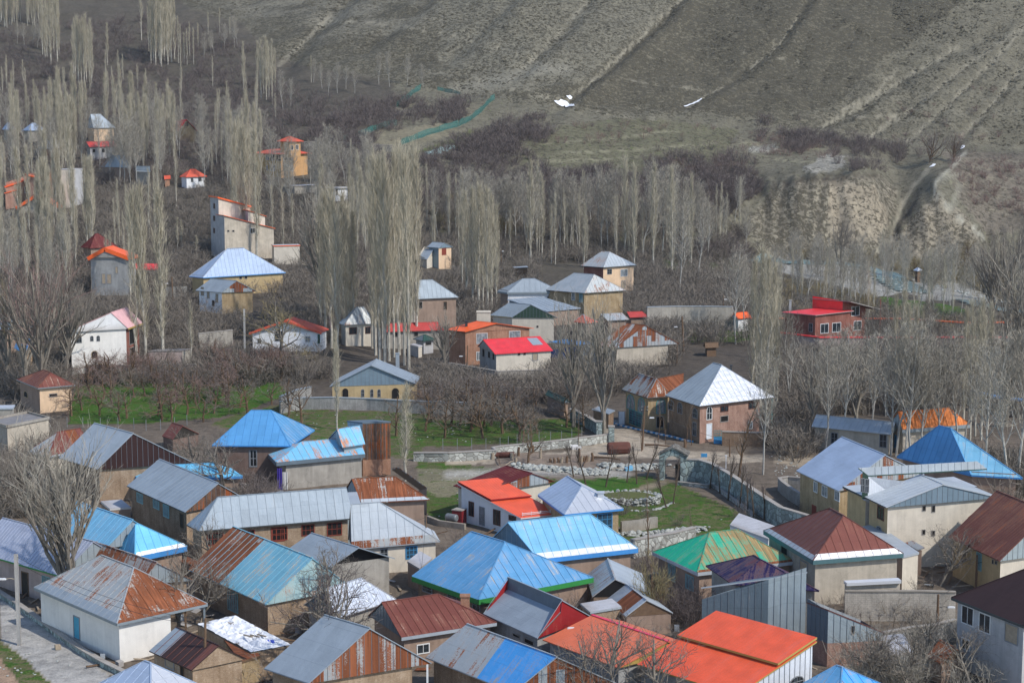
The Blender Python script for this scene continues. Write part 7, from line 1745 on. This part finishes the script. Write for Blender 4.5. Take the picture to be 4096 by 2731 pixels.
def tree_at(kd, u, vb, vt=None, h=None, label=None, group=None, lift=0, wide=1.0, rot=None, var=None, twig=None):
    p = hitW(u, vb)
    s = FOC / K / p.y
    if h is None: h = (vb - vt) / s
    H_, L = KINDS[kd]
    i = TR.randrange(len(L)) if var is None else var
    tm, cm = L[i]
    nm = NAMES[kd]
    root = empty(nm, (p.x, p.y, zt(p.x, p.y) - .12), label, CATS.get(kd, 'tree'), group)
    root.rotation_euler = (0, 0, TR.random() * 6.283 if rot is None else rot)
    k = h / H_; kw = k * wide * (.9 + .2 * TR.random()) if kd in ('poplar', 'slim') else k * wide
    if kd in ('poplar', 'slim'): kw = max(kw, .66 * wide)
    root.scale = (kw, kw, k)
    for n_, m in (('trunk', tm), ('crown', cm)):
        if n_ == 'crown' and twig:
            key = (cm.name, twig)
            if key not in SRC: SRC[key] = cm.copy(); SRC[key].materials.clear(); SRC[key].materials.append(MAT(twig))
            m = SRC[key]
        o = bpy.data.objects.new(n_, m); COL.objects.link(o); o.parent = root
    NTREE[kd] = NTREE.get(kd, 0) + 1
    return root
def grove(kd, pts, label, group, twig=None, wide=1.0):
    for t in pts: tree_at(kd, t[0], t[1], t[2], label=label, group=group, twig=twig, wide=wide)
def scatter(kd, n, u0, u1, v0, v1, h0, h1, label, group, twig=None, wide=1.0, free=.1, shape=None):
    k = 0; tries = 0
    while k < n and tries < n * 25:
        tries += 1
        u = TR.uniform(u0, u1); v = TR.uniform(v0, v1)
        if shape is not None and not bool(inpoly(shape, np.array([u]), np.array([v]))[0]): continue
        p = hitW(u, v); h = TR.uniform(h0, h1)
        if in_foot(p.x, p.y, 1.0): continue
        if blocks(u, v, p.y, h * FOC / K / p.y) and TR.random() > free: continue
        tree_at(kd, u, v, h=h, label=label, group=group, twig=twig, wide=wide); k += 1

# --- poplars, grove by grove (row and column of the 2352 view: u, foot, top)
G = 'poplars of the far left hillside'
scatter('poplar', 40, -15, 135, 40, 64, 16, 22, 'bare poplar in the dense grove filling the top left corner', 'poplars in the top left corner grove', wide=.8)
grove('poplar', [(98,125,-25),(108,130,0),(117,150,-10),(124,120,10),(132,140,-20),(104,140,30),(136,128,20)], 'bare poplar in the tight clump below the top left grove', 'tight poplar clump, top left')
grove('poplar', [(174,175,48),(180,190,40),(187,185,52),(194,195,45),(199,190,38),(205,180,60),(211,200,50),(170,168,62)], 'bare poplar in the row of tall pale poplars left of the lone poplar', 'row of poplars beside the lone poplar')
tree_at('poplar', 247, 150, 55, label='lone slender poplar standing apart on the dark upper slope')
grove('poplar', [(352,140,-20),(358,150,-30),(364,130,-10),(371,155,-25),(378,140,-40),(386,150,-15),(394,145,-30),(401,138,5),(347,145,10),(383,128,-30),(390,132,-25),(368,145,-5),(374,135,-15)], 'bare poplar in the tallest block of poplars touching the top edge', 'block of poplars at the top edge')
grove('slim', [(325,92,-20),(342,118,20),(415,150,60),(423,148,78),(436,130,55),(455,115,55),(478,78,30),(505,75,20),(528,80,42),(410,145,40),(430,150,70),(445,150,68)], 'slim poplar along the hill foot right of the tallest poplar block', 'slim poplars along the hill foot')
grove('poplar', [(560,215,100),(592,200,98),(600,225,95),(606,215,110),(612,230,90),(618,225,100),(625,215,95),(632,210,115),(597,180,102)], 'poplar in the clump by the foot of the bare mountain', 'poplars by the mountain foot')
grove('aspen', [(468,140,80),(492,130,75),(515,120,60),(538,110,50),(545,105,40),(485,125,88),(56,105,55),(75,108,52),(40,100,60),(86,110,60)], 'rounded bare tree on the upper left slope near the poplar blocks', 'rounded trees of the upper slope')
grove('aspen', [(740,205,150),(775,215,150),(795,205,155),(815,215,165),(870,195,128),(895,200,125),(935,195,130),(972,205,150),(755,220,165),(650,250,170),(668,245,185),(720,190,140)], 'pale bare tree in the line along the mountain foot', 'pale trees along the mountain foot')
tree_at('poplar', 522, 300, 190, label='single pale poplar between the red gabled cottage and the mountain')
tree_at('slim', 715, 190, 130, label='thin poplar at the mountain foot above the green net fences')
L1 = 'tall bare poplar in the crowded grove at the left edge of the valley'
scatter('poplar', 36, -10, 175, 300, 400, 17, 24, L1, 'poplars, left edge of the valley', wide=1.0, free=.3)
scatter('poplar', 40, 170, 400, 300, 395, 16, 23, 'tall bare poplar in the grove around the far slate and red roofs', 'poplars around the far slate and red roofs', wide=1.0, free=.25)
scatter('aspen', 80, 0, 600, 300, 440, 11, 17, 'pale branching tree among the poplars near the red gabled cottage', 'pale trees near the red gabled cottage', free=.35)
grove('aspen', [(275,425,270),(300,420,275),(315,425,290),(285,430,300),(330,400,300)], 'white stemmed tree in the fan of leaning trunks behind the far porch house', 'white stems behind the porch house')
scatter('poplar', 12, 520, 600, 380, 470, 18, 24, 'poplar in the clump standing left of the yellow villa', 'poplars left of the yellow villa', free=.5)
scatter('poplar', 26, -5, 215, 500, 640, 20, 29, 'tall bare poplar in front of the brick villa with orange slabs', 'poplars before the brick villa', wide=1.0, free=.12)
grove('slim', [(300,690,445),(322,700,440),(408,580,500),(418,575,505),(245,660,540),(255,655,530),(452,595,540)], 'slim poplar behind the unfinished concrete house', 'slim poplars behind the concrete house')
grove('poplar', [(314,838,432),(333,838,425),(375,832,428)], 'very tall poplar with pale trunk right of the white villa', 'three very tall poplars by the white villa')
tree_at('slim', 440, 840, 690, label='young poplar rising behind the orchard between villa and white cottage')
grove('poplar', [(545,560,285),(556,575,300),(566,590,290),(575,580,310),(538,545,330),(590,600,300)], 'poplar rising in front of the tall white house', 'poplars before the tall white house')
scatter('aspen', 34, 620, 860, 420, 520, 12, 18, 'pale bare tree in the grove below the yellow villa', 'pale grove below the yellow villa', free=.4)
scatter('poplar', 12, 690, 860, 470, 560, 15, 20, 'poplar in the grove between the yellow villa and the tall poplar stand', 'poplars below the yellow villa', free=.4)
grove('poplar', [(738,760,470),(748,790,440),(762,800,430),(775,815,450),(790,790,440),(800,770,470),(812,790,480)], 'tall poplar in the stand behind the ochre gabled house', 'tall poplars behind the ochre gabled house')
tree_at('vase', 748, 750, 440, label='big white trunked tree with spreading limbs among the poplars', wide=.75, twig='twig_pale')
grove('poplar', [(774,985,755)], 'short full poplar at the left end of the ochre gabled house', None)
grove('poplar', [(863,816,350),(872,830,360),(884,839,345),(894,829,400),(905,820,345),(917,815,338),(929,840,335),(939,848,350),(950,790,330),(958,800,345),(880,800,370),(912,790,360),(944,775,345),(855,800,440)], 'giant poplar in the tallest stand at the middle of the valley', 'tallest poplars in the middle', wide=.8)
tree_at('poplar', 931, 1104, 875, label='small full poplar beside the rust stair tower', wide=1.35)
grove('poplar', [(1071,690,440),(1086,705,430),(1100,711,425),(1109,711,440),(1119,715,430),(1130,711,445),(1140,700,470),(1062,670,450),(1092,690,450)], 'tall poplar in the stand behind the bright orange roof', 'poplars behind the bright orange roof')
tree_at('vase', 1022, 850, 720, label='pale spreading tree in front of the bright orange roofed house', twig='twig_pale')
grove('poplar', [(1219,606,368),(1233,582,372),(1245,590,400),(1341,618,470),(1434,590,362),(1456,630,380),(1500,625,375),(1543,640,383),(1587,619,400)], 'tall poplar standing out of the pale row across the valley', 'tall poplars of the valley row')
grove('aspen', [(1005,540,400),(1035,545,410),(1060,560,400),(1215,600,400),(1262,570,405),(1285,575,400),(1310,575,410),(1328,580,420),(1382,575,405),(1396,577,410),(1412,570,395),(1475,600,400),(1495,610,410),(1520,600,395),(1545,610,420),(1573,612,415),(1602,640,470),(1625,600,470),(1661,552,455),(1712,580,480),(1185,560,420),(1160,555,410),(1140,550,415),(1095,550,405),(1120,560,405)], 'white stemmed tree in the long pale row across the valley', 'white stems of the valley row')
scatter('aspen', 26, 990, 1700, 500, 560, 13, 18, 'pale tree standing behind the long row across the valley', 'second rank of the valley row', free=.4)
grove('aspen', [(1690,790,575),(1710,770,600),(1745,760,590),(1560,680,470)], 'pale branching tree near the little orange gatehouse', 'pale trees by the gatehouse')
grove('poplar', [(1728,930,590),(1745,935,560),(1760,940,580),(1775,930,600),(1785,920,640)], 'poplar in the clump right of the pink brick house', 'poplars right of the pink brick house')
grove('poplar', [(2053,900,672),(2072,905,660),(2084,925,690),(2100,890,700),(2115,885,703),(2212,990,700),(2228,1010,685),(2240,1000,700),(2253,1010,680),(2268,985,690)], 'poplar standing before the orange topped garden walls', 'poplars before the orange topped walls')
RG = 'big bare trees before the blue pyramid roof'
grove('aspen', [(1895,1040,780),(1935,1028,755),(2000,1015,770),(2046,1046,760),(2058,1048,740),(2080,1054,790),(2092,1060,770),(2116,1054,800),(2160,1050,800),(2204,1048,770),(2212,1046,780),(2262,1100,800),(2318,1130,780),(2335,1128,760)], 'big bare tree with pale trunk in the line before the deep blue pyramid roof', RG, wide=1.1)
grove('vase', [(1870,1000,790),(1965,990,770),(2150,960,760),(2310,980,720),(2340,900,600)], 'wide bare tree with many upright limbs in the right hand grove', 'wide trees of the right grove', twig='twig_pale')
scatter('aspen', 16, 1800, 2350, 860, 960, 11, 15, 'bare tree deep in the grove behind the pale grey shed roof', 'trees deep in the right grove', twig='twig_grey', free=.5)
scatter('aspen', 48, 1780, 2360, 640, 720, 10, 15, 'bare tree on the river bank below the landslip', 'trees on the river bank', free=.4)
scatter('aspen', 16, 0, 260, 600, 700, 10, 15, 'pale tree in the grove between the brick villa and the white villa', 'pale grove above the white villa', free=.2)
scatter('slim', 10, 1800, 2030, 640, 720, 10, 14, 'slim tree on the river bank behind the dark red brick house', 'slim trees behind the red brick house', free=.3)
grove('vase', [(2285,750,560),(2320,760,540),(2345,700,520),(1930,640,505),(2190,620,560),(2140,690,600)], 'dark spreading tree at the far bank of the river', 'spreading trees at the river', twig='twig_grey')
# --- single trees that stand out near the eye
tree_at('vase', 147, 1404, 1012, label='biggest bare tree with twin trunks in front of the lilac white roof', wide=1.15, var=0)
tree_at('vase', 166, 1406, 1060, label='second trunk tree close beside the biggest bare tree', wide=.8, var=1)
tree_at('vase', 95, 925, 600, label='large bare tree with reddish buds behind the small brown hipped roof', twig='twig_red')
tree_at('vase', 60, 900, 620, label='bare tree left of the tree with reddish buds', twig='twig_mauve')
tree_at('vase', 20, 880, 650, label='olive twigged bare tree at the left edge beside the slate blue roof', twig='twig_olive')
tree_at('vase', 150, 870, 640, label='pale bare tree leaning over the white villa', twig='twig_grey')
tree_at('walnut', 633, 850, 690, label='round bare tree with orange brown trunk in front of the white orange cottage', twig='twig_olive')
tree_at('vase', 1318, 980, 710, label='tall grey tree left of the leaning tree by the lane', wide=.8, twig='twig_pale')
tree_at('vase', 1388, 1000, 700, label='tall leaning tree with pale bark beside the shop and stone gate posts', wide=.85, twig='twig_pale', rot=0.4)
tree_at('thin', 1330, 1026, 945, label='leaning stump of a tree rising from the low stone wall')
tree_at('walnut', 1430, 1662, 1415, label='biggest walnut tree in front of the faded orange roof')
tree_at('walnut', 1362, 1655, 1435, label='narrower walnut tree left of the biggest walnut tree', wide=.85)
tree_at('walnut', 1535, 1668, 1452, label='low walnut tree in front of the orange barn')
tree_at('walnut', 2160, 1345, 1205, label='round bare walnut tree before the blank cream wall', wide=1.1)
tree_at('walnut', 410, 1475, 1262, label='bare tree between the white rendered house and the half rusted roof', wide=.75)
tree_at('walnut', 470, 1435, 1272, label='bare tree in front of the rust streaked end of the big gabled roof', wide=.8)
tree_at('walnut', 778, 1556, 1300, label='many twigged bare tree in front of the dazzling white roof', twig='twig_dark')
tree_at('walnut', 735, 1520, 1325, label='bare tree at the gable of the half blue brick house', twig='twig_dark', wide=.8)
tree_at('walnut', 752, 1432, 1243, label='small tree in front of the open dark gable')
tree_at('walnut', 497, 1346, 1188, label='small bare tree by the left end of the long brick house', wide=.8)
tree_at('walnut', 505, 1142, 1000, label='grey bare tree in front of the clean blue hipped roof', wide=1.3)
tree_at('walnut', 455, 1112, 995, label='grey bare tree behind the brown metal gable', wide=1.2)
tree_at('thin', 1488, 1290, 1098, label='tall thin tree rising from the garden below the green roof')
tree_at('thin', 1590, 1250, 1160, label='thin leaning tree at the near edge of the walled garden')
tree_at('willow', 1495, 1425, 1280, label='yellowish multi stemmed tree left of the green roof', wide=.8)
tree_at('willow', 1520, 1420, 1310, label='yellowish tree in front of the rusty shack', wide=.7)
tree_at('walnut', 1360, 1400, 1335, label='small bare tree by the wall of the worn blue roof', wide=.8)
tree_at('brush', 660, 1600, 1515, label='round twiggy bush in front of the rust striped gable', wide=1.5)
tree_at('walnut', 575, 1490, 1430, label='small tree beside the white plastic covered roof', wide=.9)
scatter('brush', 26, 0, 120, 1010, 1170, 2.5, 4.5, 'grey bush in the brush at the left edge below the cement house', 'brush at the left edge', free=.4)
scatter('walnut', 7, 0, 110, 1040, 1200, 4.5, 7, 'bare tree in the brush at the left edge below the cement house', 'trees at the left edge', free=.6)
scatter('brush', 22, 1960, 2360, 1480, 1585, 2.2, 3.6, 'pale twiggy bush in the lower right corner brush', 'brush in the lower right corner', twig='twig_pale', free=.5)
scatter('walnut', 6, 2010, 2340, 1520, 1590, 4, 5.5, 'low bare tree in the lower right corner brush', 'trees in the lower right corner', twig='twig_grey', free=.6)
scatter('brush', 16, 1530, 1720, 1400, 1450, 2.0, 3.2, 'dark bush between the rusty shack and the metal block', 'bushes by the metal block', twig='twig_dark', free=.4)
scatter('brush', 14, 2040, 2160, 1370, 1440, 1.5, 2.5, 'bush in the yard before the white brick garden wall', 'bushes by the white brick wall', free=.6)
grove('pollard', [(1978,1432,1400),(2000,1436,1408),(2018,1440,1405),(2052,1440,1410)], 'small espaliered tree against the white brick garden wall', 'small trees at the white brick wall')
scatter('brush', 20, 480, 640, 1060, 1180, 2.0, 3.5, 'brown bush in the yard below the clean blue hipped roof', 'bushes below the blue hipped roof', twig='twig_mauve', free=.25)
scatter('brush', 10, 320, 430, 1130, 1230, 2.0, 3.5, 'grey bush behind the cyan roof', 'bushes behind the cyan roof', free=.4)
scatter('brush', 46, 640, 1950, 1180, 1520, 1.4, 2.8, 'low twiggy bush in a yard between the village houses', 'bushes in the village yards', twig='twig_mauve', free=.12)
scatter('brush', 40, 1000, 2350, 262, 420, 1.5, 3.2, 'single bush on the grassy terraces under the mountain', 'single bushes on the terraces', twig='twig_dusk', free=1)
# --- orchard and gardens
OR = 'orchard tree with grey mauve twigs on the bright grass'
for x, y in [(615,350),(850,345),(1025,390),(1085,370),(1350,345),(1465,395),(1520,225),(1740,400),(1680,250),(1950,260),(1385,390),(1240,180),(700,300),(960,250),(1150,190),(1600,340),(1830,330),(1420,170),(780,200),(2050,280),(1900,180),(2120,330)]:
    q = px((x, y), 'E1'); tree_at('orchard', q[0] / K, q[1] / K, h=TR.uniform(4.5, 6.2), label=OR, group='orchard trees on the bright grass', wide=1.15, twig=TR.choice(['twig_mauve', 'twig_mauve', 'twig_red', 'twig_grey']))
scatter('orchard', 26, 170, 650, 845, 885, 4.2, 6, 'reddish orchard tree in the back rows behind the bright grass', 'back rows of the orchard', twig='twig_red', free=.2, wide=1.2)
scatter('orchard', 14, 170, 640, 880, 930, 4, 5.5, OR, 'orchard trees on the bright grass', wide=1.1)
for x, y in [(1665,535),(1885,485),(1795,430),(2160,500),(1250,520),(1500,480),(1990,540),(2300,560),(1720,420),(2060,430),(440,410),(330,350)]:
    q = px((x, y), 'E2'); tree_at('orchard', q[0] / K, q[1] / K, h=TR.uniform(5, 7), label='bare garden tree on the grass above the low stone wall', group='trees above the low stone wall', wide=1.1, twig='twig_grey')
scatter('orchard', 26, 850, 1330, 925, 985, 4, 6, 'bare fruit tree in the strip below the long garden wall', 'fruit trees below the long garden wall', twig='twig_mauve', wide=1.2, free=.3)
for x, y in [(905,955),(740,955),(1170,930),(1250,890),(1085,920),(630,870),(1380,1015),(1425,1140),(1480,1100),(1510,950),(1795,970),(1880,1010),(1950,1070),(2050,1130),(2120,1180),(2170,1240),(2260,1240)]:
    q = px((x, y), 'E3'); tree_at('pollard', q[0] / K, q[1] / K, h=TR.uniform(3.8, 5.6), label='pruned young tree in the walled garden', group='pruned trees of the walled garden', wide=.9)
for x, y in [(1350,570),(1420,600),(1480,540),(1590,610),(1640,600),(1210,650)]:
    q = px((x, y), 'E3'); tree_at('thin', q[0] / K, q[1] / K, h=TR.uniform(4.5, 8), label='thin street tree in front of the pink brick house', group='street trees before the brick house')
for x, y in [(240,760),(320,500),(190,590),(720,470)]:
    q = px((x, y), 'E3'); tree_at('orchard', q[0] / K, q[1] / K, h=TR.uniform(4.5, 6.5), label='bare tree beside the lane and low stone wall', group='trees by the lane', twig='twig_grey')
for x, y, t in [(1965,700,160),(2250,910,200),(100,900,100),(2350,760,0)]:
    pass
tree_at('thin', 1690, 1130, 905, label='dark slender tree right of the walled garden', wide=1.5)
tree_at('aspen', 1753, 1090, 800, label='tall tree with pale trunk behind the curved garden wall', wide=.9)
scatter('willow', 10, 1850, 2230, 590, 640, 4, 7, 'yellowish willow bush at the foot of the landslip', 'willows below the landslip', free=.8)
scatter('willow', 12, 760, 1250, 470, 600, 4, 7, 'yellowish willow in the thicket under the pale row', 'willows under the pale row', free=.4)
grove('willow', [(2135,372,300),(2190,368,308)], 'large reddish brown bush at the head of the ravine', 'bushes at the head of the ravine', twig='twig_mauve')

# --- thicket that reads as one mass
def thicket(name, label, regions, twig, h=(2.2, 4.5), seed=0, base=3.0, tw=.045, free=.05, cut=.30):
    rg = np.random.default_rng(seed); src = [bush_quads(300 + seed * 10 + i, 15, base, 1.9, tw, 6) for i in range(4)]
    out = []; rr = random.Random(seed)
    for poly, n in regions:
        us = [p[0] for p in poly]; vs = [p[1] for p in poly]
        P = np.stack([rg.uniform(min(us), max(us), n * 4), rg.uniform(min(vs), max(vs), n * 4)], 1)
        P = P[inpoly(poly, P[:, 0] + (fbm(P[:, 0] / 40, P[:, 1] / 16, 661) - .5) * 90, P[:, 1] + (fbm(P[:, 0] / 30, P[:, 1] / 12, 671) - .5) * 40)][:n]
        dens = fbm(P[:, 0] / 30, P[:, 1] / 12, 600 + seed)
        for (u, v), dn in zip(P, dens):
            if dn < cut + .1 * rr.random(): continue
            p = hitW(u, v); hh = rr.uniform(*h)
            if in_foot(p.x, p.y, .8): continue
            if blocks(u, v, p.y, hh * FOC / K / p.y) and rr.random() > free: continue
            a = rr.random() * 6.283; c, s_ = math.cos(a), math.sin(a); k = hh / base
            q = src[rr.randrange(4)] @ np.array([[c, s_, 0], [-s_, c, 0], [0, 0, 1]])
            out.append(q * np.array([k * 1.15, k * 1.15, k]) + np.array([p.x, p.y, zt(p.x, p.y)]))
    Q = np.concatenate(out); o = bpy.data.objects.new(name, quads_mesh(name, Q, twig)); COL.objects.link(o)
    o['kind'] = 'stuff'; o['label'] = label; print(name, len(out))
thicket('bare_thicket', 'dense bare grey brown thicket filling the valley between the houses', [
    ([(-10,400),(640,400),(860,430),(980,520),(980,640),(640,700),(430,860),(-10,860)], 3000), ([(640,620),(980,560),(1240,600),(1240,700),(1150,740),(860,760),(640,870)], 1240),
    ([(1240,590),(1720,600),(1800,680),(1790,780),(1550,800),(1440,740),(1440,640)], 1120), ([(985,470),(1250,480),(1660,500),(1720,560),(1720,605),(1240,600),(985,560)], 900), ([(1240,860),(1440,740),(1560,800),(1560,850),(1430,900),(1300,930)], 520), ([(1780,690),(2360,760),(2360,940),(1840,960),(1760,860)], 1440),
    ([(0,830),(180,850),(640,820),(760,870),(640,890),(170,880),(120,960),(0,900)], 520), ([(960,870),(1300,860),(1310,935),(900,935)], 400), ([(1760,960),(1880,960),(1900,1050),(1780,1060)], 80), ([(2240,1080),(2360,1060),(2360,1180),(2290,1160)], 120), ([(0,960),(110,1000),(120,1180),(0,1210)], 240)], 'twig_grey', seed=1)
thicket('hillside_thicket', 'dark purplish brush covering the slopes above the valley', [
    ([(-10,70),(390,40),(560,90),(640,200),(850,240),(1000,280),(860,330),(700,330),(560,300),(380,300),(-10,310)], 2600), ([(0,300),(560,290),(700,330),(640,430),(0,430)], 1000), ([(700,290),(900,230),(1000,235),(1090,240),(1060,285),(960,270),(880,300)], 520), ([(700,310),(860,330),(960,420),(860,450),(700,380)], 360),
    ([(960,360),(1080,330),(1200,345),(1250,390),(1600,410),(1740,400),(1640,470),(1440,440),(1240,420),(980,400)], 1240), ([(1040,320),(1240,270),(1280,300),(1200,350),(1060,350)], 600), ([(960,400),(1240,420),(1660,450),(1700,500),(1250,480),(980,480)], 800), ([(1600,420),(1760,420),(1720,470),(1660,500)], 480), ([(1740,280),(2000,330),(2120,345),(2000,400),(1880,350),(1740,340)], 520), ([(1440,400),(1640,340),(1740,380),(1640,420)], 300), ([(1500,590),(1720,540),(1740,600),(1600,610)], 240)], 'twig_dusk', seed=2, h=(1.3, 4.4), tw=.05, free=.4, cut=.38)
thicket('reddish_scrub', 'reddish low scrub on the terraces under the mountain', [([(1700,300),(1960,330),(1900,370),(1700,360)], 90), ([(2180,370),(2360,370),(2360,500),(2230,470)], 110), ([(1540,380),(1700,350),(1720,390),(1580,410)], 60), ([(1240,300),(1560,280),(1700,300),(1500,330),(1260,340)], 40), ([(2000,200),(2352,200),(2352,330),(1990,320)], 25)], 'twig_red', seed=3, h=(1.2, 3.), tw=.05, free=.8)
thicket('river_brush', 'olive brown brush along the river bank', [([(1720,590),(1850,588),(2060,596),(2240,610),(2360,640),(2360,700),(2290,690),(2100,640),(1990,606),(1780,600)], 170), ([(1790,640),(2000,690),(2080,740),(1900,760),(1780,720)], 150), ([(2100,740),(2360,750),(2360,790),(2100,780)], 90)], 'twig_olive', seed=4, h=(1.6, 4.), free=.3)
print('trees', NTREE)

def poplar_mass(n, regions):
    rr = random.Random(21); T = []; C = []
    src = [poplar_mesh(60 + s, nb=70) for s in range(3)]
    while len(T) < n:
        u0, u1, v0, v1, h0, h1 = rr.choice(regions); u, v = rr.uniform(u0, u1), rr.uniform(v0, v1); p = hitW(u, v); h = rr.uniform(h0, h1)
        if in_foot(p.x, p.y, 1.0) or (blocks(u, v, p.y, h * FOC / K / p.y) and rr.random() > .06): continue
        lq, tq = rr.choice(src); a = rr.random() * 6.283; M = np.array([[math.cos(a), math.sin(a), 0], [-math.sin(a), math.cos(a), 0], [0, 0, 1]]); s = np.array([max(h / 22, .7) * .85] * 2 + [h / 22]); o = np.array([p.x, p.y, zt(p.x, p.y) - .1])
        T.append(lq @ M * s + o); C.append(tq @ M * s + o)
    q = np.concatenate(T + C); me = quads_mesh('poplar_wood', q, 'bark_pale'); me.materials.append(MAT('twig_tan')); k = sum(len(t) for t in T)
    me.polygons.foreach_set('material_index', np.concatenate([np.zeros(k, np.int32), np.ones(len(q) - k, np.int32)]))
    o = bpy.data.objects.new('poplar_wood', me); COL.objects.link(o); o['kind'] = 'stuff'; o['label'] = 'smaller poplars that fill the woods of the left hillside and valley'
poplar_mass(190, [(0, 600, 300, 430, 12, 19), (0, 420, 430, 560, 14, 21), (0, 300, 560, 700, 13, 19), (560, 960, 430, 600, 13, 20), (980, 1720, 520, 610, 13, 20), (1700, 2360, 640, 900, 10, 16), (0, 640, 180, 300, 9, 14)])
# ------------------------------------------------------------------ daylight
SUN = Vector((.59, -.40, .70)).normalized()
w = bpy.data.worlds.new('World'); SC.world = w; w.use_nodes = True
nt = w.node_tree; nt.nodes.clear()
sky = nt.nodes.new('ShaderNodeTexSky'); sky.sky_type = 'NISHITA'; sky.sun_disc = False
sky.sun_elevation = math.asin(SUN.z); sky.sun_rotation = math.atan2(SUN.x, SUN.y); sky.altitude = 1900; sky.air_density = 1.0; sky.dust_density = 1.5
bg = nt.nodes.new('ShaderNodeBackground'); bg.inputs[1].default_value = .15
ow = nt.nodes.new('ShaderNodeOutputWorld'); nt.links.new(sky.outputs[0], bg.inputs[0]); nt.links.new(bg.outputs[0], ow.inputs[0])
sd = bpy.data.lights.new('sun', 'SUN'); sd.energy = 2.7; sd.angle = R(1.2); sd.color = (1, .955, .89)
so = bpy.data.objects.new('sun', sd); COL.objects.link(so); so.location = (120, -60, 200)
so.rotation_euler = (-SUN).to_track_quat('-Z', 'Y').to_euler()
SC.view_settings.view_transform = 'Standard'; SC.view_settings.look = 'None'; SC.view_settings.exposure = .42; SC.view_settings.gamma = 1
SC.cycles.max_bounces = 4; SC.cycles.diffuse_bounces = 2; SC.cycles.glossy_bounces = 2; SC.cycles.transmission_bounces = 2

hz = bpy.data.materials.new('haze'); hz.use_nodes = True; hn = hz.node_tree; hn.nodes.clear()
ho = hn.nodes.new('ShaderNodeOutputMaterial'); hv = hn.nodes.new('ShaderNodeVolumePrincipled'); hv.inputs['Density'].default_value = .00006; hv.inputs['Color'].default_value = (.92, .94, .97, 1); hv.inputs['Anisotropy'].default_value = .2
hn.links.new(hv.outputs[0], ho.inputs['Volume'])
b = MB(); zlo = float(ZG.min()) - 1.5; zhi = max(float(ZG.max()), CAM_H) + 30
b.box((0, 560, (zlo + zhi) / 2), (520, 0, 0), (0, 575, 0), (0, 0, (zhi - zlo) / 2)); ob = b.build('haze', hz); ob['kind'] = 'stuff'; ob['label'] = 'thin spring haze filling the valley'
